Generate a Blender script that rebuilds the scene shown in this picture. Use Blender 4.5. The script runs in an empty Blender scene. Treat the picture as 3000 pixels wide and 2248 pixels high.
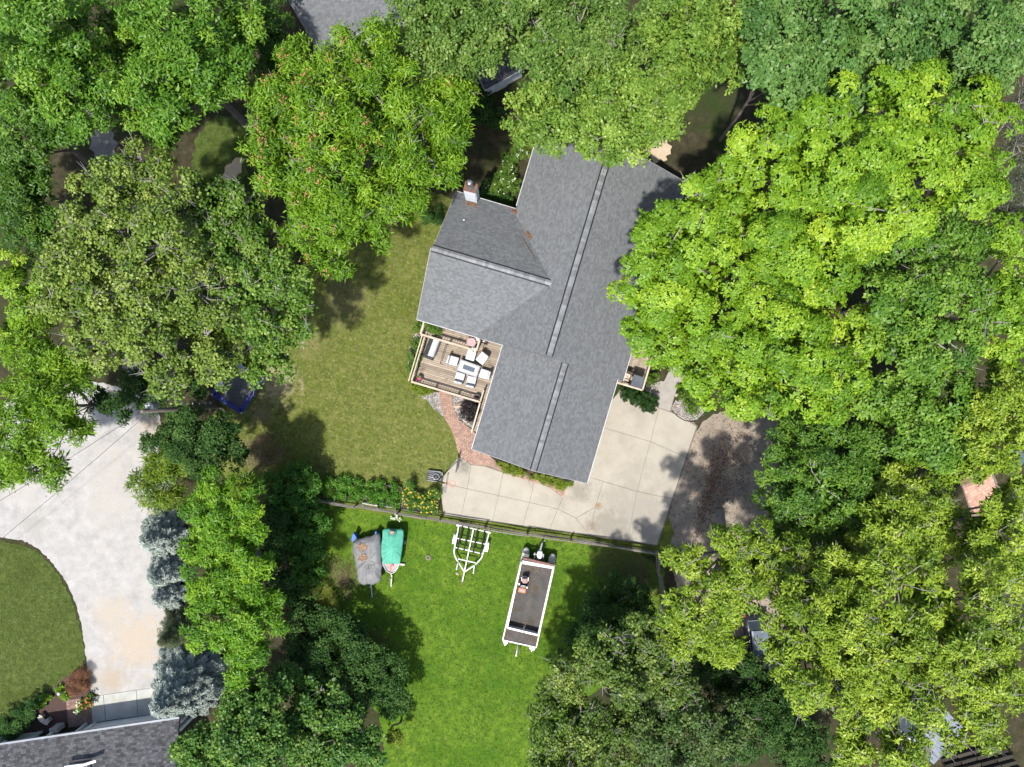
import bpy, bmesh, math, random
import numpy as np
from mathutils import Vector, Matrix

random.seed(7)
RNG = np.random.default_rng(7)
SC = bpy.context.scene
COL = SC.collection
R = math.radians

# ------------------------------------------------------------------ camera, sky, sun, exposure
CAM_H = 52.0                      # flying height in metres
HALF_FOV = R(36.0)
FPX = 1500.0 / math.tan(HALF_FOV)
cam_data = bpy.data.cameras.new("camera")
cam_data.sensor_width = 36.0
cam_data.lens = 18.0 / math.tan(HALF_FOV)
cam_data.clip_start = 0.5
cam_data.clip_end = 2000.0
cam = bpy.data.objects.new("camera", cam_data)
cam.location = (0, 0, CAM_H)
COL.objects.link(cam)
SC.camera = cam

SUN_EL = R(64.5)
SUN_DIR = Vector((0.455, 0.89, 0)).normalized()          # the way shadows fall on the ground
SUN_VEC = Vector((SUN_DIR.x * math.cos(SUN_EL), SUN_DIR.y * math.cos(SUN_EL), -math.sin(SUN_EL)))
world = bpy.data.worlds.new("World")
SC.world = world
world.use_nodes = True
wn = world.node_tree
for n in list(wn.nodes):
    wn.nodes.remove(n)
sky = wn.nodes.new("ShaderNodeTexSky")
sky.sky_type = 'NISHITA'
sky.sun_disc = False
sky.sun_elevation = SUN_EL
sky.sun_rotation = math.atan2(-SUN_DIR.x, -SUN_DIR.y)
sky.dust_density = 2.0
bg = wn.nodes.new("ShaderNodeBackground")
bg.inputs[1].default_value = 0.15
wo = wn.nodes.new("ShaderNodeOutputWorld")
wn.links.new(sky.outputs[0], bg.inputs[0])
wn.links.new(bg.outputs[0], wo.inputs[0])
sun_data = bpy.data.lights.new("sun", 'SUN')
sun_data.energy = 4.6
sun_data.angle = R(1.6)
sun_data.color = (1.0, 0.955, 0.89)
sun = bpy.data.objects.new("sun", sun_data)
sun.location = (-15, -40, 90)
sun.rotation_euler = SUN_VEC.to_track_quat('-Z', 'Y').to_euler()
COL.objects.link(sun)
SC.view_settings.view_transform = 'Standard'
SC.view_settings.look = 'None'
SC.view_settings.gamma = 1.0
SC.view_settings.use_curve_mapping = False
SC.view_settings.exposure = 0.8
SC.render.engine = 'CYCLES'
SC.cycles.max_bounces = 8
SC.cycles.diffuse_bounces = 4
SC.cycles.transmission_bounces = 6
SC.cycles.use_denoising = True

# ------------------------------------------------------------------ helpers
def at(px, py, z=0.0):
    """A point of the place at height z, from where it is seen in the photograph."""
    k = (CAM_H - z) / FPX
    return Vector(((px - 1500.0) * k, (1124.0 - py) * k, z))

U = Vector((-0.2845, -0.9587, 0)).normalized()      # along the long ridge, towards the garage
V = Vector((-U.y, U.x, 0))                          # across it, towards the driveway
V = Vector((0.9587, -0.2845, 0)).normalized()
HZ = math.atan2(V.y, V.x)

def uv(u, v, z=0.0):
    return U * u + V * v + Vector((0, 0, z))

BASE = {}

def base_of(o):
    return BASE.get(o.name, Vector((0, 0, 0))) if o else Vector((0, 0, 0))

def tag(o, label=None, cat=None, group=None, kind=None):
    if label: o['label'] = label
    if cat: o['category'] = cat
    if group: o['group'] = group
    if kind: o['kind'] = kind
    return o

def thing(name, label, cat, loc=(0, 0, 0), group=None, rz=0.0):
    o = bpy.data.objects.new(name, None)
    o.empty_display_size = 0.3
    o.location = loc
    o.rotation_euler = (0, 0, rz)
    COL.objects.link(o)
    BASE[o.name] = Vector(loc)
    return tag(o, label, cat, group)

def structure(name, label=None, loc=(0, 0, 0)):
    o = bpy.data.objects.new(name, None)
    o.location = loc
    COL.objects.link(o)
    BASE[o.name] = Vector(loc)
    o['kind'] = 'structure'
    if label: o['label'] = label
    return o

def link_mesh(name, me, mat, parent=None, base=None):
    o = bpy.data.objects.new(name, me)
    if mat: me.materials.append(mat)
    COL.objects.link(o)
    if parent:
        o.parent = parent
        BASE[o.name] = base_of(parent)
    elif base is not None:
        o.location = base
        BASE[o.name] = Vector(base)
    return o

class MB:
    """Collects boxes, bars, tubes and sheets into one mesh."""
    def __init__(s):
        s.v = []; s.f = []; s.t = []
    def add(s, vs, fs, tint=0.5):
        o = len(s.v)
        s.v += [tuple(x) for x in vs]
        s.f += [[o + i for i in f] for f in fs]
        s.t += [tint] * len(fs)
        return s
    def box(s, c, size, rz=0.0, M=None, tint=0.5):
        if M is None: M = Matrix.Rotation(rz, 3, 'Z')
        c = Vector(c); hx, hy, hz = size[0] / 2, size[1] / 2, size[2] / 2
        vs = [c + M @ Vector((x * hx, y * hy, z * hz)) for z in (-1, 1) for x, y in ((-1, -1), (1, -1), (1, 1), (-1, 1))]
        return s.add(vs, [(3, 2, 1, 0), (4, 5, 6, 7), (0, 1, 5, 4), (1, 2, 6, 5), (2, 3, 7, 6), (3, 0, 4, 7)], tint)
    def bar(s, p, q, w, h, tint=0.5):
        p = Vector(p); q = Vector(q); d = q - p; L = d.length
        if L < 1e-6: return s
        x = d / L
        up = Vector((0, 0, 1)) if abs(x.z) < 0.95 else Vector((0, 1, 0))
        y = up.cross(x).normalized(); z = x.cross(y)
        M = Matrix((x, y, z)).transposed()
        return s.box((p + q) / 2, (L, w, h), M=M, tint=tint)
    def tube(s, pts, rad, seg=8, caps=True, tint=0.5):
        pts = [Vector(p) for p in pts]
        n = len(pts)
        if not hasattr(rad, '__len__'): rad = [rad] * n
        vs = []; fs = []
        ref = None
        for i in range(n):
            d = (pts[min(i + 1, n - 1)] - pts[max(i - 1, 0)])
            d = d.normalized() if d.length > 1e-9 else Vector((0, 0, 1))
            if ref is None:
                ref = Vector((0, 0, 1)) if abs(d.z) < 0.9 else Vector((1, 0, 0))
            a = (ref - d * ref.dot(d))
            a = a.normalized() if a.length > 1e-6 else d.orthogonal().normalized()
            ref = a
            b = d.cross(a)
            for k in range(seg):
                t = 2 * math.pi * k / seg
                vs.append(pts[i] + (a * math.cos(t) + b * math.sin(t)) * rad[i])
        for i in range(n - 1):
            for k in range(seg):
                k2 = (k + 1) % seg
                fs.append((i * seg + k, i * seg + k2, (i + 1) * seg + k2, (i + 1) * seg + k))
        if caps:
            fs.append(tuple(range(seg - 1, -1, -1)))
            fs.append(tuple(range((n - 1) * seg, n * seg)))
        return s.add(vs, fs, tint)
    def prism(s, poly, z0, z1, tint=0.5):
        """Polygon (x, y[, z ignored]) pulled up from z0 to z1."""
        n = len(poly)
        area = sum(poly[i][0] * poly[(i + 1) % n][1] - poly[(i + 1) % n][0] * poly[i][1] for i in range(n))
        if area < 0: poly = list(reversed(poly))
        vs = [(p[0], p[1], z0) for p in poly] + [(p[0], p[1], z1) for p in poly]
        fs = [tuple(range(n - 1, -1, -1)), tuple(range(n, 2 * n))]
        fs += [(i, (i + 1) % n, n + (i + 1) % n, n + i) for i in range(n)]
        return s.add(vs, fs, tint)
    def lathe(s, prof, c, seg=16, tint=0.5):
        c = Vector(c); vs = []; fs = []
        for r, z in prof:
            for k in range(seg):
                t = 2 * math.pi * k / seg
                vs.append(c + Vector((r * math.cos(t), r * math.sin(t), z)))
        n = len(prof)
        for i in range(n - 1):
            for k in range(seg):
                k2 = (k + 1) % seg
                fs.append((i * seg + k, i * seg + k2, (i + 1) * seg + k2, (i + 1) * seg + k))
        fs.append(tuple(range(seg - 1, -1, -1)))
        fs.append(tuple(range((n - 1) * seg, n * seg)))
        return s.add(vs, fs, tint)
    def rings(s, rings, cap0=True, cap1=True, tint=0.5):
        n = len(rings[0]); vs = [p for r in rings for p in r]; fs = []
        for i in range(len(rings) - 1):
            for k in range(n):
                k2 = (k + 1) % n
                fs.append((i * n + k, i * n + k2, (i + 1) * n + k2, (i + 1) * n + k))
        if cap0: fs.append(tuple(range(n - 1, -1, -1)))
        if cap1: fs.append(tuple(range((len(rings) - 1) * n, len(rings) * n)))
        return s.add(vs, fs, tint)
    def build(s, name, mat, parent=None, bevel=0.0, smooth=False, kind=None, base=None, seg=1, recalc=True, label=None):
        off = base_of(parent) if parent else (Vector(base) if base is not None else Vector((0, 0, 0)))
        me = bpy.data.meshes.new(name)
        me.from_pydata([(v[0] - off.x, v[1] - off.y, v[2] - off.z) for v in s.v], [], s.f)
        if bevel > 0 or recalc:
            bm = bmesh.new(); bm.from_mesh(me)
            if recalc: bmesh.ops.recalc_face_normals(bm, faces=bm.faces)
            if bevel > 0:
                es = [e for e in bm.edges if len(e.link_faces) == 2 and e.calc_face_angle(0) > 0.5]
                bmesh.ops.bevel(bm, geom=es, offset=bevel, segments=seg, affect='EDGES', profile=0.5, clamp_overlap=True)
            bm.to_mesh(me); bm.free()
        tint = me.attributes.new('tint', 'FLOAT', 'FACE')
        if bevel > 0:
            tint.data.foreach_set('value', [sum(s.t) / max(1, len(s.t))] * len(me.polygons))
        else:
            tint.data.foreach_set('value', s.t)
        if smooth:
            me.polygons.foreach_set('use_smooth', [True] * len(me.polygons))
        o = link_mesh(name, me, mat, parent, base)
        if kind: o['kind'] = kind
        if label: o['label'] = label
        return o

def dup(o, parent=None, name=None):
    """A copy of a thing with copies of its parts and sub-parts, sharing their meshes."""
    c = o.copy()
    COL.objects.link(c)
    if parent: c.parent = parent
    BASE[c.name] = base_of(o)
    for ch in list(o.children):
        dup(ch, c)
    return c

# ------------------------------------------------------------------ materials
def new_mat(name):
    m = bpy.data.materials.new(name)
    m.use_nodes = True
    nt = m.node_tree
    for n in list(nt.nodes): nt.nodes.remove(n)
    out = nt.nodes.new("ShaderNodeOutputMaterial")
    return m, nt, out

def N(nt, typ, **kw):
    n = nt.nodes.new(typ)
    for k, v in kw.items():
        if k in n.bl_rna.properties.keys(): setattr(n, k, v)
    return n

def coords(nt, world_space=False):
    if world_space:
        g = nt.nodes.new("ShaderNodeNewGeometry"); return g.outputs['Position']
    t = nt.nodes.new("ShaderNodeTexCoord"); return t.outputs['Object']

def noise(nt, co, scale, detail=4.0, rough=0.6, dist=0.0):
    n = nt.nodes.new("ShaderNodeTexNoise")
    n.inputs['Scale'].default_value = scale
    n.inputs['Detail'].default_value = detail
    n.inputs['Roughness'].default_value = rough
    n.inputs['Distortion'].default_value = dist
    if co is not None: nt.links.new(co, n.inputs['Vector'])
    return n.outputs[0]

def ramp(nt, fac, stops):
    r = nt.nodes.new("ShaderNodeValToRGB")
    els = r.color_ramp.elements
    while len(els) < len(stops): els.new(0.5)
    for e, (p, c) in zip(els, stops):
        e.position = p
        e.color = (c[0], c[1], c[2], 1) if hasattr(c, '__len__') else (c, c, c, 1)
    nt.links.new(fac, r.inputs[0])
    return r.outputs[0]

def mix(nt, fac, a, b, mode='MIX'):
    m = nt.nodes.new("ShaderNodeMix")
    m.data_type = 'RGBA'; m.blend_type = mode; m.clamp_factor = True
    for sock, val in ((m.inputs[0], fac), (m.inputs[6], a), (m.inputs[7], b)):
        if isinstance(val, (int, float)): sock.default_value = val
        elif isinstance(val, (tuple, list)): sock.default_value = (val[0], val[1], val[2], 1)
        else: nt.links.new(val, sock)
    return m.outputs[2]

def math_node(nt, op, a, b=None, clamp=False):
    m = nt.nodes.new("ShaderNodeMath"); m.operation = op; m.use_clamp = clamp
    for i, v in enumerate((a, b)):
        if v is None: continue
        if isinstance(v, (int, float)): m.inputs[i].default_value = v
        else: nt.links.new(v, m.inputs[i])
    return m.outputs[0]

def maprange(nt, v, a, b, c, d):
    m = nt.nodes.new("ShaderNodeMapRange")
    m.inputs[1].default_value = a; m.inputs[2].default_value = b
    m.inputs[3].default_value = c; m.inputs[4].default_value = d
    nt.links.new(v, m.inputs[0])
    return m.outputs[0]

def attr(nt, name):
    a = nt.nodes.new("ShaderNodeAttribute"); a.attribute_name = name
    return a.outputs['Fac']

def bump(nt, h, strength=0.3, dist=0.02):
    b = nt.nodes.new("ShaderNodeBump")
    b.inputs['Strength'].default_value = strength
    b.inputs['Distance'].default_value = dist
    nt.links.new(h, b.inputs['Height'])
    return b.outputs[0]

def principled(nt, out, color, rough=0.6, metal=0.0, spec=0.3, normal=None):
    p = nt.nodes.new("ShaderNodeBsdfPrincipled")
    if isinstance(color, (tuple, list)): p.inputs['Base Color'].default_value = (color[0], color[1], color[2], 1)
    else: nt.links.new(color, p.inputs['Base Color'])
    if isinstance(rough, (int, float)): p.inputs['Roughness'].default_value = rough
    else: nt.links.new(rough, p.inputs['Roughness'])
    p.inputs['Metallic'].default_value = metal
    p.inputs['Specular IOR Level'].default_value = spec
    if normal is not None: nt.links.new(normal, p.inputs['Normal'])
    nt.links.new(p.outputs[0], out.inputs[0])
    return p

def pm(name, c1, c2=None, rough=0.6, scale=6.0, detail=5.0, lo=0.35, hi=0.65, metal=0.0, spec=0.3, bscale=0.0, bstr=0.3,
       tint=0.0, world_space=False, stretch=None, c3=None, s3=1.5, lo3=0.55, hi3=0.75):
    """A general procedural surface: two colours in noise, a third in larger stains, a per-piece tone, fine relief."""
    m, nt, out = new_mat(name)
    co = coords(nt, world_space)
    if stretch:
        mp = nt.nodes.new("ShaderNodeMapping"); mp.inputs['Scale'].default_value = stretch
        nt.links.new(co, mp.inputs['Vector']); cs = mp.outputs[0]
    else: cs = co
    if c2 is None: c2 = tuple(x * 0.8 for x in c1)
    f = noise(nt, cs, scale, detail)
    col = ramp(nt, f, [(lo, c1), (hi, c2)])
    if c3:
        g = noise(nt, co, s3, 5.0, 0.65)
        fac = maprange(nt, g, lo3, hi3, 0, 1)
        col = mix(nt, fac, col, c3)
    if tint > 0:
        t = maprange(nt, attr(nt, 'tint'), 0, 1, 1 - tint, 1 + tint)
        cc = nt.nodes.new("ShaderNodeCombineColor")
        for i in range(3): nt.links.new(t, cc.inputs[i])
        col = mix(nt, 1.0, col, cc.outputs[0], 'MULTIPLY')
    nrm = None
    if bscale > 0:
        nrm = bump(nt, noise(nt, cs, bscale, 4.0), bstr, 0.02)
    principled(nt, out, col, rough, metal, spec, nrm)
    return m

def leaf_mat(name, dark, mid, light, trans=0.35, tcol=None, rough=0.45, spec=0.25):
    m, nt, out = new_mat(name)
    col = ramp(nt, attr(nt, 'tint'), [(0.0, dark), (0.5, mid), (1.0, light)])
    p = nt.nodes.new("ShaderNodeBsdfPrincipled")
    nt.links.new(col, p.inputs['Base Color'])
    p.inputs['Roughness'].default_value = rough
    p.inputs['Specular IOR Level'].default_value = spec
    t = nt.nodes.new("ShaderNodeBsdfTranslucent")
    tc = mix(nt, 1.0, col, tcol or (1.25, 1.2, 0.55), 'MULTIPLY')
    nt.links.new(tc, t.inputs[0])
    ms = nt.nodes.new("ShaderNodeMixShader")
    ms.inputs[0].default_value = trans
    nt.links.new(p.outputs[0], ms.inputs[1]); nt.links.new(t.outputs[0], ms.inputs[2])
    nt.links.new(ms.outputs[0], out.inputs[0])
    return m

M = {}
M['shingle'] = pm('asphalt_shingle', (0.120, 0.127, 0.132), (0.100, 0.106, 0.111), 0.85, 9, 6, tint=0.17, spec=0.2, bscale=160, bstr=0.4)
M['shingle_cap'] = pm('ridge_shingle', (0.185, 0.193, 0.20), (0.14, 0.147, 0.153), 0.85, 5, 4, tint=0.24, spec=0.2, bscale=160, bstr=0.3)
M['shingle_dark'] = pm('weathered_shingle', (0.085, 0.085, 0.088), (0.055, 0.056, 0.06), 0.9, 4, 6, tint=0.4, spec=0.15, bscale=120, bstr=0.4)
M['black_plastic'] = pm('black_plastic', (0.012, 0.012, 0.013), (0.02, 0.02, 0.022), 0.5, 8, 3)
M['white_paint'] = pm('white_paint', (0.60, 0.60, 0.59), (0.52, 0.52, 0.50), 0.45, 4, 4)
M['white_metal'] = pm('white_metal', (0.66, 0.66, 0.66), (0.50, 0.50, 0.49), 0.35, 5, 5, spec=0.5)
M['siding'] = pm('pale_siding', (0.64, 0.67, 0.68), (0.56, 0.59, 0.60), 0.55, 3, 4)
M['rust'] = pm('rusty_sheet', (0.105, 0.048, 0.030), (0.155, 0.080, 0.052), 0.8, 7, 6)
M['steel'] = pm('galvanised_steel', (0.55, 0.56, 0.57), (0.40, 0.41, 0.42), 0.25, 6, 5, metal=0.85, spec=0.5)
M['wood_deck'] = pm('deck_wood', (0.275, 0.228, 0.175), (0.185, 0.148, 0.108), 0.75, 2.2, 7, tint=0.28, stretch=(1, 9, 9), c3=(0.095, 0.067, 0.043), s3=2.1, lo3=0.56, hi3=0.72)
M['wood_rail'] = pm('rail_wood', (0.42, 0.36, 0.275), (0.33, 0.275, 0.20), 0.7, 3, 5, tint=0.15)
M['wood_grey'] = pm('weathered_wood', (0.185, 0.17, 0.15), (0.105, 0.095, 0.083), 0.9, 4, 7, tint=0.3, stretch=(1, 6, 6))
M['wood_dark'] = pm('dark_wood', (0.10, 0.07, 0.045), (0.06, 0.042, 0.03), 0.8, 5, 5)
M['white_cover'] = pm('white_fabric', (0.43, 0.43, 0.44), (0.375, 0.375, 0.39), 0.7, 3, 4, bscale=18, bstr=0.12)
M['charcoal'] = pm('charcoal_fabric', (0.045, 0.047, 0.052), (0.03, 0.031, 0.035), 0.8, 6, 4, bscale=20, bstr=0.2)
M['slate'] = pm('slate_fabric', (0.075, 0.085, 0.10), (0.058, 0.066, 0.08), 0.8, 3, 4, bscale=20, bstr=0.15)
M['black_metal'] = pm('black_metal', (0.018, 0.018, 0.02), (0.03, 0.03, 0.032), 0.4, 8, 3, spec=0.5)
M['table_stone'] = pm('pale_table_top', (0.36, 0.37, 0.37), (0.30, 0.31, 0.315), 0.5, 5, 5)
M['table_edge'] = pm('grey_table_edge', (0.21, 0.22, 0.225), (0.165, 0.17, 0.175), 0.55, 5, 5)
M['blue_glass'] = pm('smoked_glass', (0.075, 0.10, 0.125), (0.06, 0.08, 0.10), 0.15, 3, 3, spec=0.6)
M['mosaic'] = pm('pink_mosaic', (0.42, 0.29, 0.29), (0.27, 0.17, 0.175), 0.5, 26, 2, lo=0.45, hi=0.55)
M['terracotta'] = pm('orange_plastic', (0.34, 0.135, 0.06), (0.27, 0.10, 0.042), 0.55, 5, 4)
M['brick'] = pm('clay_paver', (0.30, 0.195, 0.15), (0.245, 0.155, 0.118), 0.85, 7, 5, tint=0.2, bscale=60, bstr=0.3)
M['brick_joint'] = pm('joint_sand', (0.10, 0.085, 0.07), (0.16, 0.14, 0.11), 0.95, 20, 4)
M['dark_paver'] = pm('dark_red_paver', (0.20, 0.125, 0.10), (0.14, 0.09, 0.075), 0.85, 7, 5, tint=0.25)
M['tan_rock'] = pm('tan_rock', (0.36, 0.30, 0.235), (0.24, 0.185, 0.14), 0.85, 5, 7, bscale=14, bstr=0.6, c3=(0.34, 0.20, 0.12), s3=2.5)
M['grey_rock'] = pm('grey_rock', (0.42, 0.39, 0.36), (0.27, 0.245, 0.22), 0.85, 5, 7, bscale=14, bstr=0.6)
M['gravel_stone'] = pm('river_gravel', (0.33, 0.315, 0.30), (0.22, 0.205, 0.19), 0.8, 3, 3, tint=0.75)
M['tarp_grey'] = pm('grey_tarp', (0.150, 0.153, 0.157), (0.122, 0.125, 0.129), 0.6, 2, 5, bscale=7, bstr=0.35, c3=(0.105, 0.095, 0.085), s3=1.3, lo3=0.60, hi3=0.75)
M['tarp_blue'] = pm('blue_tarp', (0.02, 0.10, 0.42), (0.015, 0.07, 0.32), 0.5, 4, 4)
M['tarp_teal'] = pm('teal_cover', (0.070, 0.300, 0.210), (0.050, 0.245, 0.170), 0.6, 2.0, 6, bscale=9, bstr=0.5)
M['teal_dark'] = pm('deep_teal_cover', (0.010, 0.15, 0.10), (0.008, 0.11, 0.075), 0.6, 3, 5, bscale=9, bstr=0.4)
M['dry_leaf'] = pm('dry_leaves', (0.32, 0.21, 0.135), (0.20, 0.115, 0.068), 0.9, 6, 3, tint=0.45)
M['roof_litter'] = pm('brown_leaf_litter', (0.170, 0.095, 0.055), (0.085, 0.045, 0.026), 0.9, 6, 3, tint=0.6)
M['gutter'] = pm('gutter_metal', (0.40, 0.40, 0.40), (0.33, 0.33, 0.33), 0.45, 4, 4)
M['pontoon_metal'] = pm('brushed_pontoon', (0.42, 0.42, 0.42), (0.34, 0.34, 0.34), 0.32, 4, 4, spec=0.5)
M['old_timber'] = pm('blackened_timber', (0.035, 0.029, 0.022), (0.02, 0.017, 0.013), 0.9, 5, 5, tint=0.4)
M['deck_litter'] = pm('deck_litter', (0.23, 0.165, 0.10), (0.13, 0.085, 0.05), 0.9, 6, 3, tint=0.6)
M['red_paint'] = pm('faded_red_paint', (0.50, 0.12, 0.09), (0.38, 0.10, 0.08), 0.6, 5, 4)
M['grey_vinyl'] = pm('grey_vinyl', (0.30, 0.28, 0.28), (0.19, 0.17, 0.17), 0.6, 4, 5)
M['rubber'] = pm('tyre_rubber', (0.018, 0.018, 0.018), (0.03, 0.03, 0.03), 0.85, 9, 3)
M['bunk'] = pm('black_carpet', (0.010, 0.010, 0.011), (0.017, 0.017, 0.018), 0.95, 12, 3)
M['boat_carpet'] = pm('wet_boat_carpet', (0.060, 0.057, 0.055), (0.036, 0.033, 0.030), 0.75, 1.6, 7, bscale=30, bstr=0.3, c3=(0.050, 0.034, 0.014), s3=1.15, lo3=0.52, hi3=0.66)
M['alu'] = pm('dull_aluminium', (0.48, 0.48, 0.48), (0.36, 0.36, 0.36), 0.38, 6, 5, metal=0.15, spec=0.5)
M['cream'] = pm('cream_pad', (0.38, 0.35, 0.31), (0.29, 0.26, 0.225), 0.7, 6, 4)
M['brown_vinyl'] = pm('brown_vinyl', (0.16, 0.075, 0.055), (0.11, 0.05, 0.038), 0.6, 4, 4)
M['pink_vinyl'] = pm('faded_pink_vinyl', (0.27, 0.175, 0.17), (0.21, 0.13, 0.125), 0.65, 6, 4)
M['motor_white'] = pm('chalky_white_cowl', (0.72, 0.74, 0.74), (0.58, 0.60, 0.60), 0.4, 5, 4)
M['motor_grey'] = pm('grey_motor_leg', (0.42, 0.43, 0.43), (0.30, 0.31, 0.31), 0.5, 6, 4)
M['bark'] = pm('tree_bark', (0.17, 0.145, 0.125), (0.10, 0.083, 0.07), 0.9, 4, 6, bscale=18, bstr=0.5)
M['bark_pale'] = pm('pale_bark', (0.26, 0.24, 0.225), (0.17, 0.155, 0.145), 0.9, 5, 6, bscale=18, bstr=0.4)
M['glass'] = pm('window_glass', (0.03, 0.04, 0.05), (0.04, 0.05, 0.06), 0.08, 2, 2, spec=0.7)
M['car_paint'] = pm('dark_car_paint', (0.012, 0.013, 0.016), (0.02, 0.021, 0.025), 0.22, 2, 3, spec=0.6)
M['car_blue'] = pm('slate_blue_car_paint', (0.11, 0.135, 0.175), (0.085, 0.105, 0.14), 0.25, 2, 3, spec=0.6)
M['red_lamp'] = pm('red_lamp_lens', (0.45, 0.02, 0.015), (0.35, 0.015, 0.01), 0.2, 4, 2, spec=0.5)
M['trampoline_pad'] = pm('blue_pad', (0.018, 0.028, 0.17), (0.013, 0.02, 0.12), 0.5, 5, 4, bscale=9, bstr=0.3)
M['trampoline_mat'] = pm('woven_mat', (0.065, 0.067, 0.07), (0.05, 0.052, 0.055), 0.8, 6, 4)
M['pole_wood'] = pm('pole_wood', (0.15, 0.125, 0.105), (0.09, 0.075, 0.062), 0.9, 5, 6)
M['siding_grey'] = pm('grey_gable_cladding', (0.12, 0.127, 0.132), (0.10, 0.106, 0.111), 0.8, 3, 4)
M['wire'] = pm('power_wire', (0.03, 0.03, 0.03), (0.05, 0.05, 0.05), 0.5, 3, 2)
M['conc_grey'] = pm('path_concrete', (0.26, 0.242, 0.218), (0.215, 0.20, 0.178), 0.9, 2, 7, tint=0.06, bscale=50, bstr=0.15, world_space=True)
M['conc_wet'] = pm('green_stained_concrete', (0.34, 0.345, 0.32), (0.27, 0.275, 0.25), 0.9, 1.0, 6, world_space=True, c3=(0.24, 0.245, 0.19), s3=0.7)
M['mulch'] = pm('dark_mulch', (0.075, 0.045, 0.038), (0.035, 0.022, 0.02), 0.95, 16, 6, bscale=30, bstr=0.9)
M['metal_roof'] = pm('grey_metal_roof', (0.17, 0.19, 0.22), (0.14, 0.155, 0.18), 0.5, 2, 4, spec=0.4)
M['pink_flower'] = pm('pink_petals', (0.60, 0.05, 0.22), (0.45, 0.03, 0.15), 0.6, 8, 2, tint=0.3)
M['yellow_flower'] = pm('yellow_petals', (0.75, 0.55, 0.03), (0.65, 0.42, 0.02), 0.6, 8, 2, tint=0.3)
M['white_flower'] = pm('white_petals', (0.75, 0.76, 0.66), (0.66, 0.68, 0.52), 0.6, 8, 2, tint=0.2)
M['orange_flower'] = pm('orange_petals', (0.62, 0.15, 0.04), (0.5, 0.10, 0.03), 0.6, 8, 2, tint=0.3)
M['seed_orange'] = pm('orange_seeds', (0.36, 0.16, 0.075), (0.27, 0.105, 0.05), 0.7, 8, 2, tint=0.3)
M['hoop'] = pm('orange_hoop', (0.70, 0.14, 0.06), (0.6, 0.11, 0.05), 0.4, 6, 2)
M['acryl'] = pm('clear_backboard', (0.5, 0.5, 0.5), (0.45, 0.45, 0.45), 0.1, 3, 2, spec=0.5)
M['poly_grey'] = pm('dark_moulded_plastic', (0.035, 0.037, 0.042), (0.055, 0.058, 0.064), 0.38, 5, 4, spec=0.5)
M['poly_light'] = pm('worn_grey_tube', (0.20, 0.205, 0.215), (0.14, 0.145, 0.15), 0.4, 5, 4, spec=0.5)

# ------------------------------------------------------------------ ground
def ground_mat(name, stops1, s1, fleck=None, s2=30, lo2=0.6, hi2=0.72, patch=None, s3=0.35, lo3=0.5, hi3=0.65, spots=(), bstr=0.5, bs=35, rough=0.95, stripes=None):
    m, nt, out = new_mat(name)
    co = coords(nt, True)
    col = ramp(nt, noise(nt, co, s1, 8.0, 0.7), stops1)
    if patch:
        col = mix(nt, maprange(nt, noise(nt, co, s3, 6.0, 0.65), lo3, hi3, 0, 1), col, patch)
    if stripes:
        mp = nt.nodes.new("ShaderNodeMapping"); mp.inputs['Rotation'].default_value = (0, 0, stripes[0])
        nt.links.new(co, mp.inputs['Vector'])
        w = nt.nodes.new("ShaderNodeTexWave"); w.inputs['Scale'].default_value = stripes[1]
        w.inputs['Distortion'].default_value = 0.5; w.inputs['Detail'].default_value = 2.0; w.inputs['Detail Scale'].default_value = 0.6
        nt.links.new(mp.outputs[0], w.inputs['Vector'])
        f = math_node(nt, 'MULTIPLY', maprange(nt, w.outputs['Fac'], 0.80, 1.0, 0, stripes[3]), maprange(nt, noise(nt, co, 1.2, 4.0), 0.42, 0.62, 0, 1))
        col = mix(nt, f, col, stripes[2])
    for (c, r, sc) in spots:
        d = nt.nodes.new("ShaderNodeVectorMath"); d.operation = 'DISTANCE'
        nt.links.new(co, d.inputs[0]); d.inputs[1].default_value = (c[0], c[1], 0)
        dn = math_node(nt, 'ADD', d.outputs['Value'], math_node(nt, 'MULTIPLY', math_node(nt, 'SUBTRACT', noise(nt, co, 1.4, 6.0, 0.7), 0.5), r * 2.4))
        col = mix(nt, maprange(nt, dn, r * 0.35, r, 0.95, 0), col, sc)
    if fleck:
        col = mix(nt, maprange(nt, noise(nt, co, s2, 3.0, 0.6), lo2, hi2, 0, 1), col, fleck)
    nrm = bump(nt, noise(nt, co, bs, 5.0, 0.7), bstr, 0.05)
    principled(nt, out, col, rough, 0, 0.1, nrm)
    return m

def smooth_poly(p, it=2):
    p = [Vector((q[0], q[1])) for q in p]
    for _ in range(it):
        r = []
        for i in range(len(p)):
            a, b = p[i], p[(i + 1) % len(p)]
            r += [a * 0.75 + b * 0.25, a * 0.25 + b * 0.75]
        p = r
    return p

def jitter_poly(p, step=0.12, amp=0.05, seed=1):
    rr = random.Random(seed); out = []
    for i in range(len(p)):
        a, b = Vector(p[i][:2]), Vector(p[(i + 1) % len(p)][:2])
        L = (b - a).length; k = max(1, int(L / step))
        nrm = Vector((-(b - a).y, (b - a).x)); nrm = nrm.normalized() if nrm.length > 1e-9 else Vector((0, 0))
        for j in range(k):
            out.append(a + (b - a) * (j / k) + nrm * rr.uniform(-amp, amp))
    return out

def pxpoly(pts, z=0.0):
    return [at(x, y, z).to_2d() for x, y in pts]

def sheet(name, poly, z, mat, parent=None, kind=None, thick=0.0):
    mb = MB()
    if thick > 0: mb.prism(poly, z - thick, z)
    else:
        a = sum(poly[i][0] * poly[(i + 1) % len(poly)][1] - poly[(i + 1) % len(poly)][0] * poly[i][1] for i in range(len(poly)))
        if a < 0: poly = list(reversed(poly))
        mb.add([(p[0], p[1], z) for p in poly], [tuple(range(len(poly)))])
    return mb.build(name, mat, parent, kind=kind, recalc=thick > 0)

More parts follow.
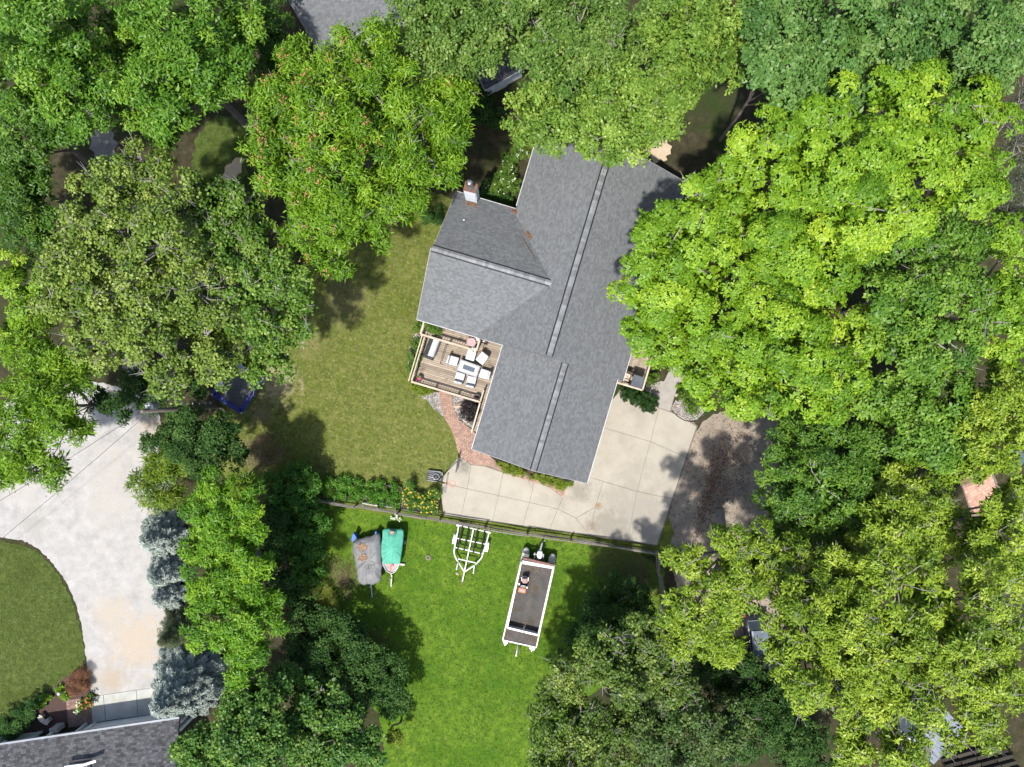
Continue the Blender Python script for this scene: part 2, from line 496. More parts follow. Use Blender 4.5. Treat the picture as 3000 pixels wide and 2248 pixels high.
g_soil = ground_mat('woodland_soil', [(0.3, (0.020, 0.018, 0.010)), (0.5, (0.034, 0.031, 0.016)), (0.72, (0.06, 0.05, 0.032))], 1.6,
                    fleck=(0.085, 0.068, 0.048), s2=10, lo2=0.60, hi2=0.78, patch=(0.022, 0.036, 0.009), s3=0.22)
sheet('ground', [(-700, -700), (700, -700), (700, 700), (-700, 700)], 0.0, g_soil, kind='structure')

g_lawn = ground_mat('dry_lawn', [(0.32, (0.056, 0.080, 0.013)), (0.5, (0.092, 0.110, 0.022)), (0.68, (0.140, 0.142, 0.042))], 1.7,
                    fleck=(0.22, 0.205, 0.10), s2=5.0, lo2=0.55, hi2=0.78, patch=(0.075, 0.098, 0.014), s3=0.30,
                    spots=[(at(815, 1120), 1.9, (0.27, 0.23, 0.135)), (at(760, 1210), 1.1, (0.16, 0.14, 0.07)), (at(745, 1330), 1.6, (0.10, 0.085, 0.045)),
                           (at(1010, 880), 2.2, (0.135, 0.13, 0.05)), (at(900, 1000), 1.5, (0.14, 0.135, 0.05))],
                    bs=26, bstr=0.8, stripes=(R(106.5), 0.57, (0.165, 0.165, 0.062), 0.42))
g_front = ground_mat('lush_lawn', [(0.30, (0.036, 0.080, 0.007)), (0.5, (0.070, 0.128, 0.010)), (0.70, (0.125, 0.190, 0.020))], 1.5,
                     fleck=(0.10, 0.165, 0.022), s2=9, lo2=0.50, hi2=0.9, patch=(0.042, 0.100, 0.006), s3=0.30, lo3=0.45, hi3=0.62, bs=24, bstr=0.9,
                     spots=[(at(1850, 1690), 2.8, (0.085, 0.068, 0.035)), (at(1790, 1640), 1.6, (0.075, 0.078, 0.025)), (at(1010, 1690), 1.5, (0.095, 0.085, 0.04)), (at(1100, 1880), 1.2, (0.07, 0.075, 0.02))])
g_strip = ground_mat('rough_grass', [(0.3, (0.05, 0.075, 0.010)), (0.5, (0.085, 0.11, 0.018)), (0.7, (0.13, 0.135, 0.035))], 1.6,
                     fleck=(0.22, 0.20, 0.09), s2=8, lo2=0.62, hi2=0.8, bs=24, bstr=0.9)
g_nlawn = ground_mat('neighbour_lawn', [(0.32, (0.026, 0.044, 0.008)), (0.5, (0.048, 0.072, 0.014)), (0.68, (0.085, 0.108, 0.028))], 2.2,
                     fleck=(0.12, 0.125, 0.045), s2=6, lo2=0.55, hi2=0.82, patch=(0.036, 0.056, 0.010), s3=0.4, bs=24, bstr=0.9)
g_gravel = ground_mat('white_gravel', [(0.3, (0.225, 0.217, 0.205)), (0.5, (0.285, 0.276, 0.262)), (0.7, (0.340, 0.331, 0.315))], 1.1,
                      fleck=(0.15, 0.145, 0.138), s2=11, lo2=0.58, hi2=0.8, patch=(0.30, 0.282, 0.255), s3=0.16, bs=22, bstr=0.55,
                      spots=[(at(400, 1880), 2.6, (0.315, 0.27, 0.212)), (at(330, 1800), 1.8, (0.305, 0.272, 0.226)), (at(445, 1240), 1.2, (0.29, 0.248, 0.197)), (at(330, 1990), 1.3, (0.28, 0.238, 0.188)), (at(90, 1530), 1.2, (0.25, 0.24, 0.22))])
g_asphalt = ground_mat('old_asphalt', [(0.3, (0.155, 0.135, 0.108)), (0.5, (0.20, 0.172, 0.138)), (0.7, (0.255, 0.215, 0.168))], 1.2,
                       fleck=(0.075, 0.052, 0.036), s2=4.2, lo2=0.56, hi2=0.72, patch=(0.30, 0.25, 0.19), s3=0.42, lo3=0.52, hi3=0.70, bs=30, bstr=0.5,
                       spots=[(at(2150, 1380), 0.9, (0.30, 0.26, 0.19)), (at(2180, 1340), 0.6, (0.30, 0.25, 0.17))])
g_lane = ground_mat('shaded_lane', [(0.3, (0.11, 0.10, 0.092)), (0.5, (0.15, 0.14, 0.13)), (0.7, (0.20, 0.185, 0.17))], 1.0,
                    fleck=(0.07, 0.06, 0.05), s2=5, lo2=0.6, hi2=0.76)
g_sand = ground_mat('bare_sand', [(0.3, (0.34, 0.265, 0.18)), (0.7, (0.43, 0.345, 0.245))], 2.0, fleck=(0.22, 0.17, 0.11), s2=8, lo2=0.62, hi2=0.78)

def patch(name, px, z, mat, it=2, amp=0.06, step=0.15, seed=1):
    poly = smooth_poly(pxpoly(px), it) if it else pxpoly(px)
    if amp > 0: poly = jitter_poly(poly, step, amp, seed)
    return sheet(name, poly, z, mat, kind='structure')

patch('back_lawn', [(1060, 560), (1330, 560), (1420, 690), (1300, 930), (1262, 1150), (1300, 1180), (1330, 1270), (1350, 1345), (1315, 1400), (1300, 1480), (1060, 1470), (900, 1420), (700, 1440), (600, 1330), (640, 1160), (760, 1010), (800, 880), (930, 720)], 0.004, g_lawn)
patch('front_lawn', [(920, 1420), (960, 1478), (1300, 1528), (1600, 1575), (1945, 1625), (1950, 1800), (1830, 1960), (1650, 2100), (1650, 2330), (1050, 2330), (1150, 2150), (1000, 1950), (880, 1800), (860, 1600)], 0.008, g_front, it=1)
patch('verge_grass', [(1262, 1480), (1296, 1500), (1612, 1548), (1925, 1590), (1955, 1500), (1975, 1560), (1950, 1640), (1930, 1632), (1600, 1580), (1290, 1532), (1050, 1495), (960, 1478), (960, 1440), (1100, 1440)], 0.012, g_strip, it=0)
patch('side_lawn', [(640, 330), (720, 360), (740, 470), (700, 560), (620, 570), (560, 500), (580, 380)], 0.004, g_nlawn, amp=0.22, step=0.2)
patch('sand_patch', [(655, 500), (690, 462), (716, 466), (712, 495), (690, 520), (668, 540), (640, 545), (636, 525)], 0.008, g_sand, it=0, amp=0.16, step=0.25)
patch('bare_earth', [(1890, 430), (1930, 405), (1960, 400), (1965, 440), (1955, 470), (1925, 470), (1905, 475)], 0.006, g_sand, it=0, amp=0.2, step=0.25)
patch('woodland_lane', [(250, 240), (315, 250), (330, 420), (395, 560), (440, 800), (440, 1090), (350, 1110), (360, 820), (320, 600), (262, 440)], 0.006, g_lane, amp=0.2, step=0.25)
patch('gravel_drive', [(-160, 1390), (-60, 1230), (130, 1110), (330, 1120), (480, 1200), (465, 1330), (450, 1500), (470, 1750), (520, 1900), (500, 2050), (430, 2030), (262, 2046), (256, 1960), (246, 1870), (226, 1770), (180, 1680), (110, 1600), (30, 1572), (-160, 1580)], 0.010, g_gravel, amp=0.05)
patch('neighbour_lawn', [(-200, 1575), (0, 1585), (95, 1600), (165, 1672), (218, 1770), (243, 1875), (250, 1950), (190, 1990), (110, 2050), (0, 2150), (-200, 2170)], 0.016, g_nlawn, amp=0.09)
patch('mulch_bed', [(175, 1995), (235, 1958), (262, 1990), (268, 2040), (196, 2052), (204, 2135), (60, 2160), (60, 2120), (110, 2060)], 0.020, M['mulch'], amp=0.05)
patch('asphalt_lane', [(2035, 1255), (2110, 1200), (2260, 1190), (2300, 1300), (2260, 1480), (2270, 1700), (2310, 1900), (2300, 1990), (2180, 2010), (2090, 1960), (2010, 1800), (1960, 1640), (1930, 1600), (1985, 1420)], 0.008, g_asphalt, it=1)

# ------------------------------------------------------------------ concrete driveway of separate slabs
g_conc = ground_mat('driveway_concrete', [(0.30, (0.250, 0.230, 0.188)), (0.5, (0.280, 0.258, 0.214)), (0.70, (0.305, 0.282, 0.237))], 0.9,
                    fleck=(0.24, 0.215, 0.17), s2=6, lo2=0.60, hi2=0.85, patch=(0.215, 0.197, 0.165), s3=0.30, lo3=0.53, hi3=0.75, bs=45, bstr=0.2, rough=0.9,
                    spots=[(at(1753, 1481), 0.35, (0.20, 0.115, 0.045)), (at(1740, 1541), 0.55, (0.15, 0.095, 0.060)), (at(1884, 1541), 0.42, (0.13, 0.105, 0.075)), (at(1360, 1368), 0.7, (0.17, 0.158, 0.13)),
                           (at(1700, 1440), 1.0, (0.19, 0.175, 0.145)), (at(1850, 1500), 3.2, (0.235, 0.218, 0.185)), (at(1780, 1545), 1.8, (0.20, 0.185, 0.155))])
M['conc'] = g_conc
drive = structure('driveway', 'pale concrete driveway of jointed slabs around the garage')
sheet('joint_bed', pxpoly([(1345, 1336), (1440, 1360), (1560, 1395), (1700, 1400), (1815, 1140), (1960, 1180), (2000, 1200), (2044, 1250), (1926, 1600), (1610, 1552), (1300, 1510), (1294, 1450), (1298, 1400)]), 0.02, M['brick_joint'], drive)
def uvpx(u, v):
    p = uv(u, v); return (p.x * FPX / CAM_H + 1500, 1124 - p.y * FPX / CAM_H)
slabs = [
 [(1345, 1338), (1380, 1362), (1369, 1432), (1296, 1416), (1300, 1398), (1318, 1368)],
 [(1380, 1362), (1420, 1366), (1474, 1385), (1460, 1452), (1369, 1432)],
 [(1474, 1385), (1565, 1412), (1551, 1472), (1460, 1452)],
 [(1565, 1412), (1611, 1428), (1649, 1458), (1634, 1491), (1551, 1472)],
 [(1296, 1416), (1369, 1432), (1350, 1516), (1300, 1508), (1293, 1455)],
 [(1369, 1432), (1460, 1452), (1442, 1529), (1350, 1516)],
 [(1460, 1452), (1551, 1472), (1531, 1541), (1442, 1529)],
 [(1551, 1472), (1634, 1491), (1610, 1552), (1531, 1541)],
 [(1649, 1458), (1660, 1420), (1687, 1386), (1767, 1410), (1744, 1486), (1687, 1518), (1634, 1491)],
 [(1634, 1491), (1687, 1518), (1728, 1569), (1610, 1552)],
 [(1687, 1518), (1744, 1486), (1728, 1569)],
]
top_l, top_m, top_r = (1812, 1150), (1930, 1196), (2040, 1250)
a0 = uvpx(1.2, 6.4); a1 = uvpx(1.2, 11.0); a2 = (2009, 1340)
b0 = uvpx(5.0, 6.4); b1 = uvpx(5.0, 8.5); b2 = uvpx(5.0, 11.1); b3 = (1969, 1462)
slabs += [
 [top_l, top_m, a1, a0], [top_m, (1965, 1208), (2000, 1222), top_r, a2, a1],
 [a0, a1, b2, b1, b0], [a1, a2, b3, b2],
 [b1, b2, (1838, 1584), (1728, 1569), (1744, 1486)], [b2, b3, (1924, 1597), (1838, 1584)],
]
rr = random.Random(3)
for s in slabs:
    poly = pxpoly(s)
    c = sum(poly, Vector((0, 0))) / len(poly)
    poly = [p + (c - p).normalized() * 0.016 for p in poly]
    MB().prism(poly, -0.05, 0.05 + rr.uniform(-0.004, 0.004), tint=rr.random()).build('slab', M['conc'], drive)
# the walk from the porch to the driveway
walk = structure('porch_walk', 'grey concrete walk with a round step leading to the porch')
sheet('walk_slab', pxpoly([(1925, 1165), (1948, 1110), (2000, 1060), (2030, 1080), (1985, 1130), (1962, 1205), (1930, 1195)]), 0.075, M['conc_grey'], walk, thick=0.1)
rp = [at(1953 + 27 * math.cos(t), 1140 + 25 * math.sin(t)) for t in [i * math.pi / 10 for i in range(20)]]
MB().prism([(p.x, p.y) for p in rp], 0.0, 0.125).build('round_step', M['conc_grey'], walk)
sheet('walk_slab', pxpoly([(1944, 1118), (1960, 1085), (2010, 1045), (2035, 1070), (1990, 1112), (1976, 1132)]), 0.15, M['conc_grey'], walk, thick=0.12)
# neighbour's drive and brick patio
ndrive = structure('neighbour_driveway', 'green stained concrete apron in front of the lower left house')
for s in [[(266, 2042), (303, 2036), (310, 2112), (272, 2118)], [(304, 2036), (400, 2022), (404, 2098), (311, 2111)], [(401, 2022), (470, 2012), (470, 2090), (405, 2098)]]:
    MB().prism([p for p in pxpoly(s)], -0.05, 0.045, tint=rr.random()).build('slab', M['conc_wet'], ndrive, bevel=0.012)

def grid_pavers(parent, name, quad, nu, nv, mat, z0, z1, rnd, gap=0.006, limit=300, bond=True):
    A, B, C, D = [Vector(q) for q in quad]
    k = 0; rest = MB()
    for j in range(nv):
        off = 0.5 if (bond and j % 2) else 0.0
        for i in range(nu + (1 if off else 0)):
            s0 = max(0, (i - off) / nu); s1 = min(1, (i + 1 - off) / nu)
            if s1 - s0 < 0.02: continue
            f = lambda s, t: (A * (1 - s) + B * s) * (1 - t) + (D * (1 - s) + C * s) * t
            q = [f(s0, j / nv), f(s1, j / nv), f(s1, (j + 1) / nv), f(s0, (j + 1) / nv)]
            c = sum(q, Vector((0, 0))) / 4
            q = [p + (c - p).normalized() * gap for p in q]
            zz = z1 + rnd.uniform(-0.005, 0.005)
            if k < limit: MB().prism(q, z0, zz, tint=rnd.random()).build(name, mat, parent)
            else: rest.prism(q, z0, zz, tint=rnd.random())
            k += 1
    if rest.v: rest.build(name, mat, parent, kind='stuff')
npat = structure('neighbour_patio', 'small dark red brick patio beside the neighbour driveway')
sheet('paver_bed', pxpoly([(194, 2052), (267, 2040), (274, 2120), (201, 2132)]), 0.021, M['brick_joint'], npat)
grid_pavers(npat, 'paver', pxpoly([(196, 2053), (265, 2041), (272, 2118), (203, 2129)]), 9, 16, M['dark_paver'], 0.0, 0.05, random.Random(5), gap=0.005)
spat = structure('salmon_terrace', 'salmon brick terrace glimpsed under the trees at the right edge')
sheet('paver_bed', pxpoly([(2808, 1398), (2900, 1368), (2935, 1440), (2915, 1500), (2848, 1518)]), 0.01, M['brick_joint'], spat)
grid_pavers(spat, 'paver', pxpoly([(2812, 1402), (2898, 1374), (2928, 1460), (2850, 1512)]), 12, 12, pm('salmon_paver', (0.42, 0.25, 0.18), (0.34, 0.19, 0.14), 0.85, 7, 4, tint=0.2), 0.0, 0.05, random.Random(6))

# ------------------------------------------------------------------ curved brick path round the garage
path = structure('brick_path', 'curving red brick path from the deck round the garage corner')
left = [(1285, 1147), (1291, 1187), (1301, 1222), (1320, 1255), (1332, 1285), (1340, 1317), (1351, 1340), (1371, 1356), (1402, 1364), (1437, 1366), (1467, 1381), (1510, 1397), (1562, 1413), (1611, 1429), (1649, 1459)]
right = [(1323, 1152), (1327, 1187), (1340, 1219), (1359, 1242), (1386, 1262), (1398, 1284), (1404, 1300), (1412, 1314), (1424, 1328), (1441, 1341), (1470, 1366), (1513, 1384), (1565, 1400), (1620, 1418), (1662, 1430)]
def spline(pts, n):
    out = []
    P = [Vector(p) for p in pts]
    for i in range(len(P) - 1):
        p0 = P[max(i - 1, 0)]; p1 = P[i]; p2 = P[i + 1]; p3 = P[min(i + 2, len(P) - 1)]
        for k in range(n):
            t = k / n
            out.append(0.5 * ((2 * p1) + (p2 - p0) * t + (2 * p0 - 5 * p1 + 4 * p2 - p3) * t * t + (3 * p1 - p0 - 3 * p2 + p3) * t ** 3))
    out.append(P[-1])
    return out
Ls = [at(p.x, p.y).to_2d() for p in spline(left, 12)]
Rs = [at(p.x, p.y).to_2d() for p in spline(right, 12)]
sheet('path_bed', Ls + Rs[::-1], 0.022, M['brick_joint'], path)
mid = [(a + b) / 2 for a, b in zip(Ls, Rs)]
cum = [0.0]
for i in range(1, len(mid)):
    cum.append(cum[-1] + max((mid[i] - mid[i - 1]).length, 0.75 * (Ls[i] - Ls[i - 1]).length))
def along(line, s):
    i = min(max(np.searchsorted(cum, s) - 1, 0), len(cum) - 2)
    t = (s - cum[i]) / max(1e-6, cum[i + 1] - cum[i])
    return line[i] * (1 - t) + line[i + 1] * t
rows = int(cum[-1] / 0.165)
rnd = random.Random(11); kcount = 0; rest = MB()
for j in range(rows):
    s0, s1 = cum[-1] * j / rows, cum[-1] * (j + 1) / rows
    l0, l1, r0, r1 = along(Ls, s0), along(Ls, s1), along(Rs, s0), along(Rs, s1)
    w = (l0 - r0).length
    n = max(2, round(w / 0.165)); off = 0.5 if j % 2 else 0.0
    for i in range(n + (1 if off else 0)):
        a = max(0, (i - off) / n); b = min(1, (i + 1 - off) / n)
        q = [l0.lerp(r0, a), l0.lerp(r0, b), l1.lerp(r1, b), l1.lerp(r1, a)]
        c = sum(q, Vector((0, 0))) / 4
        q = [p + (c - p).normalized() * 0.014 for p in q]
        zz = 0.062 + rnd.uniform(-0.006, 0.006)
        if kcount < 300: MB().prism(q, 0.0, zz, tint=rnd.random()).build('paver', M['brick'], path)
        else: rest.prism(q, 0.0, zz, tint=rnd.random())
        kcount += 1
rest.build('paver', M['brick'], path, kind='stuff')

# ------------------------------------------------------------------ roofs of real shingles
def shingle_mesh(P0, A, Rn, L, run, z0, z1, rng, expo=0.14, wmin=0.13, wmax=0.25, h=0.018, lift=0.0):
    """Courses of separate tabs on the slope that starts at eave corner P0, runs along A (length L) and climbs along Rn (run) from z0 to z1."""
    slope = math.hypot(run, z1 - z0)
    up = (Rn * run + Vector((0, 0, z1 - z0))) / slope
    nrm = A.cross(up)
    if nrm.z < 0: nrm = -nrm
    ncourse = int(math.ceil(slope / expo))
    vs = []; fs = []; ts = []
    A_ = np.array(A); up_ = np.array(up); n_ = np.array(nrm); P_ = np.array(P0)
    for j in range(ncourse):
        t0 = j * expo; t1 = min(slope, t0 + expo * 1.12)
        if t1 - t0 < 0.02: continue
        s = -rng.uniform(0, wmax)
        while s < L:
            w = rng.uniform(wmin, wmax)
            a, b = max(0.0, s) + 0.003, min(L, s + w) - 0.003
            s += w
            if b - a < 0.02: continue
            hh = h * (0.35 + 1.1 * rng.random()) + lift
            base = len(vs)
            for (ss, tt, nn) in ((a, t0, 0.002 + lift), (b, t0, 0.002 + lift), (a, t0, hh), (b, t0, hh), (a, t1, 0.004 + lift), (b, t1, 0.004 + lift)):
                vs.append(P_ + A_ * ss + up_ * tt + n_ * nn)
            fs += [(base, base + 1, base + 3, base + 2), (base + 2, base + 3, base + 5, base + 4), (base, base + 2, base + 4), (base + 1, base + 5, base + 3)]
            tv = 0.5 + (rng.random() - 0.5) * 1.0
            ts += [tv] * 4
    mb = MB(); mb.v = [tuple(v) for v in vs]; mb.f = fs; mb.t = ts
    return mb

def roof_slope(house, P0, A, Rn, L, run, z0, z1, rng, mat='shingle', fascia=True, edges=(True, True)):
    """One roof slope: a slab, its shingles, a white drip edge at the eave and along the rakes."""
    up = (Rn * run + Vector((0, 0, z1 - z0)))
    nrm = A.cross(up).normalized()
    if nrm.z < 0: nrm = -nrm
    P0 = Vector(P0); th = 0.14
    q = [P0, P0 + A * L, P0 + A * L + up, P0 + up]
    mb = MB()
    mb.add([p - nrm * th for p in q] + q, [(3, 2, 1, 0), (4, 5, 6, 7), (0, 1, 5, 4), (1, 2, 6, 5), (2, 3, 7, 6), (3, 0, 4, 7)])
    ro = mb.build('roof', M['shingle'] if mat == 'shingle' else M[mat], house)
    shingle_mesh(P0, A, Rn, L, run, z0, z1, rng).build('shingles', M[mat], ro, kind='stuff', recalc=False)
    if fascia:
        e = MB()
        e.bar(P0 - Rn * 0.03 - Vector((0, 0, 0.05)), P0 + A * L - Rn * 0.03 - Vector((0, 0, 0.05)), 0.05, 0.12)
        e.build('gutter', M['gutter'], ro)
    for on, s, sg in ((edges[0], 0.0, -1), (edges[1], L, 1)):
        if not on: continue
        tr = MB()
        tr.bar(P0 + A * (s + sg * 0.012) - nrm * 0.07, P0 + A * (s + sg * 0.012) + up - nrm * 0.07, 0.02, 0.13)
        tr.build('rake_trim', M['gutter'], ro)

    return ro

def ridge_caps(house, p, q, sl1, sl2, d1, d2, rng, width=0.34, lift=0.07, vent=True):
    """Ridge: black vent strip and separate cap shingles bent over it. sl1/sl2 fall per metre to each side, d1/d2 the horizontal directions."""
    p = Vector(p); q = Vector(q); d = (q - p).normalized(); L = (q - p).length
    up = Vector((0, 0, 1))
    hw = width / 2
    if vent:
        def prof(o, lf, w):
            return [o + d1 * w + up * (lf - sl1 * w), o + up * lf, o + d2 * w + up * (lf - sl2 * w)]
        a = prof(p, lift - 0.025, hw + 0.085); b = prof(q, lift - 0.025, hw + 0.085)
        lo_a = [x - up * 0.05 for x in a]; lo_b = [x - up * 0.05 for x in b]
        MB().add(a + b + lo_a + lo_b, [(0, 1, 4, 3), (1, 2, 5, 4), (6, 9, 10, 7), (7, 10, 11, 8), (0, 3, 9, 6), (2, 8, 11, 5), (0, 6, 7, 1), (1, 7, 8, 2), (3, 4, 10, 9), (4, 5, 11, 10)]).build('ridge_vent', M['black_plastic'], house)
    n = max(1, int(L / 0.21))
    for i in range(n):
        s0 = L * i / n; s1 = L * (i + 1) / n + 0.03
        l0 = lift + 0.012 + 0.012; l1 = lift + 0.006
        o0 = p + d * s0; o1 = p + d * min(s1, L)
        vs = []
        for o, l in ((o0, l0), (o1, l1)):
            vs += [o + d1 * hw + up * (l - sl1 * hw), o + up * l, o + d2 * hw + up * (l - sl2 * hw)]
        vs += [v - up * 0.014 for v in vs]
        fs = [(0, 1, 4, 3), (1, 2, 5, 4), (0, 3, 9, 6), (2, 8, 11, 5), (0, 6, 7, 1), (1, 7, 8, 2), (6, 9, 10, 7), (7, 10, 11, 8)]
        MB().add(vs, fs, tint=rng.random() ** 1.4).build('ridge_cap', M['shingle_cap'], house)

house = thing('house', 'long grey shingled house with wing and attached garage in the clearing', 'house', uv(-5, 1.5))
rng = random.Random(21)
nU = -U
# main block: ridge z 6.7 at v 1.79, left eave 3.2 at v -3.18, right eave 3.0 at v 7.67 (north part) and 7.3 (south part)
ZR, VR = 6.7, 1.788
ml = roof_slope(house, uv(-2.35, -3.184, 3.2), nU, V, 14.5, VR + 3.184, 3.2, ZR, rng, edges=(False, True), fascia=False)
MB().bar(uv(-11.9, -3.22, 3.15), uv(-16.85, -3.22, 3.15), 0.05, 0.12).build('gutter', M['gutter'], ml)
roof_slope(house, uv(-10.4, 7.666, 3.0), nU, -V, 6.45, 7.666 - VR, 3.0, ZR, rng, edges=(False, True))
zs = 3.0 + (7.666 - 7.31) * (ZR - 3.0) / (7.666 - VR)
roof_slope(house, uv(-2.35, 7.31, zs), nU, -V, 8.05, 7.31 - VR, zs, ZR, rng, edges=(False, False))
# wing: ridge z 5.9 at u -7.02
WU, WZ = -7.02, 5.9
roof_slope(house, uv(-2.40, -7.62, 3.0), V, nU, 8.35, 7.02 - 2.40, 3.0, WZ, rng, edges=(True, False))
roof_slope(house, uv(-11.70, -7.50, 3.0), V, U, 8.2, 11.70 - 7.02, 3.0, WZ, rng, edges=(True, False))
# garage: ridge z 5.5 at v 2.99
GZ, GV = 5.5, 2.99
roof_slope(house, uv(5.13, -1.366, 3.3), nU, V, 7.80, GV + 1.366, 3.3, GZ, rng, edges=(True, False))
roof_slope(house, uv(5.13, 6.916, 3.3), nU, -V, 7.80, 6.916 - GV, 3.3, GZ, rng, edges=(True, False))
sL = (ZR - 3.2) / (VR + 3.184); sR = (ZR - 3.0) / (7.666 - VR)
ridge_caps(house, uv(-2.40, VR, ZR), uv(-16.8, VR, ZR), sL, sR, -V, V, rng)
sw = (WZ - 3.0) / 4.62
ridge_caps(house, uv(WU, -7.55, WZ), uv(WU, 0.62, WZ), sw, sw, U, nU, rng)
ridge_caps(house, uv(5.11, GV, GZ), uv(-2.28, GV, GZ), (GZ - 3.3) / (GV + 1.366), (GZ - 3.3) / (6.916 - GV), -V, V, rng)
# walls under the eaves, with gables
def gable_walls(poly_uv, zfun, name='wall'):
    mb = MB()
    n = len(poly_uv)
    bot = [uv(u, v, -0.1) for u, v in poly_uv]; top = [uv(u, v, zfun(u, v)) for u, v in poly_uv]
    mb.add(bot + top, [(i, (i + 1) % n, n + (i + 1) % n, n + i) for i in range(n)])
    return mb.build(name, M['siding'], house)
def zm(u, v): return (3.2 + sL * (v + 3.184) if v < VR else 3.0 + sR * (7.666 - v)) - 0.17
gable_walls([(-2.75, -2.8), (-2.75, VR), (-2.75, 6.8), (-10.4, 6.8), (-10.4, 7.2), (-16.4, 7.2), (-16.4, VR), (-16.4, -2.8)], zm)
MB().add([uv(-2.38, -2.3, 2.6), uv(-2.38, 6.6, 2.6), uv(-2.38, 6.6, zm(0, 6.6)), uv(-2.38, VR, zm(0, VR)), uv(-2.38, -2.3, zm(0, -2.3))], [(0, 1, 2, 3, 4)]).build('gable_cladding', M['siding_grey'], house, recalc=False)
def zw(u, v): return WZ - sw * abs(u - WU) - 0.17
gable_walls([(-2.85, -7.2), (-2.85, -2.9), (-11.3, -2.9), (-11.3, -7.2), (WU, -7.2)], zw)
def zg(u, v): return (3.3 + (GZ - 3.3) / (GV + 1.366) * (v + 1.366) if v < GV else 3.3 + (GZ - 3.3) / (6.916 - GV) * (6.916 - v)) - 0.17
gable_walls([(-2.72, -0.95), (4.85, -0.95), (4.85, GV), (4.85, 6.55), (-2.72, 6.55)], zg)
for u0 in (1.1, 3.4):                                                   # garage doors towards the driveway
    gd = MB().box(uv(u0, 6.57, 1.1), (2.1, 0.06, 2.2), rz=HZ + math.pi / 2).build('garage_door', M['white_paint'], house)
    for k in range(4):
        MB().box(uv(u0, 6.61, 0.3 + 0.53 * k), (2.0, 0.03, 0.46), rz=HZ + math.pi / 2).build('door_panel', M['white_paint'], gd)
for (u, v, w, ax) in ((-2.83, -5.2, 1.6, 'v'), (-5.0, -7.23, 1.3, 'u'), (-9.2, -7.23, 1.2, 'u'), (-13.5, -2.83, 1.4, 'u'), (-13.2, 7.23, 1.3, 'u'), (-8.0, 6.83, 1.3, 'u'), (4.88, 1.2, 1.0, 'v')):
    rz = HZ if ax == 'v' else HZ + math.pi / 2
    wf = MB().box(uv(u, v, 1.75), (w + 0.14, 0.07, 1.24), rz=rz).build('window', M['white_paint'], house)
    MB().box(uv(u, v, 1.75), (w, 0.10, 1.1), rz=rz).build('pane', M['glass'], wf)
# chimney chase with rusty cap and flue
chim = MB().prism([at(1357.6, 557.4, 5.8).to_2d(), at(1392.3, 566, 5.8).to_2d(), at(1398.8, 541, 5.8).to_2d(), at(1364.5, 532, 5.8).to_2d()], 2.2, 5.78).build('chimney', M['siding'], house)
cq = [at(1356.6, 558.6, 5.8), at(1393.3, 567.4, 5.8), at(1400.2, 540, 5.8), at(1363.4, 530.8, 5.8)]
cc = sum(cq, Vector()) / 4
MB().prism([p.to_2d() for p in cq], 5.76, 5.83).build('chimney_cap', M['rust'], chim)
for a, b in ((0, 1), (1, 2)):
    p, q = cq[a].lerp(cc, 0.05), cq[b].lerp(cc, 0.05)
    MB().bar(Vector((p.x, p.y, 4.9)).lerp(Vector((q.x, q.y, 4.9)), 0.04), Vector((p.x, p.y, 4.9)).lerp(Vector((q.x, q.y, 4.9)), 0.96), 0.05, 1.75).build('trim_panel', M['siding'], chim)
fl = MB().lathe([(0.26, 0.02), (0.25, 0.12), (0.17, 0.26), (0.165, 0.75)], (cc.x, cc.y, 5.82), 20).build('flue', M['steel'], chim, smooth=True)
MB().lathe([(0.19, 0.70), (0.225, 0.72), (0.225, 1.02), (0.20, 1.08), (0.215, 1.10), (0.10, 1.17)], (cc.x, cc.y, 5.82), 20).build('flue_cap', M['steel'], chim, smooth=True)
vp = at(1360, 648, 4.0)
vb = MB().lathe([(0.13, -0.2), (0.10, 0.12), (0.09, 0.2)], vp, 14).build('vent_pipe', M['black_plastic'], house, smooth=True)
MB().lathe([(0.05, 0.1), (0.05, 0.34), (0.035, 0.34)], vp, 12).build('pipe_end', M['white_paint'], vb)
# dry leaves caught on the roof
def litter(name, cpx, z_fun, n, rx, ry, rot, parent, mat, seed, size=0.05, thick=0.02):
    r2 = random.Random(seed); mb = MB()
    for i in range(n):
        a = r2.gauss(0, 0.42) * rx; b = r2.gauss(0, 0.42) * ry
        x = a * math.cos(rot) - b * math.sin(rot); y = a * math.sin(rot) + b * math.cos(rot)
        p = Vector((cpx.x + x, cpx.y + y, 0)); p.z = z_fun(p) + r2.uniform(0.012, thick + 0.02)
        t = r2.uniform(0, 6.28); s = size * r2.uniform(0.5, 1.3)
        d = Vector((math.cos(t), math.sin(t), r2.uniform(-.4, .4))); e = Vector((-math.sin(t), math.cos(t), r2.uniform(-.4, .4)))
        mb.add([p - d * s, p + e * s * .5 + Vector((0, 0, .01)), p + d * s, p - e * s * .5], [(0, 1, 2, 3)], tint=r2.random())
    return mb.build(name, mat, parent, kind='stuff', recalc=False)
def z_wing(p):
    u = p.x * U.x + p.y * U.y; v = p.x * V.x + p.y * V.y
    return max(WZ - sw * abs(u - WU), 3.2 + sL * (v + 3.184) if v > -3.2 else -9) + 0.02
litter('leaf_litter', at(1380, 598, 3.5), z_wing, 420, 0.42, 0.14, HZ, house, M['roof_litter'], 1)
litter('leaf_litter', at(1507, 617, 3.4), z_wing, 320, 0.25, 0.14, HZ - 0.5, house, M['roof_litter'], 2)
litter('leaf_litter', at(1549, 688, 4.4), z_wing, 320, 0.32, 0.13, HZ - 0.75, house, M['roof_litter'], 3)
litter('leaf_litter', at(1545, 720, 4.6), z_wing, 260, 1.3, 0.05, HZ - 0.78, house, M['wood_dark'], 4, size=0.04)
tw = MB()
r2 = random.Random(8)
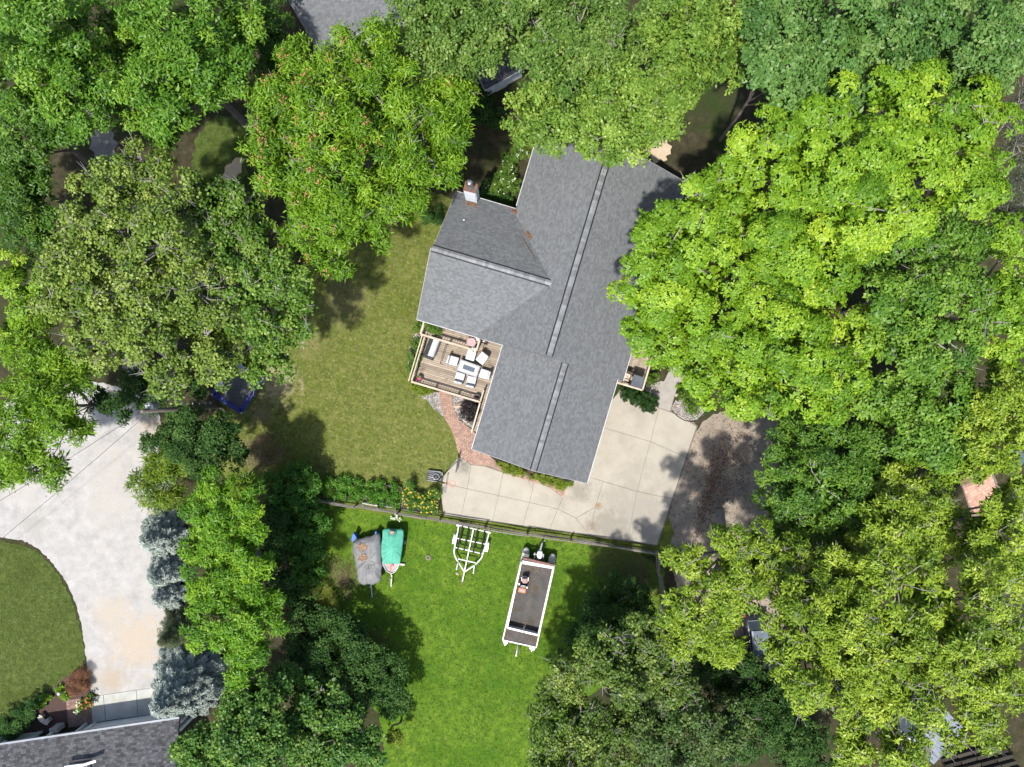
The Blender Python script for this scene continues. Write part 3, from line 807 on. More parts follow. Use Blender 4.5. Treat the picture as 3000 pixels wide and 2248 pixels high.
for c in ((1385, 612), (1373, 616), (1533, 668)):
    o = at(c[0], c[1], 3.7); o.z = z_wing(o) + 0.03
    for k in range(5):
        t = r2.uniform(0, 6.28); e = o + Vector((math.cos(t), math.sin(t), 0)) * r2.uniform(.2, .5); e.z = z_wing(e) + 0.04
        m_ = (o + e) / 2 + Vector((r2.uniform(-.08, .08), r2.uniform(-.08, .08), .02))
        tw.tube([o, m_, e], [.010, .008, .005], 5)
tw.build('fallen_twig', M['bark_pale'], house)

# ------------------------------------------------------------------ wooden deck
DZ = 0.75                                             # deck floor
deck = thing('deck', 'weathered wooden deck with railings in the corner between wing and garage', 'deck', uv(0, -4, 0))
def planks(u0, u1, v0, v1, z, w=0.14, along_v=True, name='plank', zfun=None, cut=None):
    n = int((u1 - u0) / w) if along_v else int((v1 - v0) / w)
    rr = random.Random(int(u0 * 100 + v0 * 10))
    for i in range(n):
        if along_v:
            a = u0 + (u1 - u0) * i / n + 0.008; b = u0 + (u1 - u0) * (i + 1) / n - 0.008
            c0, c1 = v0, v1
            q = [uv(a, c0), uv(b, c0), uv(b, c1), uv(a, c1)]
        else:
            a = v0 + (v1 - v0) * i / n + 0.004; b = v0 + (v1 - v0) * (i + 1) / n - 0.004
            q = [uv(u0, a), uv(u1, a), uv(u1, b), uv(u0, b)]
        zz = [z + rr.uniform(-0.004, 0.004)] * 4
        if zfun: zz = [zfun(p) for p in q]
        me = MB(); vs = [(p.x, p.y, k) for p, k in zip(q, zz)]; lo = [(p.x, p.y, k - 0.035) for p, k in zip(q, zz)]
        me.add(lo + vs, [(3, 2, 1, 0), (4, 5, 6, 7), (0, 1, 5, 4), (1, 2, 6, 5), (2, 3, 7, 6), (3, 0, 4, 7)], tint=rr.random())
        o = me.build(name, None, deck)
        o.data.materials.append(M['wood_deck'])
planks(-1.55, 1.96, -6.98, -1.02, DZ)                                   # main floor
planks(-2.95, -1.55, -7.25, -2.75, DZ + 0.28)                           # landing along the wing
planks(-2.75, -1.55, -2.75, -1.02, DZ)
def ramp_z(p):
    u = p.x * U.x + p.y * U.y
    return DZ - 0.02 - max(0.0, (u - 1.96)) / 2.2 * 0.58
planks(1.98, 4.15, -1.80, -0.98, 0, zfun=ramp_z)                        # ramp down along the garage
fr = MB()
fr.bar(uv(1.97, -7.0, DZ - 0.16), uv(1.97, -1.0, DZ - 0.16), 0.04, 0.24)
fr.bar(uv(-1.55, -7.0, DZ - 0.16), uv(1.97, -7.0, DZ - 0.16), 0.04, 0.24)
fr.bar(uv(-1.53, -7.2, DZ + 0.10), uv(-1.53, -2.75, DZ + 0.10), 0.03, 0.26)
fr.bar(uv(-2.9, -7.27, DZ + 0.10), uv(-1.5, -7.27, DZ + 0.10), 0.04, 0.26)
for u in (-1.3, 0.3, 1.8):
    for v in (-6.85, -4.9, -2.9, -1.2): fr.box(uv(u, v, 0.3), (0.1, 0.1, 0.7), rz=HZ)
fr.build('deck_frame', M['wood_dark'], deck)
bal_mesh = None; RAILN = [0]
def railing(a, b, z, h=0.95, cap=0.13, spacing=0.185, posts=True, bal_off=0.0, lower=True, z2=None):
    """Posts, lower rail, cap rail and single balusters from a to b (plan points)."""
    global bal_mesh
    a = Vector(a); b = Vector(b); z2 = z if z2 is None else z2
    a.z = z; b.z = z2
    d = (b - a); L = d.length; d.normalize()
    side = Vector((-d.y, d.x, 0)).normalized()
    up = Vector((0, 0, 1))
    RAILN[0] += 1; jz = up * (0.0032 * RAILN[0])
    MB().bar(a + up * h + jz, b + up * h + jz, cap, 0.04, tint=random.random()).build('cap_rail', M['wood_rail'], deck)
    MB().bar(a + up * (h - 0.09), b + up * (h - 0.09), 0.04, 0.09, tint=random.random()).build('rail', M['wood_rail'], deck)
    if lower: MB().bar(a + up * 0.12, b + up * 0.12, 0.04, 0.07, tint=random.random()).build('rail', M['wood_rail'], deck)
    if posts:
        k = max(1, round(L / 1.7))
        for i in range(k + 1):
            p = a.lerp(b, i / k); p += d * (0.05 if i == 0 else (-0.05 if i == k else 0))
            MB().box(p + up * (h / 2 - 0.03), (0.09, 0.09, h - 0.02), rz=math.atan2(d.y, d.x)).build('post', M['wood_rail'], deck)
    n = int(L / spacing)
    for i in range(n):
        p = a.lerp(b, (i + 0.5) / n) + side * bal_off
        if bal_mesh is None:
            mb = MB().box((0, 0, 0), (0.035, 0.035, 0.80), rz=HZ)
            o = mb.build('baluster', M['wood_rail'], None)
            o.parent = deck; BASE[o.name] = base_of(deck); bal_mesh = o.data
        else:
            o = bpy.data.objects.new('baluster', bal_mesh); COL.objects.link(o); o.parent = deck
        o.location = p + up * 0.48 - base_of(deck)
railing(uv(1.92, -6.93), uv(1.92, -1.80), DZ, bal_off=-0.055)
railing(uv(-1.40, -6.93), uv(1.86, -6.93), DZ, cap=0.10)
ext = MB(); ext.bar(uv(-1.45, -7.13, DZ + 0.93), uv(1.95, -7.13, DZ + 0.93), 0.07, 0.05); ext.build('cap_rail', M['wood_rail'], deck)
for u in (-1.4, 0.25, 1.9): MB().box(uv(u, -7.13, DZ / 2 + 0.45), (0.08, 0.08, DZ + 0.9), rz=HZ).build('post', M['wood_rail'], deck)
railing(uv(-1.50, -7.22), uv(-1.50, -3.08), DZ + 0.28, h=0.98, cap=0.15, bal_off=0.05)
railing(uv(-2.45, -7.22), uv(-1.52, -7.22), DZ + 0.28, h=0.98, cap=0.14)
railing(uv(-2.30, -3.08), uv(-1.52, -3.08), DZ + 0.28, h=0.98, cap=0.12)
railing(uv(1.02, -1.80), uv(1.90, -1.80), DZ, cap=0.09)
railing(uv(1.96, -1.80), uv(4.22, -1.80), DZ, cap=0.10, z2=0.14)

# ------------------------------------------------------------------ things on the deck
def make_chair():
    t = thing('patio_chair', 'x', 'chair', (0, 0, 0), 'white covered chairs round the fire table')
    f = MB()
    for x in (-0.29, 0.29):
        for y in (-0.30, 0.30): f.box((x, y, 0.17), (0.045, 0.045, 0.34))
        f.box((x, 0, 0.335), (0.05, 0.66, 0.04))
    f.build('frame', M['charcoal'], t)
    MB().box((0, -0.045, 0.44), (0.60, 0.64, 0.20)).build('seat_cover', M['white_cover'], t, bevel=0.05, seg=3, smooth=True)
    b = MB()
    rows_ = []
    for y, z, w in ((0.20, 0.36, 0.61), (0.19, 0.62, 0.60), (0.24, 0.92, 0.55), (0.33, 0.95, 0.54), (0.375, 0.80, 0.57), (0.37, 0.36, 0.61)):
        rows_.append([(-w / 2, y, z), (w / 2, y, z)])
    vs = [p for r_ in rows_ for p in r_]; n = len(rows_)
    fs = [(2 * i, 2 * i + 1, (2 * i + 3) % (2 * n), (2 * i + 2) % (2 * n)) for i in range(n)] + [tuple(2 * i for i in range(n)), tuple(2 * i + 1 for i in range(n))]
    b.add(vs, fs).build('back_cover', M['white_cover'], t, bevel=0.04, seg=3, smooth=True)
    MB().box((0, 0.30, 0.955), (0.05, 0.04, 0.012)).build('tab', M['table_edge'], t)
    return t
chair0 = make_chair()
def aim(px, py, z): return at(px, py, z)
chairs = [  # px, py, facing angle of the backrest (0 = back towards +y), scale, label
    (1326, 1057, HZ + R(90), 'white covered patio chair at the grill end of the fire table'),
    (1380, 1040, HZ + R(0), 'white covered patio chair beside the mosaic bistro table'),
    (1413, 1049.5, HZ - R(22), 'white covered patio chair set askew in the deck corner nearest the house roof'),
    (1421, 1097, HZ - R(90), 'white covered patio chair between the fire table and the garage roof edge'),
    (1346, 1108, HZ + R(180), 'white covered patio chair on the lower table side, farther from the garage'),
    (1380, 1119, HZ + R(183), 'white covered patio chair on the lower table side, nearest the empty black pot'),
]
for i, (px, py, a, lab) in enumerate(chairs):
    c = chair0 if i == 0 else dup(chair0)
    p = at(px, py, DZ + 0.5); p.z = DZ
    c.location = p; c.rotation_euler = (0, 0, a); c.scale = (1.1, 1.08, 1.0); c['label'] = lab

tp = at(1372.7, 1079.5, DZ + 0.68); tp.z = DZ
ft = thing('fire_table', 'rectangular grey fire pit table with a dark glass insert', 'table', tp)
def lbox(c, size, name, mat, parent, o, rz, bevel=0.0, seg=1):
    Mx = Matrix.Rotation(rz, 3, 'Z')
    return MB().box(Vector(o) + Mx @ Vector(c), size, rz=rz).build(name, mat, parent, bevel=bevel, seg=seg)
tr_ = HZ - R(3)
lbox((0, 0, 0.31), (1.30, 0.62, 0.60), 'base', M['table_edge'], ft, tp, tr_, 0.02)
lbox((0, 0, 0.65), (1.56, 0.88, 0.06), 'table_top', M['table_edge'], ft, tp, tr_, 0.015)
lbox((0, 0, 0.684), (1.40, 0.72, 0.014), 'stone_inlay', M['table_stone'], ft, tp, tr_)
lbox((0, 0, 0.692), (1.27, 0.60, 0.012), 'border_line', M['table_edge'], ft, tp, tr_)
lbox((0, 0, 0.697), (1.24, 0.57, 0.014), 'stone_panel', M['table_stone'], ft, tp, tr_)
lbox((0.02, 0.0, 0.705), (0.86, 0.33, 0.018), 'glass_insert', M['blue_glass'], ft, tp, tr_)
MB().lathe([(0.035, 0), (0.035, 0.02)], tp + Vector((0.02, 0, 0.714)), 12).build('knob', M['charcoal'], ft)

gp = at(1266, 1019, DZ + 0.7); gp.z = DZ
gr = thing('covered_grill', 'large grill under a white and black cover in the deck corner', 'grill', gp)
gz = HZ + R(90) - R(4)                                # long axis along u
Mg = Matrix.Rotation(gz, 3, 'Z')
def gpt(x, y, z): return gp + Mg @ Vector((x, y, z))
prof = [(-0.34, 0.04), (-0.36, 0.72), (-0.33, 1.02), (-0.12, 1.13), (0.02, 1.12), (0.06, 1.09), (0.42, 0.72), (0.40, 0.04)]
def grill_strip(i0, i1, x0, x1):
    mb = MB(); xs = [x0 + (x1 - x0) * k / 4 for k in range(5)]
    vs = [gpt(x, prof[i][0], prof[i][1] - (0.03 if k in (1, 3) and 1 < i < 6 else 0)) for k, x in enumerate(xs) for i in range(i0, i1 + 1)]
    n = i1 - i0 + 1
    return mb.add(vs, [(k * n + i, k * n + i + 1, (k + 1) * n + i + 1, (k + 1) * n + i) for k in range(4) for i in range(n - 1)])
grill_strip(0, 5, -0.62, 0.62).build('white_panel', M['white_cover'], gr, recalc=False, smooth=True)
grill_strip(5, 7, -0.62, 0.62).build('black_panel', M['charcoal'], gr, recalc=False)
for sx in (-1, 1):
    e = [gpt(sx * 0.621, y, z) for y, z in prof]; o_ = [gpt(sx * (0.86 if sx < 0 else 0.70), y * 0.85, min(z, 0.80) * 0.95) for y, z in prof]
    m2 = MB(); n = len(prof)
    m2.add(e + o_, [(i, i + 1, n + i + 1, n + i) for i in range(n - 1)] + [tuple(n + i for i in range(n))])
    m2.build('black_end', M['charcoal'], gr)

rk = at(1298, 1038, DZ + 0.5); rk.z = DZ
rack = thing('towel_rail', 'thin black metal rail standing on bare deck boards beside the grill', 'rack', rk)
A_, B_ = at(1306.5, 1009, DZ + 0.5), at(1289.5, 1066, DZ + 0.5)
t = MB(); t.tube([A_, B_], 0.024, 6); t.build('top_bar', M['black_metal'], rack)
for p in (A_, B_):
    d = Vector((0.18, -0.05, 0))
    t = MB(); t.tube([p, Vector((p.x, p.y, DZ + 0.015))], 0.014, 6); t.tube([Vector((p.x, p.y, DZ + 0.015)) - d * .3, Vector((p.x, p.y, DZ + 0.015)) + d], 0.014, 6); t.build('foot', M['black_metal'], rack)

bp = at(1380.7, 1003.5, DZ + 1.0); bp.z = DZ + 0.28
bt = thing('bistro_table', 'small round bistro table with a pink mosaic top on the landing', 'table', bp)
MB().lathe([(0.325, 0), (0.33, 0.012), (0.33, 0.022), (0.31, 0.028)], bp + Vector((0, 0, 0.70)), 28).build('table_top', M['mosaic'], bt)
for r_ in (0.10, 0.20, 0.29):
    ring = [bp + Vector((r_ * math.cos(k * .3), r_ * math.sin(k * .3), 0.729)) for k in range(22)]
    MB().tube(ring, 0.008, 4).build('mosaic_ring', M['pink_vinyl'], bt)
for k in range(3):
    a = k * 2.1 + .4
    MB().tube([bp + Vector((.22 * math.cos(a), .22 * math.sin(a), .7)), bp + Vector((.06 * math.cos(a), .06 * math.sin(a), .35)), bp + Vector((.25 * math.cos(a), .25 * math.sin(a), 0))], 0.013, 6).build('leg', M['black_metal'], bt)
def bistro_chair(px, py, rz, mat, label):
    p = at(px, py, DZ + 0.7); p.z = DZ + 0.28
    c = thing('bistro_chair', label, 'chair', p, 'bistro chairs at the mosaic table')
    Mx = Matrix.Rotation(rz, 3, 'Z')
    def L(x, y, z): return p + Mx @ Vector((x, y, z))
    MB().box(L(0, 0, .45), (.38, .38, .035), rz=rz).build('seat', mat, c, bevel=.012)
    for x in (-.17, .17):
        MB().tube([L(x, -.17, .44), L(x * 1.1, -.2, 0)], .012, 6).build('leg', M['steel'], c)
        MB().tube([L(x, .2, 0), L(x, .18, .45), L(x * .9, .24, .88)], .012, 6).build('leg', M['steel'], c)
    for k in range(3): MB().bar(L(-.16, .2 + .014 * k, .6 + .12 * k), L(.16, .2 + .014 * k, .6 + .12 * k), .02, .07).build('back_slat', mat, c)
bistro_chair(1394.5, 993, HZ - R(40), M['white_metal'], 'white bistro chair squeezed between mosaic table and railing corner, by the roof edge')
bistro_chair(1387, 1022, HZ + R(160), M['white_metal'], 'white bistro chair below the mosaic table, against the long railing')
bistro_chair(1381.5, 988, HZ + R(5), M['wood_dark'], 'brown bistro chair half under the wing eave behind the mosaic table')

cp = at(1420, 1000.5, DZ + 0.3); cp.z = DZ
cr = thing('storage_crate', 'open black crate with white and brown things inside at the roof corner', 'crate', cp)
for (x, y, sx, sy) in ((-.2, 0, .03, .36), (.2, 0, .03, .36), (0, -.17, .40, .03), (0, .17, .40, .03)):
    lbox((x, y, .22), (sx, sy, .44), 'crate_side', M['black_plastic'], cr, cp, HZ)
lbox((0, 0, .03), (.38, .32, .03), 'crate_floor', M['black_plastic'], cr, cp, HZ)
lbox((-.06, .02, .2), (.16, .12, .26), 'white_bundle', M['white_cover'], cr, cp, HZ + .5, .03)
lbox((.09, -.03, .16), (.12, .16, .22), 'brown_bundle', M['brown_vinyl'], cr, cp, HZ + .2, .02)

# ------------------------------------------------------------------ split rail fence
fence = thing('split_rail_fence', 'weathered grey split rail fence between driveway and lower lawn', 'fence', at(1421, 1545))
fpx = [(920, 1463), (944, 1468), (1041, 1483), (1167, 1503), (1290, 1522), (1421, 1545), (1545, 1565), (1674, 1581), (1795, 1599), (1926, 1620), (1931, 1680), (1937, 1745), (1936, 1800), (1938, 1880)]
fr_ = random.Random(4)
fpts = [at(x * 1, y * 1, 0.55) for x, y in fpx]
for p in fpts: p.z = 0
for i, p in enumerate(fpts):
    if i == 0: continue
    MB().tube([p + Vector((0, 0, -.2)), p + Vector((fr_.uniform(-.03, .03), fr_.uniform(-.03, .03), 1.1)), p + Vector((0, 0, 1.16))], [.075, .065, .03], 7).build('post', M['wood_grey'], fence)
for i in range(len(fpts) - 1):
    a, b = fpts[i], fpts[i + 1]
    d = (b - a).normalized(); sd = Vector((-d.y, d.x, 0))
    for k, z in enumerate((0.36, 0.70, 1.02)):
        o0 = sd * fr_.uniform(-.07, .07); o1 = sd * fr_.uniform(-.07, .07)
        pa = a - d * .15 + o0 + Vector((0, 0, z + fr_.uniform(-.05, .05))); pb = b + d * .15 + o1 + Vector((0, 0, z + fr_.uniform(-.05, .05)))
        mm = pa.lerp(pb, .5) + Vector((0, 0, fr_.uniform(-.04, .02))) + sd * fr_.uniform(-.05, .05)
        MB().tube([pa, pa.lerp(mm, .5), mm, pb.lerp(mm, .5), pb], [.028, .052, .058, .05, .028], 5, tint=fr_.random()).build('rail', M['wood_grey'], fence)

# raised garden beds
def raised_bed(label, px, z=0.3):
    P = [at(x, y, z) for x, y in px]
    t = thing('raised_bed', label, 'garden bed', (sum(P, Vector()) / len(P)).to_2d().to_3d(), 'raised vegetable beds along the fence')
    for i in range(len(P)):
        a, b = P[i].copy(), P[(i + 1) % len(P)].copy(); a.z = b.z = z / 2
        MB().bar(a, b, 0.06, z, tint=random.random()).build('timber', M['wood_grey'], t)
    c = [p.to_2d() for p in P]; m_ = sum(c, Vector((0, 0))) / len(c)
    MB().prism([m_ + (q - m_) * .96 for q in c], 0, z - .06).build('soil', M['mulch'], t)
raised_bed('timber raised bed nearest the shrub thicket, filled with bright greens', [(952, 1402), (1056, 1412), (1052, 1470), (948, 1458)])
raised_bed('timber raised bed in the middle of the row with an exposed corner frame', [(1074, 1416), (1176, 1428), (1168, 1482), (1064, 1470)])
raised_bed('timber raised bed with yellow flowers nearest the driveway', [(1184, 1438), (1288, 1452), (1280, 1508), (1176, 1494)])
bench = thing('garden_bench', 'grey plank bench standing between bed and fence', 'bench', at(1110, 1480))
for (a, b, w) in (((1062, 1474), (1106, 1481), .16), ((1112, 1480), (1162, 1488), .14)):
    MB().bar(at(*a, .42), at(*b, .42), w, .05).build('plank', M['cream'], bench)
for q in ((1107, 1484), (1065, 1476), (1160, 1489)): MB().bar(at(*q, .2) - Vector((0, .16, 0)), at(*q, .2) + Vector((0, .12, 0)), .12, .42).build('leg', M['wood_grey'], bench)
pipe = thing('garden_border', 'pale wooden edging rail beneath the yellow flowers', 'edging', at(1220, 1493))
for a, b in (((1176, 1489), (1226, 1496)), ((1228, 1497), (1273, 1504))): MB().bar(at(*a, .2), at(*b, .2), .12, .1, tint=random.random()).build('board', M['wood_grey'], pipe)

# ------------------------------------------------------------------ basketball stand
hb = at(1264, 1402, 0.1); hb.z = 0
hoop = thing('basketball_hoop', 'portable basketball hoop with a black base on the lawn edge', 'basketball hoop', hb)
bq = [at(1253.5, 1377, .2), at(1292, 1382, .2), at(1297, 1390, .2), at(1294, 1411, .2), at(1248.5, 1407, .2)]
MB().prism([p.to_2d() for p in bq], 0.0, 0.17).build('base', M['poly_grey'], hoop, bevel=.05, seg=3, smooth=True)
for a, b in (((1252, 1388), (1272, 1391)), ((1251, 1394), (1271, 1397)), ((1250, 1400), (1270, 1403))):
    MB().tube([at(*a, .17), at(*b, .17)], .05, 8).build('moulded_rib', M['poly_grey'], hoop, smooth=True)
MB().tube([at(1254, 1378.5, .25), at(1290, 1383, .25), at(1296, 1387, .25), at(1296, 1395, .28)], .045, 8).build('edge_tube', M['poly_light'], hoop, smooth=True)
MB().tube([at(1249, 1407, .25), at(1282, 1411, .28)], .045, 8).build('edge_tube', M['poly_light'], hoop, smooth=True)
MB().tube([at(x, y, .3) for x, y in ((1270, 1391), (1276, 1388), (1283, 1391), (1288, 1398), (1285, 1403), (1277, 1405), (1270, 1402), (1268, 1396), (1270, 1391))], .035, 8, caps=False).build('hose_loop', M['poly_light'], hoop, smooth=True)
MB().lathe([(.0, 0), (.19, .02), (.15, .09), (.0, .13)], at(1278, 1397, .17), 14).build('fill_dome', M['poly_grey'], hoop, smooth=True)
pb_, pt_ = at(1281, 1410, .2), at(1302, 1415.5, 2.75)
pt_.z = 2.75
MB().tube([pb_, pb_.lerp(pt_, .5), pt_], .05, 10).build('pole', M['black_metal'], hoop, smooth=True)
MB().tube([pb_ + Vector((.16, .25, 0)), pb_.lerp(pt_, .45)], .028, 8).build('strut', M['black_metal'], hoop)
bl, br = at(1311, 1390, 3.35), at(1302.5, 1444.5, 3.35)
dirb = (br - bl).normalized()
bb0 = bl.copy(); bb1 = br.copy(); bb0.z = bb1.z = 2.9
MB().bar(bb0, bb1, .03, 1.0).build('backboard', M['acryl'], hoop)
for z in (2.38, 3.42):
    a, b = bb0.copy(), bb1.copy(); a.z = b.z = z
    MB().bar(a, b, .045, .045).build('board_frame', M['black_metal'], hoop)
for e in (bb0, bb1): MB().bar(Vector((e.x, e.y, 2.38)), Vector((e.x, e.y, 3.42)), .045, .045).build('board_frame', M['black_metal'], hoop)
mdl = (bb0 + bb1) / 2; mdl.z = 2.9
MB().tube([pt_, mdl], .045, 8).build('arm', M['steel'], hoop)
nb = Vector((-dirb.y, dirb.x, 0)).normalized()
if nb.x < 0: nb = -nb
hc = Vector((mdl.x, mdl.y, 3.02)) + nb * 0.42
MB().bar(Vector((mdl.x, mdl.y, 3.02)), Vector((mdl.x, mdl.y, 3.02)) + nb * .18, .14, .05).build('bracket', M['hoop'], hoop)
MB().tube([hc + Vector((.235 * math.cos(k * math.pi / 16), .235 * math.sin(k * math.pi / 16), 0)) for k in range(33)], .013, 6, caps=False).build('rim', M['hoop'], hoop)
net = MB()
for k in range(12):
    a = k * math.pi / 6
    for s in (-1, 1):
        net.tube([hc + Vector((.23 * math.cos(a), .23 * math.sin(a), 0)), hc + Vector((.17 * math.cos(a + s * .26), .17 * math.sin(a + s * .26), -.2)), hc + Vector((.12 * math.cos(a + s * .5), .12 * math.sin(a + s * .5), -.42))], .004, 4)
net.build('net', M['white_paint'], hoop)

# ------------------------------------------------------------------ porch on the driveway side
PZ = 0.55
pc = at(1850, 1110); pc.z = 0
porch = thing('porch', 'small wooden side porch with pale rails beside the driveway', 'porch', pc)
pu0, pu1, pv0, pv1 = -5.4, -2.22, 6.7, 9.1
for i in range(13):
    a = pv0 + (pv1 - pv0) * i / 13; b = pv0 + (pv1 - pv0) * (i + 1) / 13 - .008
    MB().prism([uv(pu0, a).to_2d(), uv(pu1, a).to_2d(), uv(pu1, b).to_2d(), uv(pu0, b).to_2d()], PZ - .035, PZ, tint=random.random()).build('plank', M['wood_deck'], porch)
for a, b in ((uv(pu1 + .02, pv0), uv(pu1 + .02, pv1)), (uv(pu1, pv1), uv(pu0 + 1.2, pv1))):
    for z, w in ((PZ + .92, .12), (PZ + .15, .05)):
        dz_ = .004 if a.z == 0 and (b - a).x > .5 else 0
        MB().bar(Vector((a.x, a.y, z + dz_)), Vector((b.x, b.y, z + dz_)), w, .045).build('rail', M['wood_rail'], porch)
    n = int((b - a).length / .13)
    for i in range(n + 1):
        p = a.lerp(b, i / n)
        MB().box((p.x, p.y, PZ + .47), (.035, .035, .9), rz=HZ).build('baluster', M['wood_rail'], porch)
MB().prism([uv(pu0, pv0).to_2d(), uv(pu1, pv0).to_2d(), uv(pu1, pv1).to_2d(), uv(pu0, pv1).to_2d()], 0, PZ - .06).build('skirt', M['wood_dark'], porch)
sc_ = at(1870, 1118, 2.3)
so = Vector((sc_.x, sc_.y, PZ))
shade = thing('shade_stand', 'black framed stand with a square dark grey fabric top on the porch', 'canopy', so)
th_ = HZ - R(2)
Ms = Matrix.Rotation(th_, 3, 'Z')
def sp(x, y, z): return so + Ms @ Vector((x, y, z))
S = .40
for x in (-S, S):
    for y in (-S, S): MB().tube([sp(x * 1.05, y * 1.05, 0), sp(x, y, 1.5)], .022, 6).build('post', M['black_metal'], shade)
for a, b in (((-S, -S), (S, -S)), ((S, -S), (S, S)), ((S, S), (-S, S)), ((-S, S), (-S, -S))): MB().tube([sp(a[0], a[1], 1.5), sp(b[0], b[1], 1.5)], .02, 6).build('top_bar', M['black_metal'], shade)
g = MB(); n = 8
vs = [sp(-S + 2 * S * i / n, -S + 2 * S * j / n, 1.53 - .05 * math.sin(math.pi * i / n) * math.sin(math.pi * j / n)) for j in range(n + 1) for i in range(n + 1)]
g.add(vs, [(j * (n + 1) + i, j * (n + 1) + i + 1, (j + 1) * (n + 1) + i + 1, (j + 1) * (n + 1) + i) for j in range(n) for i in range(n)])
g.build('fabric_top', M['slate'], shade, smooth=True)
for y in (-S, S): MB().bar(sp(-S, y, .45), sp(S, y, .45), .04, .3).build('side_panel', M['charcoal'], shade)
wp = at(1837, 1100, PZ + .5); wp.z = PZ
pch = thing('porch_chair', 'dark wooden porch chair with a patterned cushion beside the shade stand', 'chair', wp)
lbox((0, 0, .40), (.55, .5, .06), 'seat', M['wood_dark'], pch, wp, th_)
lbox((0, .25, .68), (.55, .06, .6), 'backrest', M['wood_dark'], pch, wp, th_)
for x in (-.25, .25):
    for y in (-.2, .22): lbox((x, y, .2), (.05, .05, .4), 'leg', M['wood_dark'], pch, wp, th_)
cu_ = MB().box(wp + Vector((.02, -.02, .49)), (.4, .36, .12), rz=th_).build('cushion', pm('patterned_cushion', (0.62, 0.55, 0.44), (0.22, 0.08, 0.05), 0.8, 9, 1, lo=.5, hi=.54), pch, bevel=.04, seg=2, smooth=True)
sp_ = at(1832, 1118, PZ + .3); sp_.z = PZ
stl = thing('slatted_stool', 'small slatted wooden stool below the porch chair', 'stool', sp_)
for k in range(4): lbox((-.15 + .1 * k, 0, .36), (.08, .38, .03), 'slat', M['wood_rail'], stl, sp_, th_)
for x in (-.15, .15):
    for y in (-.15, .15): lbox((x, y, .17), (.04, .04, .35), 'leg', M['wood_rail'], stl, sp_, th_)
lb_ = at(1840, 1089, PZ + .4); lb_.z = PZ
lam = thing('porch_lantern', 'round black lantern against the roof edge beside the porch chair', 'lantern', lb_)
MB().lathe([(.10, 0), (.12, .05), (.13, .3), (.07, .42), (.02, .5)], lb_, 12).build('body', M['black_metal'], lam)
MB().lathe([(.04, 0), (.04, .06)], lb_ + Vector((0, 0, .5)), 8).build('handle', M['black_metal'], lam)

# ------------------------------------------------------------------ boats and trailers on the lower lawn
def qa(x, y, z): return at(950 + x / 4.422, 1500 + y / 4.422, z)
def qb(x, y, z): return at(1400 + x / 3.685, 1500 + y / 3.685, z)
def resample(P, n):
    P = [Vector(p) for p in P]; L = [0]
    for i in range(len(P)): L.append(L[-1] + (P[(i + 1) % len(P)] - P[i]).length)
    out = []
    for k in range(n):
        s = L[-1] * k / n
        i = max(j for j in range(len(P)) if L[j] <= s + 1e-9)
        out.append(P[i].lerp(P[(i + 1) % len(P)], (s - L[i]) / max(1e-9, L[i + 1] - L[i])))
    return out
def cover(outline, n, zed, zlow, hfun, rings=9, seed=1, wr=0.02, inset=0.06):
    """A sheet draped over something: outline ring, skirt below it, rings towards the middle with heights hfun(p, t)."""
    rr = random.Random(seed); P = resample(outline, n)
    c = sum(P, Vector()) / n
    ph = [rr.uniform(0, 6.28) for _ in range(6)]
    def W(k, t): return wr * (math.sin(k * 2 * math.pi / n * 9 + ph[0]) + math.sin(k * 2 * math.pi / n * 17 + ph[1] + t * 3) * .7 + math.sin(k * 2 * math.pi / n * 5 + ph[2] - t * 5) * .8 + rr.uniform(-.5, .5))
    R_ = []
    for t, z in ((-inset * 1.3, zlow), (-inset * .3, (zlow + zed) / 2), (0, zed - .03)):
        R_.append([Vector((p.x + (p.x - c.x) * (t if z != zlow else t) * .5 + W(k, t) * .8, p.y + (p.y - c.y) * t * .5 + W(k, t + 1) * .8, z + (rr.uniform(-.05, .05) if z == zlow else 0))) for k, p in enumerate(P)])
    for i in range(1, rings):
        t = i / rings
        ring = []
        for k, p in enumerate(P):
            q = p.lerp(c, t ** 1.15)
            ring.append(Vector((q.x, q.y, hfun(q, t) + W(k, t) * (1 - t * .6) * 1.2)))
        R_.append(ring)
    mb = MB().rings(R_, cap0=False, cap1=True)
    return mb
# grey tarp boat
gb = qa(560, 640, 0); gb.z = 0
grey = thing('tarped_boat', 'boat on a trailer wrapped in a sagging grey tarp with dry leaves', 'boat', gb)
out_g = [qa(x, y, .85) for x, y in ((368, 395), (364, 470), (385, 600), (408, 720), (432, 860), (455, 915), (500, 960), (560, 942), (620, 940), (690, 922), (728, 885), (745, 830), (735, 770), (748, 715), (742, 610), (742, 500), (736, 400), (722, 320), (700, 275), (672, 262), (640, 300), (570, 325), (480, 345), (420, 360))]
ax0, ax1 = qa(560, 350, 0), qa(600, 950, 0)
def h_grey(q, t):
    d = (ax1 - ax0); s = max(0, min(1, (q - ax0).xy.dot(d.xy) / d.xy.length_squared))
    edge = min(1, t * 2.6)
    z = .85 + edge * (.30 - .10 * s)
    for cx, cy, dp, r in ((510, 455, .16, .30), (500, 600, .15, .28), (610, 720, .07, .4)):
        w = qa(cx, cy, 1.0); z -= dp * math.exp(-((q.x - w.x) ** 2 + (q.y - w.y) ** 2) / r ** 2)
    r_ = qa(560, 395, 1.1); z += .07 * math.exp(-((q - r_).xy.dot(d.xy.normalized()) / .12) ** 2)
    return z
cover(out_g, 72, .85, .38, h_grey, seed=3, wr=.032).build('tarp', M['tarp_grey'], grey, smooth=True)
litter('leaf_pile', qa(505, 455, 1.0), lambda p: h_grey(p, .6) + .02, 330, .34, .26, .3, grey, M['dry_leaf'], 5, size=.055, thick=.06)
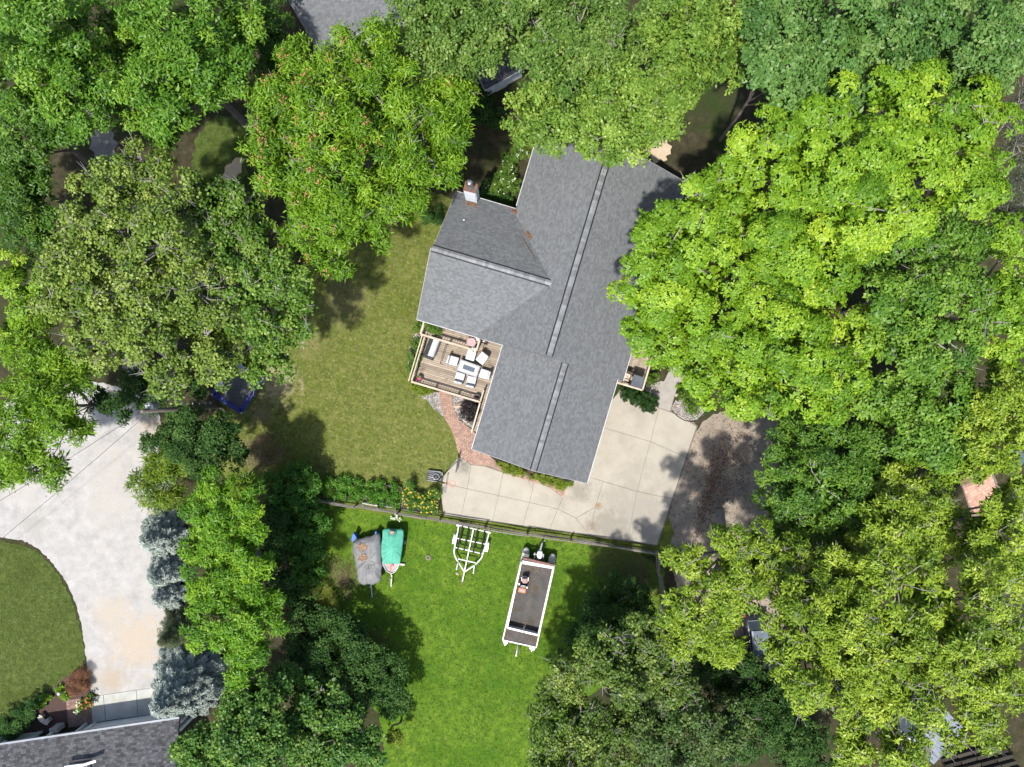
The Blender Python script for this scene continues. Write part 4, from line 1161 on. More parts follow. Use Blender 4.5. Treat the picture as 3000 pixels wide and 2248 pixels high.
litter('leaf_pile', qa(505, 592, 1.0), lambda p: h_grey(p, .6) + .02, 330, .27, .27, 0, grey, M['dry_leaf'], 6, size=.055, thick=.06)
litter('leaf_scatter', qa(610, 710, 1.0), lambda p: h_grey(p, .6) + .015, 60, .45, .4, .4, grey, M['wood_dark'], 7, size=.03)
for pts in (((350, 375), (352, 345), (372, 275), (390, 285), (420, 335), (375, 390)), ((652, 285), (660, 255), (672, 250), (684, 270), (670, 285))):
    MB().prism([qa(x, y, .9).to_2d() for x, y in pts], .35, .93).build('blue_hull_corner', M['tarp_blue'], grey, bevel=.02)
def wheel(parent, p, ax, r=.27, w=.18):
    """Tyre with a rim; p is the hub, ax the axle direction."""
    ax = Vector(ax).normalized()
    ty = MB().tube([p - ax * w / 2, p - ax * w * .42, p + ax * w * .42, p + ax * w / 2], [r * .86, r, r, r * .86], 18).build('wheel', M['rubber'], parent)
    MB().tube([p - ax * (w / 2 + .008), p + ax * (w / 2 + .008)], r * .55, 12).build('rim', M['white_metal'], ty)
gx = (qa(740, 600, 0) - qa(368, 600, 0)).normalized(); gx.z = 0
for x in (375, 735):
    p = qa(x, 560, .27); wheel(grey, p + gx * (.14 if x < 500 else -.14), gx)
MB().tube([qa(600, 900, .5), qa(606, 960, .45), qa(620, 1110, .42)], .035, 6).build('trailer_tongue', M['steel'], grey)
MB().tube([qa(585, 972, .55), qa(600, 968, .5)], .025, 6).build('winch_handle', M['steel'], grey)
MB().tube([qa(620, 1105, .42), qa(620, 1120, 0)], .03, 6).build('jack', M['black_metal'], grey)
bow = MB()
hull = [qa(x, y, .7) for x, y in ((385, 400), (430, 840), (520, 930), (680, 900), (725, 820), (720, 330))]
c_ = sum(hull, Vector()) / len(hull)
bow.rings([[Vector((c_.x + (p.x - c_.x) * .55, c_.y + (p.y - c_.y) * .75, .3)) for p in hull], [Vector((c_.x + (p.x - c_.x) * .9, c_.y + (p.y - c_.y) * .93, .72)) for p in hull]])
bow.build('hull', M['alu'], grey)

# green covered boat
tb = qa(880, 500, 0); tb.z = 0
teal = thing('covered_fishing_boat', 'fishing boat on a trailer under a bright teal cover with bare bow', 'boat', tb)
out_t = [qa(x, y, 1.0) for x, y in ((757, 240), (750, 330), (738, 430), (736, 520), (745, 600), (756, 668), (800, 672), (865, 674), (930, 675), (976, 676), (990, 610), (1004, 520), (1018, 400), (1026, 320), (1026, 240), (1005, 228), (940, 232), (890, 228), (820, 222), (775, 222))]
pk = qa(880, 480, 1.25); tz0, tz1 = qa(890, 230, 0), qa(868, 675, 0)
def h_teal(q, t):
    r_ = math.hypot(q.x - pk.x, (q.y - pk.y) * .7)
    z = 1.0 + .30 * math.exp(-(r_ / .55) ** 1.2) * min(1, t * 2.2) + .06 * min(1, t * 2)
    a = math.atan2(q.y - pk.y, q.x - pk.x)
    return z + .022 * math.sin(a * 15 + r_ * 3) * min(1, r_ * 2.2) * min(1, (1 - t) * 2.2 + .3)
cover(out_t, 72, 1.0, .66, h_teal, rings=11, seed=5, wr=.008, inset=.02).build('cover', M['tarp_teal'], teal, smooth=True)
MB().prism([qa(x, y, 1.12).to_2d() for x, y in ((848, 232), (918, 236), (932, 260), (930, 332), (828, 328), (836, 258))], 1.04, 1.15).build('motor_pocket', M['teal_dark'], teal, bevel=.03, seg=2)
MB().prism([qa(x, y, 1.22).to_2d() for x, y in ((850, 242), (905, 246), (914, 258), (898, 290), (862, 290), (846, 270))], 1.1, 1.27).build('motor_cowl', M['pink_vinyl'], teal, bevel=.05, seg=2, smooth=True)
hullo = [(757, 240), (742, 400), (738, 520), (748, 610), (760, 680), (785, 735), (815, 772), (858, 795), (885, 795), (915, 778), (945, 735), (970, 685), (990, 610), (1008, 500), (1022, 330), (1020, 240)]
H1 = [qa(881 + (x - 881) * (.95 if y < 680 else 1), y, .96) for x, y in hullo]; cH = sum(H1, Vector()) / len(H1)
def sc(p, f, z): return Vector((cH.x + (p.x - cH.x) * f, cH.y + (p.y - cH.y) * (f * .5 + .5), z))
hl = MB(); hl.rings([[sc(p, .3, .42) for p in H1], [sc(p, .75, .55) for p in H1], [sc(p, 1.0, .94) for p in H1], [sc(p, .95, .945) for p in H1]], cap1=False); hl.build('hull', M['alu'], teal)
MB().prism([sc(p, .95, 0).to_2d() for p in H1], .84, .88).build('bow_deck', M['grey_vinyl'], teal)
MB().prism([qa(x, y, .9).to_2d() for x, y in ((850, 672), (872, 672), (866, 790), (850, 790))], .885, .90).build('red_stripe', M['red_paint'], teal)
MB().prism([qa(x, y, .9).to_2d() for x, y in ((876, 676), (900, 678), (896, 706), (872, 708))], .885, .97).build('red_cushion', M['red_paint'], teal, bevel=.02)
MB().tube([sc(p, 1.0, .96) for p in H1[3:14]], .022, 6, caps=False).build('gunwale', M['white_metal'], teal)
tx = (qa(1020, 400, 0) - qa(745, 390, 0)).normalized()
for x, off in ((1035, -.02), (735, .1)): wheel(teal, qa(x, 395, .28) + tx * off, tx, r=.29)
MB().tube([qa(872, 700, .5), qa(872, 800, .48), qa(866, 968, .45)], .04, 6).build('trailer_tongue', M['white_metal'], teal)
MB().box(qa(870, 805, .62), (.09, .12, .3)).build('winch_post', M['black_metal'], teal)
MB().tube([qa(845, 860, .6), qa(880, 868, .6)], .025, 6).build('winch_handle', M['steel'], teal)
MB().tube([qa(848, 850, .7), qa(850, 880, .5)], .025, 6).build('winch_handle', M['steel'], teal)
MB().tube([qa(867, 950, .5), qa(868, 955, 0)], .03, 6).build('jack', M['steel'], teal)
for x in (838, 990): MB().tube([qa(x, 222, .8), qa(x, 210, .95)], .02, 6).build('cleat', M['steel'], teal)
bk = qa(1015, 680, .1); bk.z = 0
tag(MB().box(bk + Vector((0, 0, .1)), (.36, .16, .2), rz=-.12).build('wood_block', M['cream'], None, bevel=.01, base=bk), 'pale wooden block lying in the grass beside the teal boat bow', 'block')
sb = qa(1725, 800, .05); sb.z = 0

# empty white trailer
et = qa(1900, 500, 0); et.z = 0
tr0 = thing('empty_boat_trailer', 'empty white boat trailer with four black carpeted bunks', 'trailer', et)
TZ = .55
def tube_px(pts, r, name, mat, seg=6, z=TZ): return MB().tube([qa(x, y, z) for x, y in pts], r, seg).build(name, mat, tr0)
def bez(pts, n=5): return [(p.x, p.y) for p in spline(pts, n)]
tube_px(bez([(1745, 165), (1718, 310), (1690, 460), (1682, 520), (1700, 590), (1745, 665), (1815, 778)]), .05, 'side_beam', M['white_metal'])
tube_px(bez([(2137, 265), (2100, 400), (2058, 530), (2035, 595), (1990, 650), (1940, 695), (1815, 778)]), .05, 'side_beam', M['white_metal'])
tube_px([(1932, 228), (1815, 778), (1782, 935)], .052, 'centre_beam', M['white_metal'])
for a, b in (((1735, 172), (2137, 266)), ((1722, 342), (2105, 422)), ((1700, 460), (2056, 545))): tube_px([a, b], .042, 'cross_beam', M['white_metal'], z=TZ - .05)
tube_px([(1735, 608), (1962, 660)], .045, 'cross_beam', M['white_metal'], z=TZ + .1)
for a, b in (((1790, 178), (1728, 490)), ((1872, 198), (1808, 506)), ((1985, 232), (1930, 535)), ((2076, 250), (2022, 553))):
    MB().bar(qa(*a, TZ + .13), qa(*b, TZ + .13), .10, .10).build('bunk', M['bunk'], tr0)
    for f in (.05, .5, .95):
        p = qa(*a, TZ).lerp(qa(*b, TZ), f); MB().box(p + Vector((0, 0, .04)), (.05, .05, .12)).build('bunk_bracket', M['white_metal'], tr0)
ex = (qa(2105, 422, 0) - qa(1722, 342, 0)).normalized(); ey = Vector((-ex.y, ex.x, 0))
for x, y in ((1690, 348), (2108, 448)):
    p = qa(x, y, .3); wheel(tr0, Vector((p.x, p.y, .28)), ex, r=.28, w=.17)
    f = MB(); n = 8
    vs = []
    for s in (-.12, .12):
        for k in range(n + 1):
            a = math.pi * k / n; vs.append(Vector((p.x, p.y, .30)) + ex * s + ey * math.cos(a) * .40 + Vector((0, 0, math.sin(a) * .34)))
    f.add(vs, [(k, k + 1, n + 2 + k, n + 1 + k) for k in range(n)]); f.build('fender', M['white_metal'], tr0, smooth=True)
MB().box(qa(2115, 412, .66), (.2, .12, .03), rz=math.atan2(ex.y, ex.x)).build('step_plate', M['white_metal'], tr0)
for x, y in ((1730, 174), (2135, 268)): MB().box(qa(x, y, .58), (.2, .12, .1), rz=math.atan2(ex.y, ex.x)).build('tail_light_box', M['white_metal'], tr0)
for pts in (((1728, 665), (1715, 740)), ((1945, 690), (1932, 790))):
    MB().tube([qa(*pts[0], .7), qa(*pts[1], .25)], .035, 7).build('jack', M['white_metal'], tr0)
    MB().tube([qa(pts[0][0] - 12, pts[0][1] - 3, .72), qa(pts[0][0] + 14, pts[0][1] + 4, .72)], .022, 6).build('jack_handle', M['black_metal'], tr0)
    MB().lathe([(.08, 0), (.08, .03), (.03, .05)], qa(*pts[1], 0) , 10).build('jack_foot', M['steel'], tr0)
MB().tube([qa(1782, 930, .55), qa(1781, 940, .3), qa(1780, 945, 0)], .04, 7).build('tongue_jack', M['rust'], tr0)
MB().box(qa(1782, 925, .57), (.1, .22, .08), rz=-.2).build('coupler', M['rust'], tr0)

# tritoon
tp_ = qb(540, 980, 0); tp_.z = 0
ptn = thing('pontoon_boat', 'long flat pontoon boat with white rails and a dirty dark deck on the lawn', 'boat', tp_)
DK = .95; RT = 1.55
rim = [(478, 490), (828, 572), (630, 1462), (268, 1382)]
MB().prism([qb(x, y, DK).to_2d() for x, y in rim], DK - .07, DK).build('deck', M['boat_carpet'], ptn)
for i in range(4):
    a, b = qb(*rim[i], DK - .02 + .003 * i), qb(*rim[(i + 1) % 4], DK - .02 + .003 * i)
    MB().bar(a, b, .07, .11).build('deck_trim', M['white_metal'], ptn)
fence_c = [(468, 548), (815, 606), (652, 1332), (316, 1250)]
for i in range(4):
    a, b = qb(*fence_c[i], RT + .003 * i), qb(*fence_c[(i + 1) % 4], RT + .003 * i)
    lo_a, lo_b = a.copy(), b.copy(); lo_a.z = lo_b.z = (RT + DK) / 2
    gap = [(0.0, 1.0)] if i != 2 else [(0.0, .46), (.485, 1.0)]
    for g0, g1 in gap:
        MB().bar(lo_a.lerp(lo_b, g0 + .012), lo_a.lerp(lo_b, g1 - .012), .045, RT - DK - .06).build('fence_panel', M['white_metal'], ptn)
        MB().bar(a.lerp(b, g0), a.lerp(b, g1), .10 if i in (1, 3) else .13, .06).build('top_rail', M['white_metal'], ptn)
    k = 6 if i in (1, 3) else 3
    for j in range(k + 1):
        p = lo_a.lerp(lo_b, j / k); MB().box(p, (.065, .065, RT - DK), rz=-.22).build('post', M['white_metal'], ptn)
# dark registration marks on the front rail
mk = MB()
fa, fb = qb(652, 1332, RT + .032), qb(316, 1250, RT + .032)
fd = (fb - fa).normalized(); fs_ = Vector((-fd.y, fd.x, 0))
for k, (t, w, hh) in enumerate(((.700, .02, .055), (.712, .018, .05), (.727, .022, .055), (.742, .016, .05), (.775, .02, .05), (.79, .016, .045))):
    p = fa.lerp(fb, t); mk.box(p, (w, hh, .004), rz=math.atan2(fd.y, fd.x) + (.25 if k % 2 else -.15))
mk.build('registration_marks', M['charcoal'], ptn)
ra, rb = qb(486, 502, RT - .02), qb(824, 580, RT - .02)
MB().bar(ra, rb, .16, .08).build('rear_bench', M['brown_vinyl'], ptn, bevel=.02)
MB().bar(qb(480, 528, RT), qb(818, 594, RT), .05, .05).build('rear_bar', M['white_metal'], ptn)
def cyl(a, b, r, name, nose0, nose1):
    a, b = Vector(a), Vector(b); d = (b - a).normalized(); L = (b - a).length
    pts = [a - d * nose0 * k for k in (1, .85, .55, .25)] + [a, b] + [b + d * nose1 * k for k in (.3, .6, .85, 1)]
    rad = [r * .05, r * .5, r * .83, r * .97, r, r, r * .92, r * .68, r * .35, r * .06]
    return MB().tube(pts, rad, 20).build(name, M['pontoon_metal'], ptn, smooth=True)
for (a, b) in (((518, 430), (300, 1370)), ((803, 498), (592, 1440))):
    cyl(qb(*a, .52), qb(*b, .52), .255, 'pontoon', .34, .42)
for q4 in (((482, 440), (556, 452), (548, 498), (476, 482)), ((764, 508), (836, 518), (828, 566), (758, 548))):
    MB().prism([qb(x, y, DK).to_2d() for x, y in q4], DK - .08, DK + .01).build('swim_pad', M['cream'], ptn, bevel=.01)
for q4 in (((282, 1385), (325, 1395), (322, 1420), (302, 1440), (288, 1448), (282, 1430)), ((556, 1448), (625, 1462), (606, 1500), (584, 1500), (576, 1520), (570, 1485), (553, 1480))):
    MB().prism([qb(x, y, .8).to_2d() for x, y in q4], .70, .84).build('nose_cone', M['white_metal'], ptn, bevel=.03, seg=2)
# outboard, tilted up
mz = 1.2
ob = [qb(x, y, mz) for x, y in ((640, 440), (655, 422), (685, 420), (700, 438), (700, 470), (686, 505), (668, 516), (650, 514), (640, 496), (636, 465))]
oc = sum(ob, Vector()) / len(ob)
MB().rings([[Vector((oc.x + (p.x - oc.x) * f, oc.y + (p.y - oc.y) * f, z)) for p in ob] for f, z in ((.8, .85), (1, .95), (1, 1.15), (.8, 1.27), (.35, 1.31))]).build('outboard_cowl', M['motor_white'], ptn, smooth=True)
MB().tube([qb(670, 430, 1.05), qb(678, 400, .95), qb(690, 350, .75), qb(698, 330, .65)], [.09, .075, .06, .07], 8).build('outboard_leg', M['motor_grey'], ptn, smooth=True)
for k in range(3):
    a = k * 2.09 + .4; c0 = qb(702, 316, .62)
    MB().add([c0, c0 + Vector((math.cos(a) * .12 - .03 * math.sin(a), .03, math.sin(a) * .12)), c0 + Vector((math.cos(a) * .15, .05, math.sin(a) * .15)), c0 + Vector((math.cos(a) * .1 + .05, 0, math.sin(a) * .1))], [(0, 1, 2, 3)]).build('propeller_blade', M['motor_grey'], ptn, recalc=False)
MB().box(qb(670, 520, .95), (.62, .14, .22), rz=-.22).build('motor_bracket', M['black_metal'], ptn)
for a, b in (((600, 458), (640, 462)), ((700, 470), (712, 455)), ((615, 440), (612, 500)), ((708, 470), (705, 505))): MB().tube([qb(*a, 1.05), qb(*b, 1.05)], .035, 6).build('motor_strut', M['motor_grey'], ptn)
MB().tube([qb(430, 1400, .5), qb(432, 1450, .5), qb(410, 1560, .45)], .045, 6).build('trailer_tongue', M['white_metal'], ptn)
MB().tube([qb(432, 1440, .85), qb(426, 1500, .6)], .05, 6).build('winch_post', M['steel'], ptn)
MB().tube([qb(440, 1490, .6), qb(452, 1520, .45)], .03, 6).build('winch_handle', M['steel'], ptn)
for x, y in ((360, 900), (700, 960)):
    p = qb(x, y, .27); wheel(ptn, Vector((p.x, p.y, .27)) + Vector((.75 if x < 500 else -.75, 0, 0)), (.97, -.24, 0), r=.27)
for yy in (700, 1150):
    MB().bar(qb(440, yy, .25), qb(660, yy + 52, .25), .08, .08).build('trailer_beam', M['steel'], ptn)
# pilot chair and console: things that stand on the deck
hp = qb(508, 735, DK + .4); hp.z = DK
hch = thing('helm_chair', 'faded pink swivel chair on the pontoon deck', 'chair', hp)
MB().lathe([(.2, 0), (.2, .02), (.05, .05), (.05, .36)], hp, 12).build('pedestal', M['alu'], hch)
MB().prism([(hp.x + x, hp.y + y) for x, y in ((-.22, .2), (-.22, -.12), (-.14, -.24), (.14, -.24), (.22, -.12), (.22, .2))], DK + .36, DK + .47).build('seat', M['pink_vinyl'], hch, bevel=.03, seg=2, smooth=True)
MB().box(hp + Vector((0, .16, .62)), (.38, .09, .36)).build('backrest', M['pink_vinyl'], hch, bevel=.04, seg=2, smooth=True)
for x in (-.235, .235): MB().bar(hp + Vector((x, -.02, .56)), hp + Vector((x, .24, .56)), .04, .05).build('armrest', M['white_metal'], hch)
cp_ = qb(478, 840, DK + .35); cp_.z = DK
con = thing('helm_console', 'orange brown helm console with steering wheel on the pontoon deck', 'console', cp_)
crz = -.2
lbox((0, 0, .27), (.58, .38, .54), 'cabinet', M['terracotta'], con, cp_, crz, .06, 3)
lbox((0, -.01, .545), (.38, .16, .02), 'tray', M['grey_vinyl'], con, cp_, crz)
lbox((.02, .27, .38), (.46, .2, .3), 'dashboard', M['black_metal'], con, cp_, crz, .04, 2)
sw_ = [cp_ + Vector((.06 + .15 * math.cos(k * .35), .33 + .05 * math.sin(k * .35), .56 + .13 * math.sin(k * .35))) for k in range(19)]
MB().tube(sw_, .018, 6, caps=False).build('steering_wheel', M['white_metal'], con)
lbox((-.30, .36, .4), (.12, .12, .1), 'throttle', M['alu'], con, cp_, crz)
lbox((.30, .24, .4), (.1, .12, .1), 'switch_box', M['alu'], con, cp_, crz)
r3 = random.Random(12)
lt = MB()
for i in range(1500):
    if r3.random() < .55: s, t = r3.choice((r3.uniform(.90, .985), r3.uniform(.02, .12), r3.uniform(.45, .60))), r3.uniform(.08, .97)
    else: s, t = r3.uniform(.03, .97), r3.choice((r3.uniform(.78, .86), r3.uniform(.07, .13), r3.uniform(.88, .97), r3.uniform(.1, .95)))
    p = qb(478, 490, DK).lerp(qb(828, 572, DK), s).lerp(qb(268, 1382, DK).lerp(qb(630, 1462, DK), s), t) + Vector((0, 0, r3.uniform(.006, .02)))
    a = r3.uniform(0, 6.28); sz = r3.uniform(.010, .034); d = Vector((math.cos(a), math.sin(a), 0)); e = Vector((-d.y, d.x, .2))
    lt.add([p - d * sz, p + e * sz * .5, p + d * sz, p - e * sz * .5], [(0, 1, 2, 3)], tint=r3.random() * .8)
lt.build('leaf_litter', M['deck_litter'], ptn, kind='stuff', recalc=False)
# stump hole in the lawn and a stone by the jack
st = at(1255, 1634)
stump = thing('tree_stump', 'small weathered tree stump sunk in the lawn between teal boat and trailer', 'stump', st)
MB().lathe([(.21, -.05), (.20, .06), (.18, .09), (.09, .085), (.07, .03), (.0, .02)], st, 18).build('wood', M['wood_grey'], stump)
MB().lathe([(.085, .0), (.075, .05)], st + Vector((.01, -.02, .045)), 12).build('hollow', M['wood_dark'], stump)

def rock(name, p, r, mat, seed, flat=.6, parent=None, sub=2):
    bm = bmesh.new(); bmesh.ops.create_icosphere(bm, subdivisions=sub, radius=1)
    rr_ = random.Random(seed)
    cuts = [(Vector((rr_.uniform(-1, 1), rr_.uniform(-1, 1), rr_.uniform(-.2, 1))).normalized(), rr_.uniform(.55, .85)) for _ in range(9)]
    for v in bm.verts:
        for n_, d in cuts:
            k = v.co.dot(n_)
            if k > d: v.co -= n_ * (k - d)
        v.co += Vector((rr_.uniform(-1, 1), rr_.uniform(-1, 1), rr_.uniform(-1, 1))) * .04
        v.co.x *= r[0]; v.co.y *= r[1]; v.co.z *= r[2]
    me = bpy.data.meshes.new(name); bm.to_mesh(me); bm.free()
    me.attributes.new('tint', 'FLOAT', 'FACE').data.foreach_set('value', [rr_.random()] * len(me.polygons))
    o = link_mesh(name, me, mat, None, p)
    o.rotation_euler = (0, 0, rr_.uniform(0, 6.28))
    return o
tag(rock('stone', Vector((sb.x, sb.y, .05)), (.12, .16, .1), M['tan_rock'], 3), 'tan stone lying under the left jack of the empty trailer', 'stone')

# ------------------------------------------------------------------ neighbours' buildings
nh = thing('neighbour_house', 'dark roofed house with white walls and stone columns at the lower left corner', 'house', at(150, 2300))
NE = 2.2
e0, e1 = at(-260, 2222, NE), at(525, 2106, NE)
A = (e1 - e0); A.z = 0; LL = A.length; A.normalize(); Bk = Vector((A.y, -A.x, 0))
if Bk.y > 0: Bk = -Bk
def nslope():
    P0 = e0; run = 5.0; z0, z1 = NE, NE + 2.4
    up = Bk * run + Vector((0, 0, z1 - z0)); nrm = A.cross(up).normalized()
    if nrm.z < 0: nrm = -nrm
    q = [P0, P0 + A * LL, P0 + A * LL + up, P0 + up]
    mb = MB(); mb.add([p - nrm * .15 for p in q] + q, [(3, 2, 1, 0), (4, 5, 6, 7), (0, 1, 5, 4), (1, 2, 6, 5), (2, 3, 7, 6), (3, 0, 4, 7)])
    ro = mb.build('roof', M['shingle_dark'], nh)
    slope = up.length; upn = up / slope
    rr = random.Random(31); rest = MB(); k = 0; cand = []
    for j in range(int(slope / .16)):
        s = -rr.uniform(0, .3)
        while s < LL:
            w = rr.uniform(.24, .40); a, b = max(0, s), min(LL, s + w); s += w
            if b - a < .04: continue
            c = P0 + A * (a + b) / 2 + upn * (j * .16 + .08)
            px = c.x * FPX / (CAM_H - c.z) + 1500; py = 1124 - c.y * FPX / (CAM_H - c.z)
            cand.append((-10 < px < 480 and py < 2252, j, a + .004, b - .004, rr.random(), rr.uniform(.008, .026)))
    for vis, j, a, b, tv, h in cand:
        t0, t1 = j * .16, j * .16 + .18
        vs = [P0 + A * a + upn * t0 + nrm * .002, P0 + A * b + upn * t0 + nrm * .002, P0 + A * a + upn * t0 + nrm * h, P0 + A * b + upn * t0 + nrm * h, P0 + A * a + upn * t1 + nrm * .004, P0 + A * b + upn * t1 + nrm * .004]
        fs = [(0, 1, 3, 2), (2, 3, 5, 4), (0, 2, 4), (1, 5, 3)]
        if vis and k < 300:
            MB().add(vs, fs, tint=tv).build('shingle', M['shingle_dark'], ro, recalc=False); k += 1
        else: rest.add(vs, fs, tint=tv)
    rest.build('shingle', M['shingle_dark'], ro, kind='stuff', recalc=False)
    MB().bar(P0 - Bk * .07 - Vector((0, 0, .06)), P0 + A * LL - Bk * .07 - Vector((0, 0, .06)), .15, .14).build('gutter', M['metal_roof'], ro)
nslope()
wo_ = e0 + Bk * .8
MB().bar(Vector((wo_.x, wo_.y, 1.1)) , Vector((wo_.x, wo_.y, 1.1)) + A * LL, .2, 2.2).build('wall', M['siding'], nh)
wf0 = e0 + Bk * .35
for d0, d1 in ((0.0, 7.9), (11.4, LL)):
    MB().bar(Vector((wf0.x, wf0.y, 1.05)) + A * d0, Vector((wf0.x, wf0.y, 1.05)) + A * d1, .12, 2.1).build('front_wall', M['white_paint'], nh)
def pxA(px): return (at(px, 2170, 0) - Vector((e0.x, e0.y, 0))).dot(A)
for px_ in (58, 186):
    p = Vector((wf0.x, wf0.y, 0)) + A * pxA(px_) - Bk * .18
    MB().box(p + Vector((0, 0, 1.6)), (.22, .22, 1.1), rz=math.atan2(A.y, A.x)).build('column', M['white_paint'], nh, bevel=.02)
    for r_ in range(4):
        for s in range(3):
            MB().box(p + A * (-.2 + .2 * s) - Bk * .1 + Vector((0, 0, .12 + .23 * r_)), (.19, .38 + rr.uniform(-.04, .05), .22), rz=math.atan2(A.y, A.x) + rr.uniform(-.05, .05), tint=rr.random()).build('column_stone', M['grey_rock'], nh, bevel=.03)
for px_ in (262, 292):
    p = Vector((wf0.x, wf0.y, 0)) + A * pxA(px_) - Bk * .05
    MB().box(p + Vector((0, 0, 1.05)), (.14, .3, 2.1), rz=math.atan2(A.y, A.x)).build('door_post', M['white_paint'], nh)
gp0 = at(215, 2270, 4.6); gq = at(262, 2232, 4.9)
for a, b, w in (((190, 2247), (248, 2240), .16), ((248, 2240), (282, 2229), .16), ((186, 2262), (250, 2252), .22)):
    MB().bar(at(*a, 3.5), at(*b, 3.5), w, .14).build('dormer_trim', M['white_paint'], nh)
MB().prism([at(x, y, 3.5).to_2d() for x, y in ((186, 2256), (250, 2246), (290, 2300), (200, 2310))], 2.9, 3.42).build('dormer', M['white_paint'], nh)

nn = thing('wooded_house', 'grey shingled house almost hidden under the red seeded tree at the top edge', 'house', at(1000, 40))
def box_roof(t, a0, a1, w, z0, z1, mat, seed, along_ext=0):
    """Gable roof with eave line a0-a1 and half width w on both sides of its ridge."""
    A_ = (a1 - a0); A_.z = 0; L = A_.length; A_.normalize(); B_ = Vector((-A_.y, A_.x, 0))
    if B_.y < 0: B_ = -B_
    rg = random.Random(seed)
    roof_slope(t, Vector((a0.x, a0.y, z0)), A_, B_, L, w, z0, z1, rg, mat=mat)
    far = Vector((a0.x, a0.y, z0)) + B_ * 2 * w
    roof_slope(t, far, A_, -B_, L, w, z0, z1, rg, mat=mat)
    ridge_caps(t, Vector((a0.x, a0.y, z1)) + B_ * w, Vector((a0.x, a0.y, z1)) + B_ * w + A_ * L, (z1 - z0) / w, (z1 - z0) / w, -B_, B_, rg, vent=False)
    mb = MB(); ins = .4
    c = [Vector((a0.x, a0.y, 0)) + A_ * ins + B_ * ins, Vector((a0.x, a0.y, 0)) + A_ * (L - ins) + B_ * ins, Vector((a0.x, a0.y, 0)) + A_ * (L - ins) + B_ * w, Vector((a0.x, a0.y, 0)) + A_ * (L - ins) + B_ * (2 * w - ins), Vector((a0.x, a0.y, 0)) + A_ * ins + B_ * (2 * w - ins), Vector((a0.x, a0.y, 0)) + A_ * ins + B_ * w]
    zt = [z0 - .05 + ins * (z1 - z0) / w - .15, z0 - .05 + ins * (z1 - z0) / w - .15, z1 - .2, z0 - .05 + ins * (z1 - z0) / w - .15, z0 - .05 + ins * (z1 - z0) / w - .15, z1 - .2]
    mb.add(c + [Vector((p.x, p.y, z)) for p, z in zip(c, zt)], [(i, (i + 1) % 6, 6 + (i + 1) % 6, 6 + i) for i in range(6)])
    mb.build('wall', M['siding'], t)
    return A_, B_
# its left rake runs from (845,0) to (890,75): the ridge lies across that
d_r = (at(893, 82, 3) - at(845, 0, 3)).normalized(); dl = Vector((-d_r.y, d_r.x, 0))
if dl.x < 0: dl = -dl
c0 = at(893, 82, 3.0) + d_r * 2.2
box_roof(nn, c0, c0 + dl * 9.0, 4.2, 3.0, 5.6, 'shingle', 41)
shed = thing('garden_shed', 'small shed with black roof and white door between two tree crowns', 'shed', at(1480, 210))
s0, s1 = at(1420, 265, 2.3), at(1553, 190, 2.3)
As, Bs = box_roof(shed, s0, s1, 1.5, 2.3, 3.3, 'shingle_dark', 42)
dp = Vector((s0.x, s0.y, 0)) + As * 1.55 + Bs * .37
MB().box(dp + Vector((0, 0, .98)), (.95, .06, 1.96), rz=math.atan2(As.y, As.x)).build('door', M['white_paint'], shed)
barn = thing('metal_roof_shed', 'shed with a smooth grey metal roof under the yellow green crowns at lower right', 'shed', at(2720, 2140))
b0_, b1_ = at(2735, 2240, 2.9), at(2830, 2140, 2.9)
Ab = (b1_ - b0_).normalized(); Bb = Vector((-Ab.y, Ab.x, 0))
if Bb.x > 0: Bb = -Bb
MB().add([b0_, b1_, b1_ + Bb * 2.6 + Vector((0, 0, .5)), b0_ + Bb * 2.6 + Vector((0, 0, .5)), b0_ - Vector((0, 0, .1)), b1_ - Vector((0, 0, .1)), b1_ + Bb * 2.6 + Vector((0, 0, .4)), b0_ + Bb * 2.6 + Vector((0, 0, .4))], [(0, 1, 2, 3), (7, 6, 5, 4), (0, 4, 5, 1), (1, 5, 6, 2), (2, 6, 7, 3), (3, 7, 4, 0)]).build('roof', M['metal_roof'], barn)
for k in range(9):
    p = b0_.lerp(b1_, (k + .5) / 9) + Vector((0, 0, .012)); MB().bar(p, p + Bb * 2.6 + Vector((0, 0, .5)), .03, .03).build('roof_seam', M['metal_roof'], barn)
cb = (b0_ + b1_) / 2 + Bb * 1.3
MB().box((cb.x, cb.y, 1.4), ((b1_ - b0_).length - .3, 2.3, 2.9), rz=math.atan2(Ab.y, Ab.x)).build('wall', M['siding'], barn)
rw = thing('retaining_wall', 'stepped dark timber retaining wall at the bottom right edge', 'wall', at(2840, 2220))
for k in range(5):
    for j in range(4):
        a = at(2752 + 46 * j + k * 6, 2246 - j * 12 + k * 13 - 24, 0); b = at(2752 + 46 * (j + 1) - 3 + k * 6, 2246 - (j + 1) * 12 + k * 13 - 24, 0)
        a.z = b.z = .2 + .12 * k
        MB().bar(a, b, .26, .3 + .2 * k, tint=rr.random()).build('timber', M['old_timber'], rw, bevel=.01)
gt = thing('garden_table', 'black framed glass garden table cut by the right picture edge', 'table', at(2992, 1345))
MB().prism([at(2975 + 28 * math.cos(k * .52), 1345 + 26 * math.sin(k * .52), .72).to_2d() for k in range(12)], .70, .72).build('glass_top', M['blue_glass'], gt)
MB().tube([at(2975 + 29 * math.cos(k * .2618), 1345 + 27 * math.sin(k * .2618), .73) for k in range(25)], .025, 6, caps=False).build('frame', M['black_metal'], gt)
for k in range(4):
    p = at(2975 + 20 * math.cos(k * 1.57 + .7), 1345 + 19 * math.sin(k * 1.57 + .7), .35); MB().tube([Vector((p.x, p.y, 0)), Vector((p.x, p.y, .71))], .02, 6).build('leg', M['black_metal'], gt)

